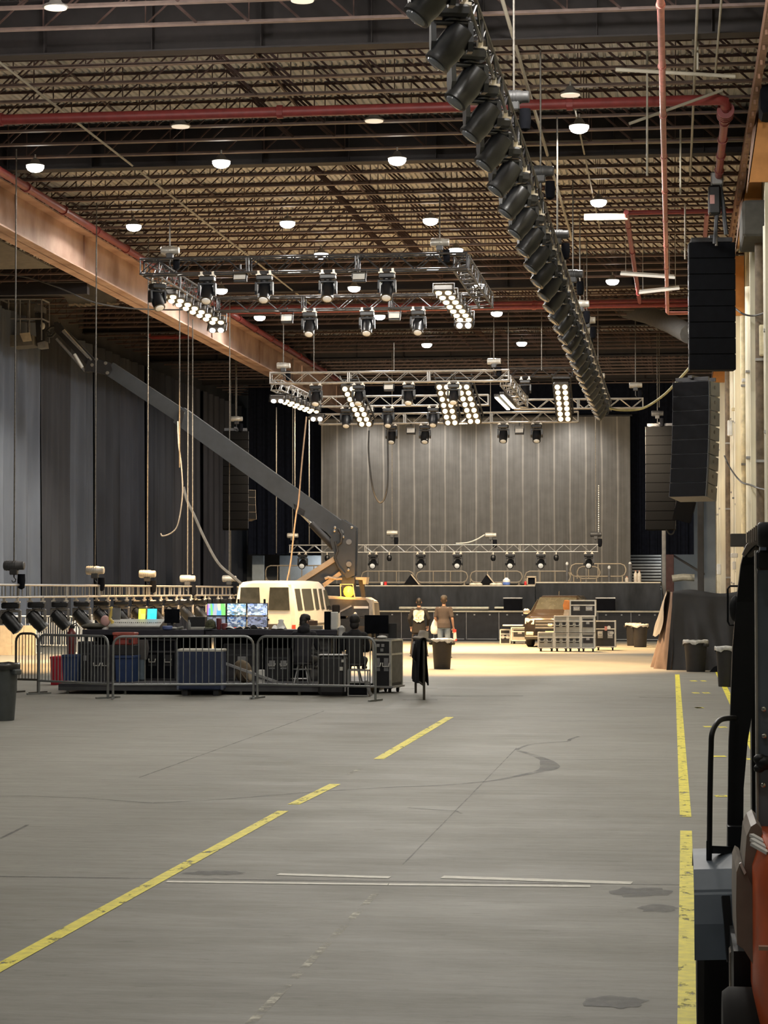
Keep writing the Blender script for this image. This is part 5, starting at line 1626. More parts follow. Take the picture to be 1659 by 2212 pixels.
MB().box(cx0 + .15, cx1 - .02, .1, 3.0, 0, zt_ - .12).build('pallet_load', mat('cardboard_dark', (.12, .09, .06), .9), t)
a = gnd(1560, 1452)
tag(MB().loft([[(a.x - .30, a.y, 0), (a.x + .1, a.y, 0), (a.x + .1, a.y + .3, 0), (a.x - .3, a.y + .3, 0)], [(a.x - .2, a.y + .05, .12), (a.x + .15, a.y + .05, .22), (a.x + .15, a.y + .25, .22), (a.x - .2, a.y + .25, .12)], [(a.x + .0, a.y + .1, .2), (a.x + .14, a.y + .1, .55), (a.x + .2, a.y + .2, .55), (a.x, a.y + .2, .2)]]).build('rubble_bag', m_blackmatte, smooth=True), 'black crumpled bag on the floor between two bins by the covered pile', 'bag')
tag(MB().lathe([(.028, 0), (.03, .75), (.034, .8), (.034, .95)], c=gnd(1588, 1480, 0) + Vector((.0, .35, .0)), n=10).build('yellow_stick', mat('lime_plastic', (.55, .75, .12), .5)), 'lime yellow stick standing behind the narrow bin near the forklift', 'stick')

# wooden hoarding and far barriers at the left
m_ply = mat('plywood_tan', (.62, .47, .30), .8, var=.12)
for i in range(4):
    x0 = -26 + i * 26; x1 = x0 + 25
    a, b2 = at(x0, 1351, 66.5), at(x1, 1351, 66.5)
    if a.x < XC + .25: a.x = max(a.x, XC + .25)
    if b2.x - a.x < .1: continue
    tag(MB().box(a.x, b2.x, 66.5, 66.53, 0, a.z).build('plywood_sheet', m_ply), f'tan plywood sheet standing at the left picture edge, {ORD[i - 1] if i else "outer"} of the row', 'board', 'plywood sheets at the left edge')
# ================================================================ CROWD BARRIERS
m_bar = mat('barrier_steel', (.21, .22, .22), .45, .5, var=.15)
m_bard = mat('barrier_dark', (.06, .055, .045), .5, .3, var=.2)
m_barw = mat('barrier_white', (.74, .73, .69), .45, .1, var=.05)
def barrier(label, p, q, m, h=1.15, step=.125, group=None, r=.024, legs=(True, True), cross=False, feet=True):
    p, q = Vector(p), Vector(q)
    W = (q - p).length
    t = thing('crowd_barrier', label, 'barrier', p, math.atan2(q.y - p.y, q.x - p.x), group)
    c = .17
    pts = [(0, 0, .0 if legs[0] else .27), (0, 0, h - c)] + [(c - c * math.cos(k * PI / 8), 0, h - c + c * math.sin(k * PI / 8)) for k in (1, 2, 3)] + [(c, 0, h), (W - c, 0, h)] + [(W - c + c * math.sin(k * PI / 8), 0, h - c + c * math.cos(k * PI / 8)) for k in (1, 2, 3)] + [(W, 0, h - c), (W, 0, .0 if legs[1] else .27)]
    mb = MB()
    mb.path(pts, r, 8)
    mb.tube((0, 0, .27), (W, 0, .27), r * .9, 8)
    mb.build('frame', m, t, smooth=True)
    mb = MB()
    n = max(2, int(W / step))
    for i in range(1, n):
        x = W * i / n
        zz = h - (c - math.sqrt(max(0, c * c - (c - x) ** 2)) if x < c else (c - math.sqrt(max(0, c * c - (c - (W - x)) ** 2)) if x > W - c else 0))
        mb.tube((x, 0, .27), (x, 0, zz), .0095, 6, caps=False)
    if cross:
        mb.tube((0, 0, h * .52), (W, 0, h * .52), .015, 6)
    mb.build('bars', m, t)
    for x in ((.0, W) if feet else ()):
        MB().bar((x, -.28, .02), (x, .28, .02), .04, .03).build('foot', m, t)
    return t
FB = 'steel barriers before the mixing desk'
barrier('grey steel barrier at the left before the desk, before the red and blue bins', Vector((at(84, 1500, 42.3).x, 42.3, 0)), gnd(233, 1509), m_bar, 1.17, .105, FB)
barrier('grey steel barrier in the middle before the desk, in front of the navy trunk', gnd(244, 1510), gnd(547, 1509), m_bar, 1.17, .115, FB)
barrier('grey steel barrier at the right before the desk, in front of the two seated people', gnd(556, 1509), gnd(811, 1515), m_bar, 1.17, .105, FB)
barrier('short dark steel barrier left of the desk, behind the nearest bin', Vector((at(34, 1500, 42.9).x, 42.9, 0)), Vector((at(82, 1500, 42.7).x, 42.7, 0)), m_bard, 1.18, .07)
barrier('white barrier at the far left, left one behind the moving lights', at(18, 1268, 68).xy.to_3d(), at(74, 1268, 68.4).xy.to_3d(), m_barw, 1.18, .12, 'white barriers at the left')
barrier('white barrier at the far left, middle one behind the moving lights', at(78, 1268, 68.2).xy.to_3d(), at(162, 1268, 67.6).xy.to_3d(), m_barw, 1.18, .09, 'white barriers at the left', cross=True)
barrier('white barrier at the far left, right one, near the mixing desk end', at(168, 1268, 68.8).xy.to_3d(), at(203, 1268, 71.4).xy.to_3d(), m_barw, 1.18, .2, 'white barriers at the left')
# covered barrier seen end-on
p, q = gnd(916, 1512), gnd(898, 1497)
cb = barrier('steel barrier seen end-on under a black cloth, standing alone right of the desk', p, q, m_bard, 1.12, .2, feet=False)
W = (q - p).length
d = (q - p).normalized()
nn = Vector((-d.y, d.x, 0))
def cloth_over(u, v):
    s = (u - .5) * 2
    a = abs(s)
    off = .04 + .05 * min(1, a * 1.2) + .012 * math.sin(v * 15 + s * 3)
    low = .92 + .06 * math.sin(v * 2.6) if s > 0 else .90 + .08 * math.sin(v * 4 + 1)
    zz = 1.16 - max(0, a - .08) * low
    c = p + d * (W * v) + nn * (off * (1 if s > 0 else -1) if a > .05 else 0)
    return (c.x, c.y, zz)
tag(MB().grid(cloth_over, 20, 30).build('black_cover', m_blackmatte, smooth='all'), 'black cloth draped over the end-on barrier right of the desk', 'cloth')
h = thing('bush_hat', 'pale grey brimmed hat resting on the end-on barrier right of the desk', 'hat', p + d * .35 + Vector((0, 0, 1.15)), .6)
m_hat = mat('hat_khaki', (.42, .38, .33), .9)
MB(Matrix.Rotation(R(12), 4, 'Y')).lathe([(.21, -.04), (.15, -.005), (.105, .0), (.10, .06), (.085, .125), (.03, .135)], n=18).build('crown', m_hat, h, smooth='all')
MB(Matrix.Rotation(R(12), 4, 'Y')).lathe([(.212, -.045), (.214, -.037), (.15, .002), (.10, .004), (.10, -.004)], n=18).build('brim', m_hat, h, smooth='all')
o = thing('grey_rag', 'small grey rag hanging on the side of the covered end-on barrier', 'cloth', p + d * 1.2 + Vector((0, 0, .76)) + nn * .14)
MB().add([(-.0, -.2, 0), (.02, .16, -.10), (.01, .14, .18), (-.01, -.02, .26), (.0, -.2, 0), (.05, .16, -.10), (.04, .14, .18), (.03, -.02, .26)], [(0, 1, 2, 3), (7, 6, 5, 4), (0, 4, 5, 1), (1, 5, 6, 2), (2, 6, 7, 3), (3, 7, 4, 0)]).build('rag', mat('grey_rag_cloth', (.20, .20, .20), .9), o)
MB().cbox((.02, .03, .27), .04, .08, .04).build('clip', m_steel, o)

# ================================================================ MIXING DESK AREA
m_dark = mat('desk_dark', (.020, .020, .026), .6, var=.25)
m_navy = mat('navy_plastic', (.012, .022, .060), .5, var=.15)
m_blue = mat('blue_plastic_bin', (.014, .035, .11), .5, var=.15)
YD = 43.2
def D(px, py, Y=YD): return at(px, py, Y)
a, b2 = D(126, 1490, 42.6), D(788, 1490, 42.6)
ZR_ = .20
t = thing('low_riser', 'low black riser platform under the mixing desk', 'platform', ((a.x + b2.x) / 2, 42.6, 0))
hw = (b2.x - a.x) / 2
MB().box(-hw, hw, 0, 4.2, ZR_ - .06, ZR_).build('deck', m_dark, t)
MB().box(-hw, hw, 0, .05, ZR_ - .13, ZR_ - .06).build('edge', mat('riser_edge', (.05, .052, .055), .5), t)
for i in range(6):
    for yy in (.15, 4.0):
        x = -hw + .15 + (2 * hw - .3) * i / 5
        MB().tube((x, yy, 0), (x, yy, ZR_ - .06), .03, 8).build('leg', m_steel, t)
# desk (two tables)
YT = 44.6
def table(label, x0, x1, y=YT, top=1360):
    a, b2 = at(x0, top, y), at(x1, top, y)
    zt = a.z
    hw = (b2.x - a.x) / 2
    t = thing('desk_table', label, 'table', ((a.x + b2.x) / 2, y, ZR_))
    H = zt - ZR_
    MB().bbox(-hw, hw, 0, .9, H - .11, H, .01).build('tabletop', mat('desk_navy', (.022, .021, .032), .6), t)
    for sx in (-1, 1):
        for yy in (.08, .82):
            MB().box(sx * (hw - .05) - .03, sx * (hw - .05) + .03, yy - .03, yy + .03, 0, H - .11).build('leg', m_casek, t)
    MB().box(-hw + .04, hw - .04, .84, .87, .02, H - .11).build('under_desk_shade_sheet', m_blackmatte, t)  # dark sheet added so the space under the desk looks shaded
    return zt
ZT1 = table('left half of the long dark mixing desk, under the console', 178, 441)
ZT = table('right half of the long dark mixing desk, under the monitors', 443, 728)
def onT(px, Y=YT + .25): return Vector((at(px, 1360, Y).x, Y, ZT1 if px < 441 else ZT))
# console
c = onT(290, YT + .12)
t = thing('mixing_console', 'long pale grey mixing console with two lit screens on the desk', 'console', c)
W = at(345, 1360, YT).x - at(233, 1360, YT).x
MB().prism([(.0, .0), (.0, .07), (.06, .09), (.55, .20), (.62, .20), (.62, 0)], -W / 2, W / 2, 'x').build('body', mat('console_dark', (.04, .04, .045), .5), t)
MB().prism([(-.005, .05), (-.005, .075), (.06, .10), (.545, .21), (.55, .20), (.06, .085)], -W / 2 - .01, W / 2 - .01, 'x').build('top_panel', mat('console_grey', (.38, .38, .36), .5), t)
for i in range(24):
    x = -W / 2 + .05 + (W - .1) * i / 23
    MB().cbox((x, .20, .14), .014, .03, .02).build('fader', mat('fader_grey', (.2, .2, .2), .5) if i % 3 else m_casek, t)
def screen_mat(name, cols, scale=6, strength=1.6, stretch=(1, 1, 1)):
    m = bpy.data.materials.new(name)
    m.use_nodes = True
    nt = m.node_tree
    b = nt.nodes['Principled BSDF']
    b.inputs['Base Color'].default_value = (.02, .02, .02, 1)
    tc = nt.nodes.new('ShaderNodeTexCoord')
    vo = nt.nodes.new('ShaderNodeTexVoronoi'); vo.inputs['Scale'].default_value = scale
    vo.distance = 'CHEBYCHEV'
    rp = nt.nodes.new('ShaderNodeValToRGB'); rp.color_ramp.interpolation = 'CONSTANT'
    el = rp.color_ramp.elements
    while len(el) < len(cols): el.new(.5)
    for i, c in enumerate(cols):
        el[i].position = i / len(cols); el[i].color = (*c, 1)
    sep = nt.nodes.new('ShaderNodeSeparateColor')
    mp = nt.nodes.new('ShaderNodeMapping'); mp.inputs['Scale'].default_value = stretch
    nt.links.new(tc.outputs['Object'], mp.inputs[0]); nt.links.new(mp.outputs[0], vo.inputs['Vector'])
    nt.links.new(vo.outputs['Color'], sep.inputs[0])
    nt.links.new(sep.outputs[0], rp.inputs[0])
    nt.links.new(rp.outputs[0], b.inputs['Emission Color'])
    b.inputs['Emission Strength'].default_value = strength
    return m
for (x0, x1, cols, nm) in ((296, 311, ((.75, .95, .05), (.9, .95, .1), (.1, .8, .35)), 'yellow_green'), (315, 335, ((.03, .65, .9), (.05, .75, .95), (.05, .6, .8)), 'cyan')):
    xa, xb = at(x0, 1330, YT + .6).x - c.x, at(x1, 1330, YT + .6).x - c.x
    Mx = Matrix.Translation(((xa + xb) / 2, .60, .20)) @ Matrix.Rotation(R(-12), 4, 'X')
    s = MB(Mx).box(-(xb - xa) / 2 - .01, (xb - xa) / 2 + .01, .0, .03, -.02, .24).build('console_screen', m_casek, t)
    MB(Mx).box(-(xb - xa) / 2, (xb - xa) / 2, -.006, .0, .0, .225).build('lit_face', screen_mat('screen_' + nm, cols, 9, 1.5), s)
MB().prism([(.1, .20), (.13, .44), (.16, .44), (.13, .20)], -W / 2 + .05, -W / 2 + .22, 'x').build('script_stand', mat('script_stand_grey', (.20, .20, .20), .6), t)
# desk microphone stand-ish lamp pole
t = thing('yellow_pink_headset', 'yellow and pink rounded ear defenders standing on the left end of the desk', 'ear defenders', Vector((at(229, 1350, YT + .3).x, YT + .3, ZT1)))
mp_, my_ = mat('pink_foam', (.70, .42, .40), .7), mat('yellow_plastic', (.80, .60, .16), .5)
MB().ell((-.02, 0, .17), .10, .08, .12, 14, 8).build('pink_pad', mp_, t, smooth=True)
MB().path([(.03, 0, .02), (.12, 0, .06), (.14, 0, .16), (.08, 0, .22), (.10, 0, .30), (.13, 0, .40), (.10, 0, .46)], .035, 8).build('yellow_band', my_, t, smooth=True)
MB().lathe([(.09, 0), (.08, .03), (.03, .06)], n=12).build('base', m_white, t, smooth=True)
# black computer screen
c = onT(371, YT + .45)
t = thing('black_screen', 'blank black monitor on the desk right of the console', 'monitor', c)
hw = (at(388, 1360, YT).x - at(355, 1360, YT).x) / 2
MB().bbox(-hw, hw, 0, .04, .13, .42, .008).build('panel', m_blackmatte, t)
MB().box(-.03, .03, .03, .06, 0, .3).box(-.12, .12, -.05, .12, 0, .015).build('stand', m_casek, t)
# six monitors in a wall
MC = [((.75, .85, .55), (.25, .8, .2), (.15, .45, .9), (.6, .25, .75), (.55, .55, .6), (.85, .95, .9)), ((.5, .7, .7), (.8, .95, .9), (.2, .4, .65), (.35, .45, .45), (.9, 1, .95), (.15, .2, .2)), ((.35, .45, .75), (.55, .65, .85), (.15, .2, .3), (.8, .9, 1), (.3, .35, .4), (.65, .75, .85)),
      ((.25, .25, .3), (.4, .42, .5), (.15, .15, .2), (.55, .55, .6), (.2, .25, .3), (.3, .3, .35)), ((.1, .25, .6), (.7, .85, 1), (.15, .2, .35), (.35, .4, .5), (.9, .95, 1), (.2, .25, .3)), ((.35, .38, .6), (.2, .22, .3), (.5, .55, .75), (.12, .12, .15), (.45, .48, .6), (.25, .28, .35))]
MN = ['monitor with colour bars, top left of the lit monitor wall on the desk', 'monitor with a green and blue picture, top middle of the lit monitor wall', 'monitor with a blue-grey picture, top right of the lit monitor wall', 'monitor half hidden by a cap, bottom left of the lit monitor wall', 'monitor with bright blue dots, bottom middle of the lit monitor wall', 'monitor with a violet-grey picture, bottom right of the lit monitor wall']
YM = YT + .55
for k in range(6):
    i, j = k % 3, k // 3
    x0, x1 = [(448, 487), (491, 531), (535, 577)][i]
    y0, y1 = [(1304, 1329), (1332, 1354)][j]
    a, b2 = at(x0, y0, YM), at(x1, y1, YM)
    W2, H2 = (b2.x - a.x) / 2, (a.z - b2.z) / 2
    t = thing('video_monitor', MN[k], 'monitor', ((a.x + b2.x) / 2, YM, (a.z + b2.z) / 2), 0, 'monitor wall')
    MB().bbox(-W2 - .012, W2 + .012, 0, .05, -H2 - .012, H2 + .012, .006).build('housing', m_casek, t)
    s = MB().box(-W2, W2, -.004, .0, -H2, H2).build('screen', screen_mat(f'monitor_picture_{k}', MC[k], [14, 20, 16][i], 1.0 if j == 0 else .5, (1.3, 1, .12) if k == 0 else (1, 1, 1.7)), t)
    MB().bar((0, .05, -.02), (0, .13, -.02), .06).build('bracket', m_steel, t)
t = thing('monitor_frame', 'dark upright frame carrying the lit monitor wall on the desk', 'frame', Vector((at(512, 1340, YM).x, YM + .13, ZT)))
for s in (-.55, 0, .55):
    MB().box(s - .02, s + .02, 0, .04, 0, .62).build('upright', m_casek, t)
MB().box(-.6, .6, 0, .3, 0, .02).build('base', m_casek, t)
MB().box(-.6, .6, 0, .03, .20, .24).box(-.6, .6, 0, .03, .44, .48).build('crossbar', m_casek, t)
# bits on the desk
def bit(name, label, cat, px, mbf, m, Y=YT + .15, smooth=True):
    p = onT(px, Y)
    o = mbf(MB()).build(name, m, smooth=smooth)
    o.location = p
    return tag(o, label, cat)
m_paper = mat('paper_white', (.66, .66, .64), .8, var=.1)
cap = thing('camouflage_cap', 'dark green camouflage cap on the desk before the bottom left monitor', 'cap', onT(455, YT + .12))
m_camo = mat('camo_cloth', (.06, .065, .035), .9, var=.6, scale=22)
MB().lathe([(.11, .02), (.115, .08), (.10, .15), (.05, .20), (.01, .21)], n=16).build('crown', m_camo, cap, smooth='all')
MB().add([(-.10, -.05, .05), (.10, -.05, .05), (.07, -.22, .02), (-.07, -.22, .02), (-.10, -.05, .06), (.10, -.05, .06), (.07, -.22, .03), (-.07, -.22, .03)], [(0, 1, 2, 3), (4, 5, 6, 7), (0, 1, 5, 4), (1, 2, 6, 5), (2, 3, 7, 6), (3, 0, 4, 7)]).build('peak', m_camo, cap)
bit('red_cup', 'dark red cup on the desk beside the camouflage cap', 'cup', 473, lambda b: b.lathe([(.035, 0), (.05, .02), (.055, .22), (.045, .23)], n=14), mat('maroon_plastic', (.20, .05, .06), .5))
bit('red_cup', 'small dark red pot on the desk, right of the taller dark red cup', 'cup', 485, lambda b: b.lathe([(.05, 0), (.06, .02), (.065, .12), (.05, .13)], n=14), mat('maroon_plastic', (.20, .05, .06), .5), YT + .1)
for i, (px, w, hgt) in enumerate(((502, .22, .06), (530, .16, .05), (548, .2, .09), (566, .14, .04), (600, .16, .08))):
    def pp(b, w=w, hgt=hgt, i=i):
        return b.grid(lambda u, v: ((u - .5) * w * 1.6, v * .3 - .1, .015 + hgt * abs(math.sin(u * 5 + i)) * (.5 + .5 * math.sin(v * 4 + i))), 14, 8)
    bit('paper_sheets', f'crumpled white paper on the desk before the monitors, {ORD[i]} from the left', 'paper', px, pp, m_paper, YT + .12, 'all')
bit('white_towel', 'white towel standing up in a peak on the desk, right of the monitors', 'towel', 607, lambda b: b.lathe([(.13, 0), (.10, .06), (.05, .15), (.06, .19), (.02, .21)], n=14, sy=.7), m_white, YT + .3, 'all')
bit('brown_carton', 'small brown carton on the desk, right of the monitors', 'carton', 588, lambda b: b.bbox(-.09, .09, 0, .12, 0, .11, .006), mat('carton_brown', (.30, .20, .12), .8), YT + .3, False)
bit('brown_carton', 'dark brown case lying on the desk right of the first seated person', 'carton', 672, lambda b: b.bbox(-.12, .12, 0, .12, .08, .18, .006), mat('case_brown', (.12, .07, .045), .7), YT + .5, False)
bit('paper_tray', 'pale flat tray on the desk under the dark brown case', 'tray', 676, lambda b: b.bbox(-.17, .17, -.02, .25, 0, .075, .006), mat('tray_grey', (.25, .23, .19), .7), YT + .4, False)
bit('desk_speaker', 'tall black speaker on the right end of the desk', 'speaker', 707, lambda b: b.bbox(-.065, .065, 0, .2, 0, .37, .01), m_spk, YT + .2, False)
bit('white_box', 'tall white box on the right end of the desk, beside the black speaker', 'box', 721, lambda b: b.bbox(-.065, .065, 0, .2, 0, .36, .015), m_white, YT + .2, False)
bit('blue_tub', 'small blue tub on the desk below the blank black monitor', 'tub', 362, lambda b: b.lathe([(.09, 0), (.11, .02), (.11, .07), (.09, .08)], n=14), mat('denim_blue', (.10, .14, .32), .6), YT + .06)
bit('grey_gloves', 'pair of grey crumpled gloves on the desk below the blank black monitor', 'gloves', 380, lambda b: b.ell((-.05, 0, .03), .10, .06, .03, 10, 5).ell((.08, .02, .03), .08, .05, .028, 10, 5).tube((.02, .0, .03), (.16, -.04, .06), .02, 6), mat('glove_grey', (.33, .33, .32), .9), YT + .08)
bit('grey_bottle', 'grey bottle standing on the desk, left of the monitor wall', 'bottle', 408, lambda b: b.lathe([(.035, 0), (.04, .02), (.04, .13), (.02, .17), (.018, .20)], n=12), mat('bottle_grey', (.22, .22, .22), .4), YT + .1)
bit('equipment_tray', 'low pale tray on the desk, left of the camouflage cap', 'tray', 424, lambda b: b.bbox(-.17, .17, 0, .2, 0, .055, .01), mat('tray_pale', (.40, .40, .37), .6), YT + .1, False)
bit('effects_rack', 'black half-rack unit on the desk, left of the monitor wall', 'rack unit', 426, lambda b: b.bbox(-.20, .16, 0, .3, 0, .26, .01), m_casek, YT + .5, False)
bit('dark_bag', 'flat dark bag lying on the left end of the desk', 'bag', 205, lambda b: b.ell((0, 0, .06), .30, .2, .07, 16, 6), mat('bag_olive', (.06, .055, .04), .8), YT + .35)
# white bucket
t = thing('white_bucket', 'small white bucket on a black case right of the desk end', 'bucket', Vector((at(738, 1372, 44.0).x, 44.0, 1.13)))
MB().lathe([(.065, 0), (.08, .15), (.085, .155), (.075, .15), (.06, .02)], n=14).build('body', m_white, t, smooth=True)
MB().ell((0, 0, .15), .06, .06, .05, 10, 5).build('contents', m_paper, t, smooth=True)

# below the desk ------------------------------------------------
def tub(label, px0, px1, ytop, ybot, Y, m, lid=None, name='storage_bin', cat='bin', z0=None):
    a, b2 = at(px0, ytop, Y), at(px1, ybot, Y)
    zb = ZR_ if z0 is None else z0
    hw = (b2.x - a.x) / 2
    t = thing(name, label, cat, ((a.x + b2.x) / 2, Y, zb))
    H = a.z - zb
    MB().loft([[(-hw * .88, .02, 0), (hw * .88, .02, 0), (hw * .88, .5, 0), (-hw * .88, .5, 0)], [(-hw * .97, 0, H - .05), (hw * .97, 0, H - .05), (hw * .97, .53, H - .05), (-hw * .97, .53, H - .05)]]).build('body', m, t)
    MB().bbox(-hw, hw, -.02, .55, H - .06, H, .01).build('rim', lid or m, t)
    return t
m_redp = mat('red_plastic', (.45, .012, .03), .45, var=.08)
tub('bright red bin on the floor left of the mixing desk', 108, 136, 1418, 1480, 46.4, m_redp, z0=0)
tub('blue bin beside the bright red bin, under the left end of the desk', 134, 167, 1414, 1479, 43.9, m_blue)
tub('blue bin under the red cool box, behind the middle barrier', 248, 289, 1416, 1480, 43.6, m_blue)
t = thing('trunk', 'large navy trunk with a pale lid edge, behind the middle barrier', 'trunk', Vector((at(432, 1402, 42.15).x, 42.15, 0)))
hw = (at(479, 1402, 42.15).x - at(384, 1402, 42.15).x) / 2
zt = at(432, 1402, 42.15).z
MB().bbox(-hw, hw, 0, .40, .12, zt - .04, .02).build('body', m_navy, t)
MB().bbox(-hw - .01, hw + .01, -.01, .41, zt - .05, zt, .01).build('lid_edge', m_edgew, t)
for s in (-1, 1):
    MB().box(s * hw * .7 - .05, s * hw * .7 + .05, .05, .35, 0, .12).build('caster', m_casek, t)
    MB().box(s * hw - .02, s * hw + .02, -.012, .05, .12, zt - .05).build('corner_strip', mat('strip_blue_grey', (.10, .12, .17), .5), t)
t = thing('cool_box', 'dark red cool box standing on a black case behind the barrier joint', 'cool box', Vector((at(267, 1390, 43.7).x, 43.7, at(267, 1393, 43.7).z)))
MB().bbox(-.22, .22, 0, .3, 0, .19, .02).build('body', mat('cooler_red', (.26, .045, .035), .5), t)
MB().bbox(-.235, .235, -.015, .315, .19, .25, .015).build('lid', mat('cooler_lid', (.34, .08, .06), .45), t)
MB().path([(-.12, -.02, .20), (-.10, -.04, .14), (.10, -.04, .14), (.12, -.02, .20)], .012).build('handle', mat('cooler_lid', (.34, .08, .06), .45), t)
MB().cbox((.14, -.03, .08), .05, .02, .07).build('latch', m_casek, t)
t2 = at(267, 1416, 43.7).z
tag(MB().bbox(at(246, 1400, 43.7).x, at(291, 1400, 43.7).x, 43.68, 44.1, t2 + .005, at(267, 1393.5, 43.7).z, .01).build('flat_case', m_casek), 'flat black case between the blue bin and the red cool box', 'case')
t = thing('fire_extinguisher', 'dark red fire extinguisher standing on the blue bin at the left end of the desk', 'extinguisher', Vector((at(154, 1412, 44.15).x, 44.15, at(150, 1413.5, 43.9).z)))
MB().lathe([(.085, 0), (.09, .02), (.09, .42), (.05, .50), (.03, .52)], n=16).build('cylinder', mat('extinguisher_red', (.13, .02, .02), .35), t, smooth=True)
MB().box(-.03, .07, -.02, .02, .52, .58).bar((-.03, 0, .57), (.10, 0, .63), .02).build('valve', m_casek, t)
MB().path([(.04, 0, .56), (.12, 0, .60), (.17, 0, .50), (.16, 0, .30)], .014).build('hose', m_cab, t)
for (px0, px1, ytop, Y, m, lb) in ((170, 198, 1388, 44.2, m_casek, 'black rack case behind the left barrier, nearest the barrier joint'), (200, 238, 1396, 44.0, m_dark, 'dark case under the desk at the barrier joint'),
                                   (312, 380, 1382, 44.8, m_blackmatte, 'tall black case under the console, left of the navy trunk'), (485, 560, 1392, 45.0, m_dark, 'wide dark case under the monitors'), (575, 625, 1402, 45.2, m_casek, 'black case under the desk behind the right barrier'), (668, 713, 1376, 44.9, mat('rack_gear', (.09, .088, .085), .5, var=.7, scale=9), 'rack of mixed grey gear between the two seated people')):
    a, b2 = at(px0, ytop, Y), at(px1, ytop, Y)
    rcase(lb, ((a.x + b2.x) / 2, Y + .2, ZR_), b2.x - a.x, .38, min(a.z, ZT - .12) - ZR_, m, False, 'open' if px0 in (170, 485) else 'handles', edge=m_darkalu)
# grey coat hanging
t = thing('hanging_coat', 'grey coat and light jeans hanging from the desk front, right of the blue bin', 'clothing', Vector((at(305, 1380, 44.3).x, 44.3, at(305, 1380, 44.3).z)))
MB().loft([[(-.13, 0, -.02), (.12, 0, -.02), (.12, .10, -.02), (-.13, .10, -.02)], [(-.15, -.02, -.2), (.14, -.02, -.2), (.14, .12, -.2), (-.15, .12, -.2)], [(-.12, 0, -.42), (.10, -.01, -.42), (.10, .1, -.42), (-.12, .1, -.42)]]).build('coat', mat('coat_grey', (.085, .08, .08), .9), t, smooth=True)
MB().loft([[(-.08, .0, -.40), (.06, .0, -.40), (.06, .09, -.40), (-.08, .09, -.40)], [(-.06, .0, -.83), (.06, .0, -.83), (.06, .08, -.83), (-.06, .08, -.83)]]).build('jeans', mat('jeans_pale', (.13, .17, .21), .9), t, smooth=True)
# black case with rounded top at right barrier
t = thing('road_case', 'black trunk with a pale top edge before the second seated person', 'case', Vector((at(717, 1414, 42.2).x, 42.15, 0)))
hw = (at(748, 1414, 42.2).x - at(687, 1414, 42.2).x) / 2
zt = at(717, 1416, 42.2).z
MB().bbox(-hw, hw, 0, .36, .03, zt, .06).build('body', m_casek, t)
MB().bbox(-hw * .95, hw * .95, -.01, .37, zt - .005, zt + .02, .01).build('lid_edge', m_steel, t)
MB().path([(hw * .96, -.01, zt - .05), (hw * .99, -.01, zt - .2), (hw * .97, -.01, .1)], .014).build('corner_strip', m_steel, t)
MB().cbox((hw * .7, -.02, zt - .25), .06, .02, .07).cbox((hw * .8, -.02, zt - .10), .05, .02, .05).build('latch', m_edgew, t)
# stool frame
t = thing('steel_crate', 'low steel crate frame on the floor at the right barrier', 'crate', Vector((at(774, 1504, 42.3).x, 42.25, 0)))
mb = MB()
for x in (-.19, .19):
    for y in (0, .3): mb.bar((x, y, 0), (x, y, .50), .025)
for zz in (.02, .27, .50):
    for y in (0, .3): mb.bar((-.19, y, zz), (.19, y, zz), .022)
    for x in (-.19, .19): mb.bar((x, 0, zz), (x, .3, zz), .022)
mb.build('frame', m_steel, t)
MB().box(-.17, .17, .02, .28, .03, .26).build('load', m_blackmatte, t)
MB().path([(.15, -.02, .30), (.22, -.05, .12), (.26, -.02, .02)], .03).build('strap', mat('strap_grey', (.2, .2, .2), .8), t)
# tan bag and folding legs
t = thing('tan_bag', 'dark tan shoulder bag slumped on the riser behind the barrier joint', 'bag', Vector((at(526, 1480, 43.4).x, 43.4, ZR_)))
m_tan = mat('tan_canvas', (.13, .10, .065), .9)
MB().ell((0, 0, .22), .17, .12, .22, 14, 8).ell((-.05, 0, .34), .14, .10, .12, 12, 6).build('body', m_tan, t, smooth=True)
MB().ell((.15, -.06, .14), .06, .05, .12, 10, 6).build('pale_pocket', mat('pale_canvas', (.42, .36, .26), .9), t, smooth=True)
MB().path([(-.1, -.1, .3), (.05, -.12, .1), (.14, -.13, .02)], .015).path([(-.12, -.1, .25), (-.17, -.1, .05)], .015).build('strap', m_tan, t)
tag(MB().bar(at(483, 1432, 42.95), at(597, 1473, 42.95), .03, .05).build('folded_pole', m_steel), 'grey folded pole leaning at a slant behind the barrier joint', 'pole')
tag(MB().bbox(at(558, 1446, 43).x, at(570, 1446, 43).x, 43.0, 43.1, ZR_ + .0, at(564, 1447, 43).z, .01).build('small_white_box', m_paper), 'small pale box on the riser beside the barrier joint', 'box')
random.seed(9)
# tall amp case at the right end
Ya = 43.9
a, b2 = at(815, 1383, Ya), at(853, 1383, Ya)
t = rcase('tall black rack case on casters at the right end of the desk, under a screen', ((a.x + b2.x) / 2, Ya + .25, 0), b2.x - a.x, .75, a.z, m_casek, True, 'handles', None, R(-10))
W = b2.x - a.x
MB().box(W / 2 - .0, W / 2 + .012, -.34, .34, .2, a.z - .03).build('side_panel', mat('case_side_grey', (.16, .155, .145), .6), t)
MB().box(-W / 2 - .05, W / 2 + .06, -.40, .40, .10, .135).build('dolly_board', m_steel, t)
for (x, zz) in ((-.08, a.z - .1), (.02, a.z - .1), (.0, a.z - .19)):
    MB().cbox((x, -.385, zz), .06, .01, .06).build('sticker', mat('sticker_grey', (.35, .35, .35), .6), t)
p = at(813, 1382, Ya + .2)
t = thing('black_screen', 'large blank black screen standing on the tall rack case', 'monitor', Vector((p.x, Ya + .3, a.z + .025)), R(-6))
MB().bbox(-.26, .23, 0, .05, .10, .47, .008).build('panel', m_blackmatte, t)
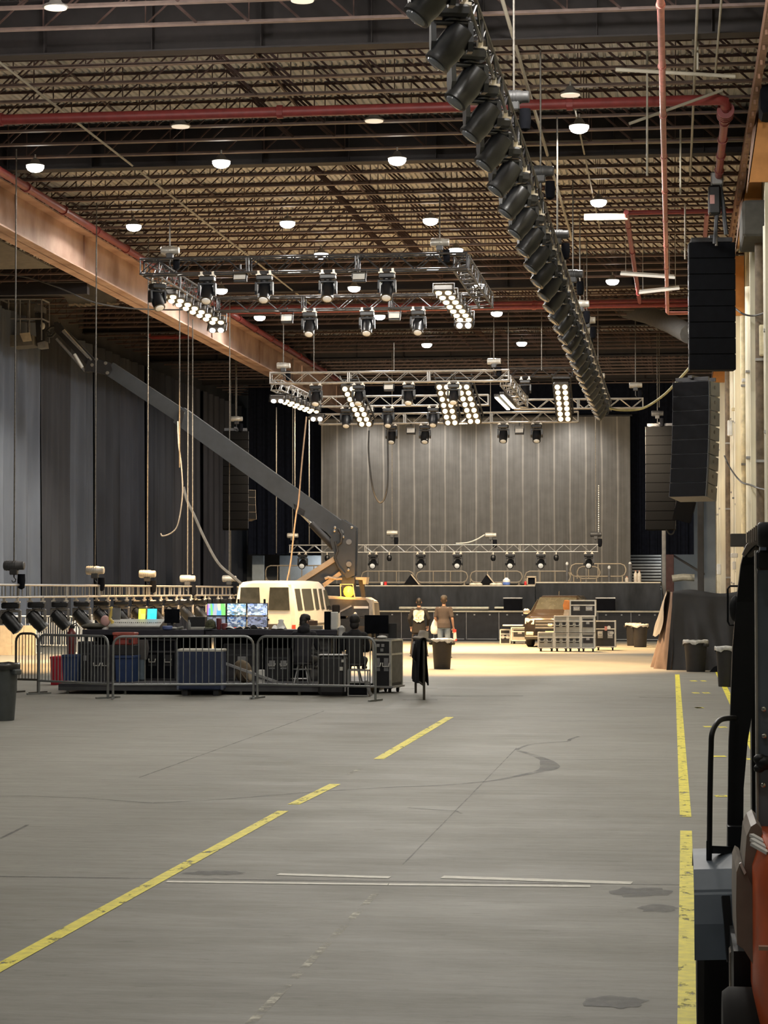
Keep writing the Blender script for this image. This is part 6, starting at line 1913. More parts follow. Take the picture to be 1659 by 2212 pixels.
MB().box(-.04, .04, .03, .07, 0, .3).box(-.14, .14, -.08, .12, 0, .015).build('stand', m_casek, t)
p = at(846, 1383, Ya + .1)
tag(MB().box(p.x - .10, p.x + .07, Ya + .38, Ya + .42, a.z + .03, a.z + .33).build('side_flap', m_casek), 'small black flap standing on the tall rack case beside the blank screen', 'panel')
p = at(825, 1380, Ya)
tag(MB().ell((p.x, Ya + .02, a.z + .06), .11, .07, .035, 12, 5).build('white_cloth', m_white, smooth=True), 'small white cloth on the front edge of the tall rack case', 'cloth')

# ================================================================ PEOPLE
m_skin = mat('skin_tone', (.42, .25, .18), .6, var=.08)
def remesh(o, v=.012, sm=2):
    r = o.modifiers.new('join', 'REMESH'); r.mode = 'VOXEL'; r.voxel_size = v; r.use_smooth_shade = True
    if sm:
        s = o.modifiers.new('soft', 'SMOOTH'); s.iterations = sm; s.factor = .5
    return o

def tors(mb, secs, n=18):
    """secs: (centre, rx, ry)"""
    mb.loft([[Vector(c) + Vector((rx * math.cos(2 * PI * i / n), ry * math.sin(2 * PI * i / n), 0)) for i in range(n)] for c, rx, ry in secs])

def hand(mb, w, f, side, size=.19, curl=.7, up=None):
    """w wrist, f direction of the hand, side=+1/-1; palm, five fingers"""
    w = Vector(w); f = Vector(f).normalized()
    up = Vector(up or (0, -1, 0))
    a = f.cross(up).normalized()
    b = a.cross(f).normalized()
    pl = size * .50
    c = w + f * pl * .5
    mb.cap(w, w + f * pl * .3, .024, .028, 8)
    for k in (-1, 0, 1):
        mb.cap(w + f * pl * .3 + a * k * .018, w + f * pl + a * k * .025, .018, .014, 8)
    for k, ln in ((-1.5, .80), (-.5, .97), (.5, 1.0), (1.5, .88)):
        p0 = w + f * pl + a * k * .021
        d1 = (f + b * curl * .45).normalized(); d2 = (f + b * curl * 1.1).normalized(); d3 = (f * .6 + b * curl * 1.7).normalized()
        q1 = p0 + d1 * size * .22 * ln; q2 = q1 + d2 * size * .16 * ln; q3 = q2 + d3 * size * .12 * ln
        mb.cap(p0, q1, .0105, .0098, 8); mb.cap(q1, q2, .0098, .0090, 8); mb.cap(q2, q3, .0090, .0080, 8)
    p0 = w + f * pl * .35 + a * side * .025
    q1 = p0 + (f * .7 + a * side * .9 + b * .25).normalized() * size * .2
    q2 = q1 + (f * .95 + a * side * .25 + b * .4).normalized() * size * .17
    mb.cap(p0, q1, .014, .012, 8); mb.cap(q1, q2, .012, .0095, 8)

def head(mb, c, yaw, s=1.0, tilt=0.0):
    """head with face looking along +Y rotated by yaw"""
    M = Matrix.Translation(c) @ Matrix.Rotation(yaw, 4, 'Z') @ Matrix.Rotation(tilt, 4, 'X') @ Matrix.Scale(s, 4)
    mb.ell((0, -.012, .03), .076, .098, .10, 18, 12, M)
    mb.ell((0, .018, -.035), .060, .072, .082, 16, 10, M)
    mb.ell((0, .055, -.085), .030, .026, .026, 10, 6, M)
    mb.loft([[(-.010, .088, .02), (.010, .088, .02), (.012, .08, .02), (-.012, .08, .02)], [(-.016, .112, -.022), (.016, .112, -.022), (.02, .08, -.025), (-.02, .08, -.025)]], M=M)
    mb.ell((0, .084, -.055), .026, .012, .008, 10, 5, M)
    mb.ell((0, .082, -.067), .023, .012, .008, 10, 5, M)
    for sx in (-1, 1):
        mb.ell((sx * .032, .083, .012), .014, .010, .008, 10, 6, M)
        mb.ell((sx * .034, .088, .03), .020, .008, .006, 8, 5, M)
        mb.ell((sx * .080, -.005, -.005), .012, .022, .034, 10, 6, M)
    return M

def standing(name_label, p, rz, H, fig):
    """fig holds joints, clothing and colours; built facing +Y"""
    t = thing('person', name_label, 'person', p, rz)
    k = H / 1.78
    S = Matrix.Scale(k, 4)
    J = fig['J']
    b = MB(S)
    tors(b, [((0, 0, .86), .155, .105), ((0, -.01, .95), .165, .115), ((0, 0, 1.08), .140, .10), ((0, .005, 1.20), .155, .108), ((0, .0, 1.32), .175, .112), ((0, -.01, 1.42), .165, .095), ((0, -.012, 1.47), .09, .065)])
    b.cap((0, -.015, 1.44), (0, -.005, 1.56), .056, .052, 12)
    head(b, Vector((0, .01, 1.655)), fig.get('hy', 0), 1.0, fig.get('ht', 0))
    for s, n in ((-1, 'l'), (1, 'r')):
        sh, el, wr, hd = J['sh' + n], J['el' + n], J['wr' + n], J['hd' + n]
        b.cap(sh, el, .052, .040); b.cap(el, wr, .040, .027)
        hand(b, wr, Vector(hd), s if n == 'l' else s, .185, fig.get('curl', .6), (0, -1, 0) if n == 'l' else (0, -1, 0))
        hp, kn, an = J['hp' + n], J['kn' + n], J['an' + n]
        b.cap(hp, kn, .088, .056, 12); b.cap(kn, Vector(kn).lerp(Vector(an), .35), .056, .056, 12); b.cap(Vector(kn).lerp(Vector(an), .35), an, .056, .036, 12)
        b.cap(Vector(an) + Vector((0, -.03, -.045)), Vector(an) + Vector((s * .03, .15, -.06)), .035, .028, 10)
    remesh(b.build('body', m_skin, t), .010 * k, 1)
    e = .017
    sh_ = MB(S)
    f = fig['shirt']
    tors(sh_, [((0, 0, f['z0']), f.get('w0', .198), .150), ((0, -.005, 1.0), .192, .145), ((0, 0, 1.12), .160, .122), ((0, .0, 1.24), .172, .126), ((0, .0, 1.34), .188, .128), ((0, -.01, 1.43), .178, .108), ((0, -.012, 1.475), .080, .070), ((0, -.012, 1.50), .066, .062)])
    for n in 'lr':
        sh, el, wr = Vector(J['sh' + n]), Vector(J['el' + n]), Vector(J['wr' + n])
        if f['long']:
            sh_.cap(sh, el, .072, .058, 12); sh_.cap(el, el.lerp(wr, .93), .058, .042, 12)
        else:
            q = sh.lerp(el, .82)
            sh_.tube(sh, q, .068, 14, .064); sh_.ell(sh, .068, .068, .068, 12, 8)
    remesh(sh_.build('jacket' if f['long'] else 'shirt', f['m'], t), .012 * k, 1)
    pt = MB(S)
    tors(pt, [((0, 0, .84), .150, .118), ((0, -.005, .93), .176, .128), ((0, 0, 1.02), .162, .118)])
    for s, n in ((-1, 'l'), (1, 'r')):
        hp, kn, an = Vector(J['hp' + n]), Vector(J['kn' + n]), Vector(J['an' + n])
        pt.cap(hp, kn, .104, .076, 12); pt.tube(kn, an + Vector((0, 0, -.03)), .076, 14, fig.get('flare', .062)); pt.ell(kn, .076, .076, .076, 12, 8)
    remesh(pt.build('trousers', fig['trousers'], t), .012 * k, 1)
    for s, n in ((-1, 'l'), (1, 'r')):
        an = Vector(J['an' + n])
        so = MB(S)
        so.cap(an + Vector((0, -.04, -.05)), an + Vector((s * .03, .16, -.055)), .044, .038, 12)
        so.box(-.045, .045, -.09, .2, -.012, .012, Matrix.Translation(an + Vector((s * .012, 0, -.088))) @ Matrix.Rotation(-s * R(10), 4, 'Z'))
        remesh(so.build('shoe', fig['shoe'], t), .008, 1)
    hc = Vector((0, .01, 1.655))
    HM = S @ Matrix.Translation(hc) @ Matrix.Rotation(fig.get('hy', 0), 4, 'Z') @ Matrix.Rotation(fig.get('ht', 0), 4, 'X')
    hr = MB(HM)
    hr.ell((0, -.022, .036), .084, .100, .104, 18, 10)
    hr.ell((0, -.045, -.03), .074, .062, .075, 14, 8)
    remesh(hr.build('hair', fig['hair'], t), .009, 1)
    if fig.get('cap'):
        cp = MB(HM)
        cp.lathe([(.094, .045), (.097, .075), (.085, .125), (.045, .152), (.01, .157)], n=20, sy=1.12)
        cc = cp.build('cap', fig['cap'], t, smooth='all')
        MB(HM).loft([[(-.07, .085, .05), (.07, .085, .05), (.06, .17, .035), (-.06, .17, .035)], [(-.07, .085, .058), (.07, .085, .058), (.06, .17, .043), (-.06, .17, .043)]]).build('peak', fig['cap'], cc)
    return t, S, HM

m_jk = mat('jacket_black', (.010, .009, .010), .8, var=.25)
m_tr = mat('trousers_brown', (.034, .029, .028), .85, var=.2)
m_shoe = mat('shoe_dark', (.03, .028, .026), .6)
m_hairk = mat('hair_black', (.012, .010, .010), .6, var=.3, scale=40)
J1 = dict(shl=(-.185, -.01, 1.41), ell=(-.29, -.02, 1.15), wrl=(-.25, .06, .93), hdl=(.15, .3, -1), shr=(.185, -.01, 1.41), elr=(.30, -.03, 1.15), wrr=(.27, .10, .95), hdr=(-.1, .4, -1),
          hpl=(-.09, 0, .90), knl=(-.16, .02, .49), anl=(-.205, -.01, .10), hpr=(.09, 0, .90), knr=(.16, .02, .49), anr=(.205, -.01, .10))
p1, S1, HM1 = standing('person in a black jacket with a large white back print, standing with feet apart', gnd(905, 1418), R(3), 1.76, dict(J=J1, shirt=dict(z0=.72, w0=.232, long=True, m=m_jk), trousers=m_tr, shoe=m_shoe, hair=m_hairk, flare=.078, curl=.8))
# white print on the back of the jacket: a flat patch following the back
m_print = mat('print_cream', (.72, .68, .60), .8, var=.06)
m_print2 = mat('print_tan', (.50, .33, .22), .8)
prt = [(-.155, 1.40), (-.09, 1.425), (0, 1.405), (.09, 1.425), (.155, 1.40), (.172, 1.30), (.150, 1.19), (.165, 1.12), (.10, 1.085), (.05, 1.04), (0, 1.065), (-.05, 1.04), (-.10, 1.085), (-.165, 1.12), (-.150, 1.19), (-.172, 1.30)]
bk_y = lambda x, z: -.172 - .006 * math.cos(z * 6) + .40 * x * x * 4
mb = MB(S1)
mb.loft([[(x, bk_y(x, z_) + .05, z_) for x, z_ in prt], [(x, bk_y(x, z_) - .004, z_) for x, z_ in prt]])
pp = mb.build('back_print', m_print, p1)
mb = MB(S1)
for (x, z_, rx, rz_) in ((-.06, 1.25, .045, .012), (.06, 1.25, .045, .012), (0, 1.19, .012, .045), (-.07, 1.15, .05, .010), (.07, 1.15, .05, .010), (0, 1.11, .07, .010)):
    mb.ell((x, bk_y(x, z_) - .004, z_), rx, .006, rz_, 12, 6)
mb.build('print_detail', m_print2, pp)
J2 = dict(shl=(-.185, -.01, 1.41), ell=(-.25, .02, 1.13), wrl=(-.18, .20, 1.00), hdl=(.3, .8, -.3), shr=(.185, -.01, 1.41), elr=(.255, -.05, 1.12), wrr=(.27, .04, .88), hdr=(.05, .25, -1),
          hpl=(-.09, 0, .90), knl=(-.11, .02, .49), anl=(-.12, -.01, .10), hpr=(.09, 0, .90), knr=(.11, .02, .49), anr=(.12, -.01, .10))
p2, S2, HM2 = standing('person in a brown T-shirt, jeans and a backward-looking dark cap, standing with back turned', gnd(959, 1421), R(-4), 1.83, dict(J=J2, shirt=dict(z0=.86, long=False, m=mat('tshirt_brown', (.058, .048, .047), .85, var=.15)), trousers=mat('denim_light', (.15, .20, .27), .85, var=.25, scale=9), shoe=m_shoe, hair=mat('hair_brown', (.05, .033, .022), .6, var=.3, scale=40), cap=mat('cap_dark', (.045, .045, .045), .85), ht=R(6), curl=.9))
# things held
w = p2.matrix_basis @ (S2 @ Vector(J2['wrl']))
o = thing('white_bag', 'white plastic bag held by the person in the brown T-shirt', 'bag', Vector(p2.location) + Vector((-.29, .20, .0)))
MB().lathe([(.03, 1.14), (.09, 1.05), (.14, .92), (.15, .80), (.12, .72), (.04, .69)], n=16, sx=.9, sy=.7).build('bag', mat('white_plastic_bag', (.75, .72, .66), .45, var=.1, scale=8), o, smooth=True)
o = thing('red_roll', 'red and white roll held in the right hand of the person in the brown T-shirt', 'roll', Vector(p2.location) + Vector((.31, .06, .0)))
MB().tube((0, .0, .82), (.01, .02, .52), .05, 14, .055).build('white_part', m_white, o, smooth=True)
MB().tube((0, 0, .84), (0, .004, .76), .056, 14).tube((.012, .022, .56), (.014, .026, .50), .058, 14).build('red_part', mat('signal_red', (.55, .05, .04), .5), o, smooth=True)

def seated(label, p, rz, fig):
    """sitting on a stool at the desk, facing +Y"""
    t = thing('person', label, 'person', p, rz)
    sz = fig['seat']
    b = MB()
    ln = fig.get('lean', .12)
    tors(b, [((0, 0, sz - .02), .165, .13), ((0, .0, sz + .08), .165, .12), ((0, ln * .35, sz + .22), .145, .105), ((0, ln * .7, sz + .36), .165, .11), ((0, ln, sz + .48), .172, .105), ((0, ln, sz + .55), .14, .085), ((0, ln, sz + .60), .07, .06)])
    nk = Vector((0, ln, sz + .56)); hc = Vector((fig.get('hx', 0), ln + .05, sz + .755))
    b.cap(nk, hc + Vector((0, -.02, -.08)), .054, .05, 12)
    head(b, hc, fig.get('hy', 0), 1.0, fig.get('ht', -.15))
    for s in (-1, 1):
        sh = Vector((s * .185, ln, sz + .50)); el = Vector((s * .245, ln + .12, sz + .24)); wr = Vector((s * .16, ln + .36, sz + .27))
        b.cap(sh, el, .05, .04); b.cap(el, wr, .04, .027)
        hand(b, wr, (-.2 * s, 1, -.1), -s, .185, .7, (0, 0, 1))
        hp = Vector((s * .10, .02, sz + .02)); kn = Vector((s * .15, .46, sz + .0)); an = Vector((s * .15, .38, .36))
        b.cap(hp, kn, .085, .06, 12); b.cap(kn, an, .058, .038, 12); b.cap(an + Vector((0, -.03, -.045)), an + Vector((s * .02, .15, -.06)), .035, .028)
    remesh(b.build('body', m_skin, t), .011, 1)
    c = MB()
    tors(c, [((0, 0, sz - .05), .19, .15), ((0, .0, sz + .08), .185, .14), ((0, ln * .35, sz + .22), .17, .13), ((0, ln * .7, sz + .36), .18, .128), ((0, ln, sz + .48), .188, .12), ((0, ln, sz + .555), .16, .10), ((0, ln, sz + .62), .075, .07)])
    for s in (-1, 1):
        sh = Vector((s * .185, ln, sz + .50)); el = Vector((s * .245, ln + .12, sz + .24)); wr = Vector((s * .16, ln + .36, sz + .27))
        c.cap(sh, el, .072, .058, 12); c.cap(el, el.lerp(wr, .9), .058, .042, 12)
    if fig.get('hood'):
        c.ell((0, ln - .06, sz + .60), .13, .10, .09, 14, 8)
        c.ell((.02, ln - .02, sz + .66), .10, .08, .07, 12, 8)
    remesh(c.build('jacket', fig['jacket'], t), .012, 1)
    tr = MB()
    tors(tr, [((0, .0, sz - .06), .17, .15), ((0, .0, sz + .05), .175, .14)])
    for s in (-1, 1):
        hp = Vector((s * .10, .02, sz + .02)); kn = Vector((s * .15, .46, sz + .0)); an = Vector((s * .15, .38, .36))
        tr.cap(hp, kn, .10, .078, 12); tr.cap(kn, an, .076, .058, 12)
    remesh(tr.build('trousers', m_dark, t), .012, 1)
    for s in (-1, 1):
        an = Vector((s * .15, .38, .36))
        remesh(MB().cap(an + Vector((0, -.04, -.055)), an + Vector((s * .02, .16, -.06)), .043, .036, 12).build('shoe', m_shoe, t), .008, 1)
    HM = Matrix.Translation(hc) @ Matrix.Rotation(fig.get('hy', 0), 4, 'Z') @ Matrix.Rotation(fig.get('ht', -.15), 4, 'X')
    hr = MB(HM)
    hr.ell((0, -.022, .036), .088, .105, .108, 18, 10); hr.ell((0, -.045, -.03), .08, .068, .085, 14, 8)
    if fig.get('bulky'):
        hr.ell((0, -.03, .05), .105, .115, .115, 18, 10); hr.ell((0, -.04, -.05), .095, .075, .10, 14, 8)
    remesh(hr.build('hair', m_hairk, t), .009, 1)
    if fig.get('cap'):
        cp = MB(HM)
        cp.lathe([(.094, .045), (.098, .075), (.088, .125), (.045, .152), (.01, .157)], n=20, sy=1.12)
        cc = cp.build('cap', fig['cap'], t, smooth='all')
        MB(HM).loft([[(-.07, .085, .05), (.07, .085, .05), (.06, .18, .06), (-.06, .18, .06)], [(-.07, .085, .058), (.07, .085, .058), (.06, .18, .068), (-.06, .18, .068)]]).build('peak', fig['cap'], cc)
    return t
def stool(label, p, sz):
    t = thing('stool', label, 'stool', p)
    MB().lathe([(.17, sz - .05), (.18, sz - .02), (.17, sz)], n=18).build('seat', m_casek, t, smooth=True)
    for i in range(4):
        a = PI / 4 + i * PI / 2
        MB().tube((.10 * math.cos(a), .10 * math.sin(a), sz - .05), (.20 * math.cos(a), .20 * math.sin(a), 0), .015, 6).build('leg', m_steel, t)
    MB().lathe([(.165, .27), (.18, .27), (.18, .29), (.165, .29)], n=18).build('foot_ring', m_steel, t)
px1 = at(654, 1400, 43.45)
zt1 = at(654, 1327, 43.5).z
seat1 = zt1 - ZR_ - .90
stool('stool under the hooded person at the desk', (px1.x, 43.4, ZR_), seat1 - .05)
seated('seated person in a hooded black jacket and dark cap, hunched at the desk', (px1.x, 43.4, ZR_), R(-4), dict(seat=seat1, lean=.16, jacket=mat('hoodie_black', (.011, .011, .016), .85), hood=True, cap=m_casek, hy=R(-35), ht=-.2))
px2 = at(766, 1400, 43.45)
seat2 = at(766, 1327, 43.5).z - ZR_ - .915
stool('stool under the dark-haired person at the desk', (px2.x, 43.4, ZR_), seat2 - .05)
seated('seated person with bushy dark hair and a black shirt, right of the hooded person', (px2.x, 43.4, ZR_), R(2), dict(seat=seat2, lean=.10, jacket=mat('shirt_black', (.010, .010, .012), .85), bulky=True, hy=R(-10)))

# ================================================================ FORKLIFT
m_fork = mat('forklift_orange', (.60, .10, .022), .38, var=.22, scale=5)
m_forkg = mat('forklift_grey', (.25, .215, .18), .5, var=.3, scale=4)
m_forkb = mat('forklift_slate', (.14, .175, .225), .5, var=.22, scale=3)
m_forkk = mat('forklift_black', (.010, .011, .013), .45)
def K(px, py, Y):
    return at(px, py, Y)
fk = thing('forklift', 'orange and black forklift truck at the right picture edge, seen from behind', 'forklift', (.72, 10, 0))
FO = Vector((.72, 10, 0))
fx = lambda x: x - .72
fy = lambda y: y - 10
XF0 = K(1503, 1900, 10.4).x
CX = XF0 + .60     # centre of the truck
def mir(fn):
    fn(1); fn(-1)
# front wheels and fenders
for s in (-1, 1):
    xo = CX + s * .60
    xi = CX + s * .37
    xm = (xo + xi) / 2
    wheel(fk, (fx(xm), fy(10.55), .36), .36, abs(xo - xi) * .98, 'front_wheel')
    # fender: arched plate over the wheel, with step
    rings = []
    for (y, z_) in ((9.86, .47), (9.90, .62), (9.96, .74), (10.08, .815), (10.40, .84), (10.75, .83), (11.0, .74)):
        rings.append([(fx(xo - s * (-.012)), fy(y), z_), (fx(xi), fy(y), z_ + .01), (fx(xi), fy(y) + .02, z_ + .03), (fx(xo + s * .012), fy(y) + .02, z_ + .02)])
    MB().loft(rings).build('fender', m_forkb, fk)
    MB().bar((fx(xm - s * .03), fy(9.845), .47), (fx(xm - s * .01), fy(9.945), .74), .035, .02).build('fender_rib', m_forkk, fk)
for s in (-1, 1):
    wheel(fk, (fx(CX + s * .42), fy(9.05), .25), .25, .18, 'rear_wheel')
# counterweight
xl = K(1627, 1950, 8.85).x
hw = CX - xl
sec = []
def cw(y, k, zb, zt):
    w = hw * k
    return [(fx(CX - w * .92), fy(y), zb), (fx(CX - w), fy(y), zb + .14), (fx(CX - w), fy(y), zt - .12), (fx(CX - w * .90), fy(y), zt), (fx(CX + w * .90), fy(y), zt), (fx(CX + w), fy(y), zt - .12), (fx(CX + w), fy(y), zb + .14), (fx(CX + w * .92), fy(y), zb)]
MB().loft([cw(8.62, .86, .44, 1.02), cw(8.70, .95, .38, 1.08), cw(8.85, 1.0, .36, 1.12), cw(9.3, 1.0, .36, 1.13)]).build('counterweight', m_fork, fk, smooth=True)
MB().box(fx(CX - hw * .97), fx(CX + hw * .97), fy(8.605), fy(8.64), .72, .735).build('panel_seam', mat('seam_pale', (.45, .28, .2), .5), fk)
for i in range(3):
    for s in (-1, 1):
        MB().bar((fx(CX + s * (hw * 1.01)), fy(8.80 + i * .05), 1.10 + i * .012), (fx(CX + s * (hw * .86)), fy(8.72 + i * .05), 1.075 + i * .012), .02, .012).build('grille_slot', m_white, fk)
# side covers (grey panels facing the rear, beside the counterweight)
def panel_px(pts, y0, y1, name, m):
    for s in (1, -1):
        rings = []
        for yy in (y0, y1):
            rr = []
            for (px, py) in pts:
                p = K(px, py, y0)
                rr.append((fx(CX + s * (p.x - CX)), fy(yy), p.z))
            rings.append(rr)
        MB().loft(rings).build(name, m, fk)
panel_px([(1604, 1930), (1607, 1880), (1613, 1806), (1622, 1786), (1634, 1778), (1646, 1790), (1646, 1930)], 8.95, 9.5, 'upper_side_cover', m_forkg)
panel_px([(1592, 2040), (1590, 1960), (1591, 1884), (1597, 1868), (1606, 1874), (1630, 1925), (1646, 1940), (1646, 2120), (1628, 2085), (1606, 2050)], 8.93, 9.6, 'lower_side_cover', m_forkg)
panel_px([(1578, 2214), (1576, 2060), (1592, 2040), (1600, 2214)], 9.6, 9.75, 'mud_flap', m_forkg)
panel_px([(1597, 1866), (1601, 1864), (1612, 1885), (1608, 1890)], 8.915, 8.94, 'worn_corner', m_white)
panel_px([(1604, 1196), (1612, 1178), (1628, 1158), (1648, 1143), (1662, 1140), (1662, 1160), (1645, 1165), (1622, 1185), (1608, 1203)], 10.3, 10.42, 'roof_corner', m_forkg)
# main frame between axles
MB().box(fx(CX - .46), fx(CX + .46), fy(9.2), fy(11.0), .22, .62).build('chassis', m_forkk, fk)
MB().box(fx(CX - .40), fx(CX + .40), fy(9.25), fy(9.9), .62, 1.02).build('engine_cover', m_forkk, fk)
MB().bbox(fx(CX - .25), fx(CX + .25), fy(9.5), fy(10.0), 1.02, 1.14, .04).bbox(fx(CX - .24), fx(CX + .24), fy(9.42), fy(9.54), 1.10, 1.55, .04).build('seat', m_blackmatte, fk)
# overhead guard
def pillar(pts, m, name, s):
    pts = [Vector(p) for p in pts]
    for a, b2 in zip(pts, pts[1:]): pass
    mb = MB()
    rings = []
    for p, wx, wy in pts_w:
        rings.append([(fx(CX + s * (p.x - CX)) - wx / 2, fy(p.y) - wy / 2, p.z), (fx(CX + s * (p.x - CX)) + wx / 2, fy(p.y) - wy / 2, p.z), (fx(CX + s * (p.x - CX)) + wx / 2, fy(p.y) + wy / 2, p.z), (fx(CX + s * (p.x - CX)) - wx / 2, fy(p.y) + wy / 2, p.z)])
    return mb.loft(rings).build(name, m, fk)
for s in (1, -1):
    YP = 10.7
    pts_w = [(K(1587, 1850, YP), .075, .12), (K(1589, 1700, YP), .072, .12), (K(1594, 1600, YP), .088, .12), (K(1600, 1545, YP), .10, .12), (K(1605, 1400, YP), .10, .12), (K(1610, 1300, YP), .085, .12), (K(1616, 1220, YP - .05), .07, .12), (K(1626, 1180, YP - .15), .07, .12), (K(1646, 1155, YP - .35), .06, .14)]
    pillar([q[0] for q in pts_w], m_forkk, 'front_pillar', s)
    # broad rear pillar plate
    YR_ = 9.25
    pts_w = [(K(1664, 1790, YR_), .115, .10), (K(1664, 1500, YR_), .115, .10), (K(1667, 1240, YR_), .115, .10), (K(1673, 1150, YR_ + .05), .11, .12)]
    pillar([q[0] for q in pts_w], m_forkb, 'rear_pillar', s)
    xe = K(1634, 1500, YR_).x
    MB().box(fx(CX + s * (xe - CX)) - .004, fx(CX + s * (xe - CX)) + .004, fy(YR_) - .055, fy(YR_) + .05, 1.14, 2.25).build('pillar_edge', mat('bevel_highlight', (.34, .33, .30), .5), fk)  # pale strip paints the highlight along the pillar bevel
    if s == 1:
        for (px, py) in ((1650, 1532), (1651, 1590), (1649, 1696), (1655, 1208)):
            c = K(px, py, YR_ - .06)
            MB().ell((fx(c.x), fy(c.y), c.z), .012, .010, .012, 10, 6).build('bolt', m_chrome, fk, smooth=True)
        for (px, py, r) in ((1642, 1640, .022), (1652, 1648, .03), (1640, 1660, .018)):
            c = K(px, py, YR_ - .09)
            MB().ell((fx(c.x), fy(c.y), c.z), r * 1.3, r, r, 10, 6)  .build('hinge_knob', m_forkk, fk, smooth=True)
# roof
zr_ = K(1646, 1150, 10.4).z
for s in (-1, 1):
    MB().bar((fx(CX + s * (CX - K(1650, 1150, 10.4).x)), fy(10.45), zr_ - .01), (fx(CX + s * (CX - K(1672, 1150, 9.3).x)), fy(9.2), zr_ - .06), .07, .09).build('guard_rail', m_forkk, fk)
for i in range(6):
    MB().bar((fx(CX - .36), fy(9.3 + i * .22), zr_ - .03), (fx(CX + .36), fy(9.3 + i * .22), zr_ - .03), .03, .06).build('roof_bar', m_forkg, fk)
for i in range(3):
    a = K(1612 + i * 3, 1184 + i * 7, 10.55); b2 = K(1638, 1163 + i * 9, 10.5)
    MB().bar((fx(a.x), fy(a.y), a.z), (fx(b2.x), fy(b2.y), b2.z), .03, .03).build('guard_louvre', m_forkg, fk)
c = K(1662, 1155, 9.1)
MB().lathe([(.04, -.05), (.048, -.04), (.048, .04), (.04, .05)], n=18, c=(fx(c.x), fy(c.y), c.z), M=None).build('tail_lamp', m_forkk, fk, smooth=True)
c = K(1655, 1205, 9.15)
MB().bbox(fx(c.x) - .04, fx(c.x) + .06, fy(c.y) - .04, fy(c.y) + .03, c.z - .05, c.z + .03, .01).build('lamp_bracket', m_forkk, fk)
# grab handle
hp = [K(1532, 1864, 10.3), K(1534, 1700, 10.3), K(1536, 1620, 10.3), K(1538, 1585, 10.3), K(1548, 1563, 10.35), K(1562, 1553, 10.45), K(1588, 1551, 10.62)]
MB().path([(fx(p.x), fy(p.y), p.z) for p in curve(hp)], .0125, 12).build('grab_handle', m_forkk, fk, smooth='all')
a, b2 = K(1534, 1835, 10.3), K(1590, 1837, 10.6)
MB().bar((fx(a.x), fy(a.y), a.z), (fx(b2.x), fy(b2.y), b2.z), .03, .035).build('handle_bracket', m_forkk, fk)
a, b2 = K(1531, 1870, 10.3), K(1531, 1816, 10.3)
MB().bar((fx(a.x), fy(a.y), a.z), (fx(b2.x), fy(b2.y), b2.z), .022, .02).build('handle_foot', m_forkk, fk)
# mirror
mp2 = [K(1597, 1266, 10.75), K(1577, 1266, 10.75), K(1572, 1272, 10.75), K(1572, 1343, 10.75), K(1576, 1350, 10.75), K(1592, 1350, 10.75)]
mr = MB().path([(fx(p.x), fy(p.y), p.z) for p in mp2], .0055, 6).build('mirror_bracket', m_forkk, fk)
c = K(1588, 1315, 10.7)
MB().ell((fx(c.x), fy(c.y), c.z), .028, .022, .062, 14, 10).build('mirror', m_forkk, mr, smooth=True)
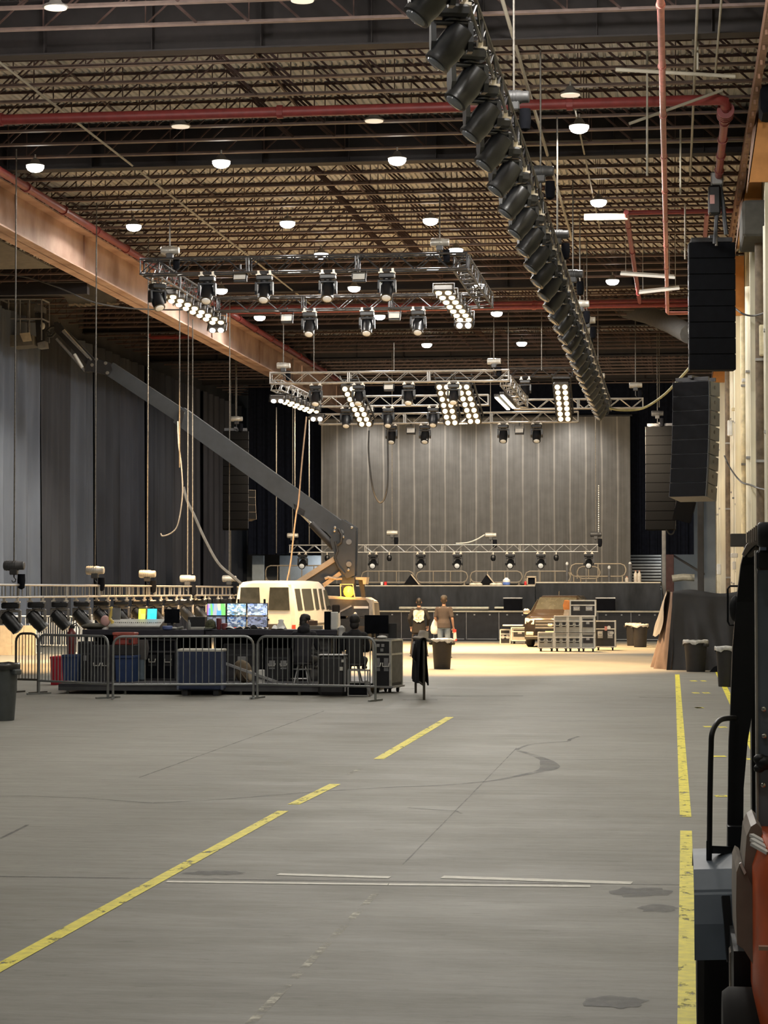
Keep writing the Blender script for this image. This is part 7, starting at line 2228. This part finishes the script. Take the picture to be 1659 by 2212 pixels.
# cab contents and mast
MB().tube((fx(CX), fy(10.25), 1.0), (fx(CX), fy(10.4), .62), .03, 8).lathe([(.16, 0), (.175, .01), (.175, .03), (.16, .04)], n=24, M=Matrix.Translation((fx(CX), fy(10.22), 1.02)) @ Matrix.Rotation(R(-35), 4, 'X')).build('steering_wheel', m_forkk, fk)
MB().box(fx(CX - .45), fx(CX + .45), fy(10.55), fy(10.72), .55, .98).build('cowl', m_forkk, fk)
for s in (-1, 1):
    MB().box(fx(CX + s * .27) - .05, fx(CX + s * .27) + .05, fy(11.05), fy(11.25), .08, 2.05).build('mast_rail', m_forkk, fk)
    MB().box(fx(CX + s * .24) - .06, fx(CX + s * .24) + .06, fy(11.3), fy(12.3), .04, .08).build('fork_blade', m_forkk, fk)
MB().box(fx(CX - .42), fx(CX + .42), fy(11.25), fy(11.32), .06, .5).build('fork_carriage', m_forkk, fk)
for zz in (.5, 1.2, 1.95):
    MB().box(fx(CX - .3), fx(CX + .3), fy(11.08), fy(11.2), zz, zz + .08).build('mast_crossbar', m_forkk, fk)
# ================================================================ FURTHER LIGHT
# unseen floods near the curtain top washing the grey stage curtain
cc = (pl.x + pr_.x) / 2
for i, px in enumerate((740, 900, 1060, 1220)):
    p = at(px, 930, 97)
    light('curtain_flood', 'SPOT', (p.x, 104.3, 10.5), 420, (1.0, .98, .95), None, .3, spot=R(120), blend=.9, target=(p.x, YC - .2, 5.0))
for xx in (-14, -8, -2):
    light('stage_work_lamp', 'SPOT', (xx, 84, 8.3), 2200, (1, .80, .55), None, .3, spot=R(120), blend=.9, target=(xx, 96, 2.2))
for yy in (23, 30, 36.8):
    for xx, zz, e in ((XSN + .2, CAMZ + HSN + .6, 190), (-9.5, 9.6, 250), (-15.2, 10.4, 110)):
        light('ceiling_fill_spot', 'SPOT', (xx, yy, zz), e, (1.0, .96, .90), None, .25, rot=(PI, 0, 0), spot=R(165), blend=.5)  # added upward spots without fixtures, brightening the roof deck
for xx, e in ((-17.5, 40), (-.2, 22), (1.3, 45)):
    light('backstage_lamp', 'POINT', (xx, 108.9, 3.3), e, (.95, .98, 1.0), None, .3)
light('left_fill_spot', 'SPOT', (xA0 - .3, 61, zA - .5), 9000, (1.0, .84, .62), None, .3, spot=R(85), blend=.5, target=(-19.8, 67, 0))  # added spot without a fixture, brightening the left floor and barriers
W = bpy.data.worlds.new('hall')
SC.world = W
W.use_nodes = True
W.node_tree.nodes['Background'].inputs[0].default_value = (.5, .52, .55, 1)
W.node_tree.nodes['Background'].inputs[1].default_value = .03
SC.cycles.max_bounces = 6
SC.cycles.diffuse_bounces = 3
SC.cycles.glossy_bounces = 3
SC.cycles.transparent_max_bounces = 8
SC.cycles.sample_clamp_indirect = 4.0
SC.cycles.use_denoising = True
SC.cycles.caustics_reflective = False
SC.cycles.caustics_refractive = False
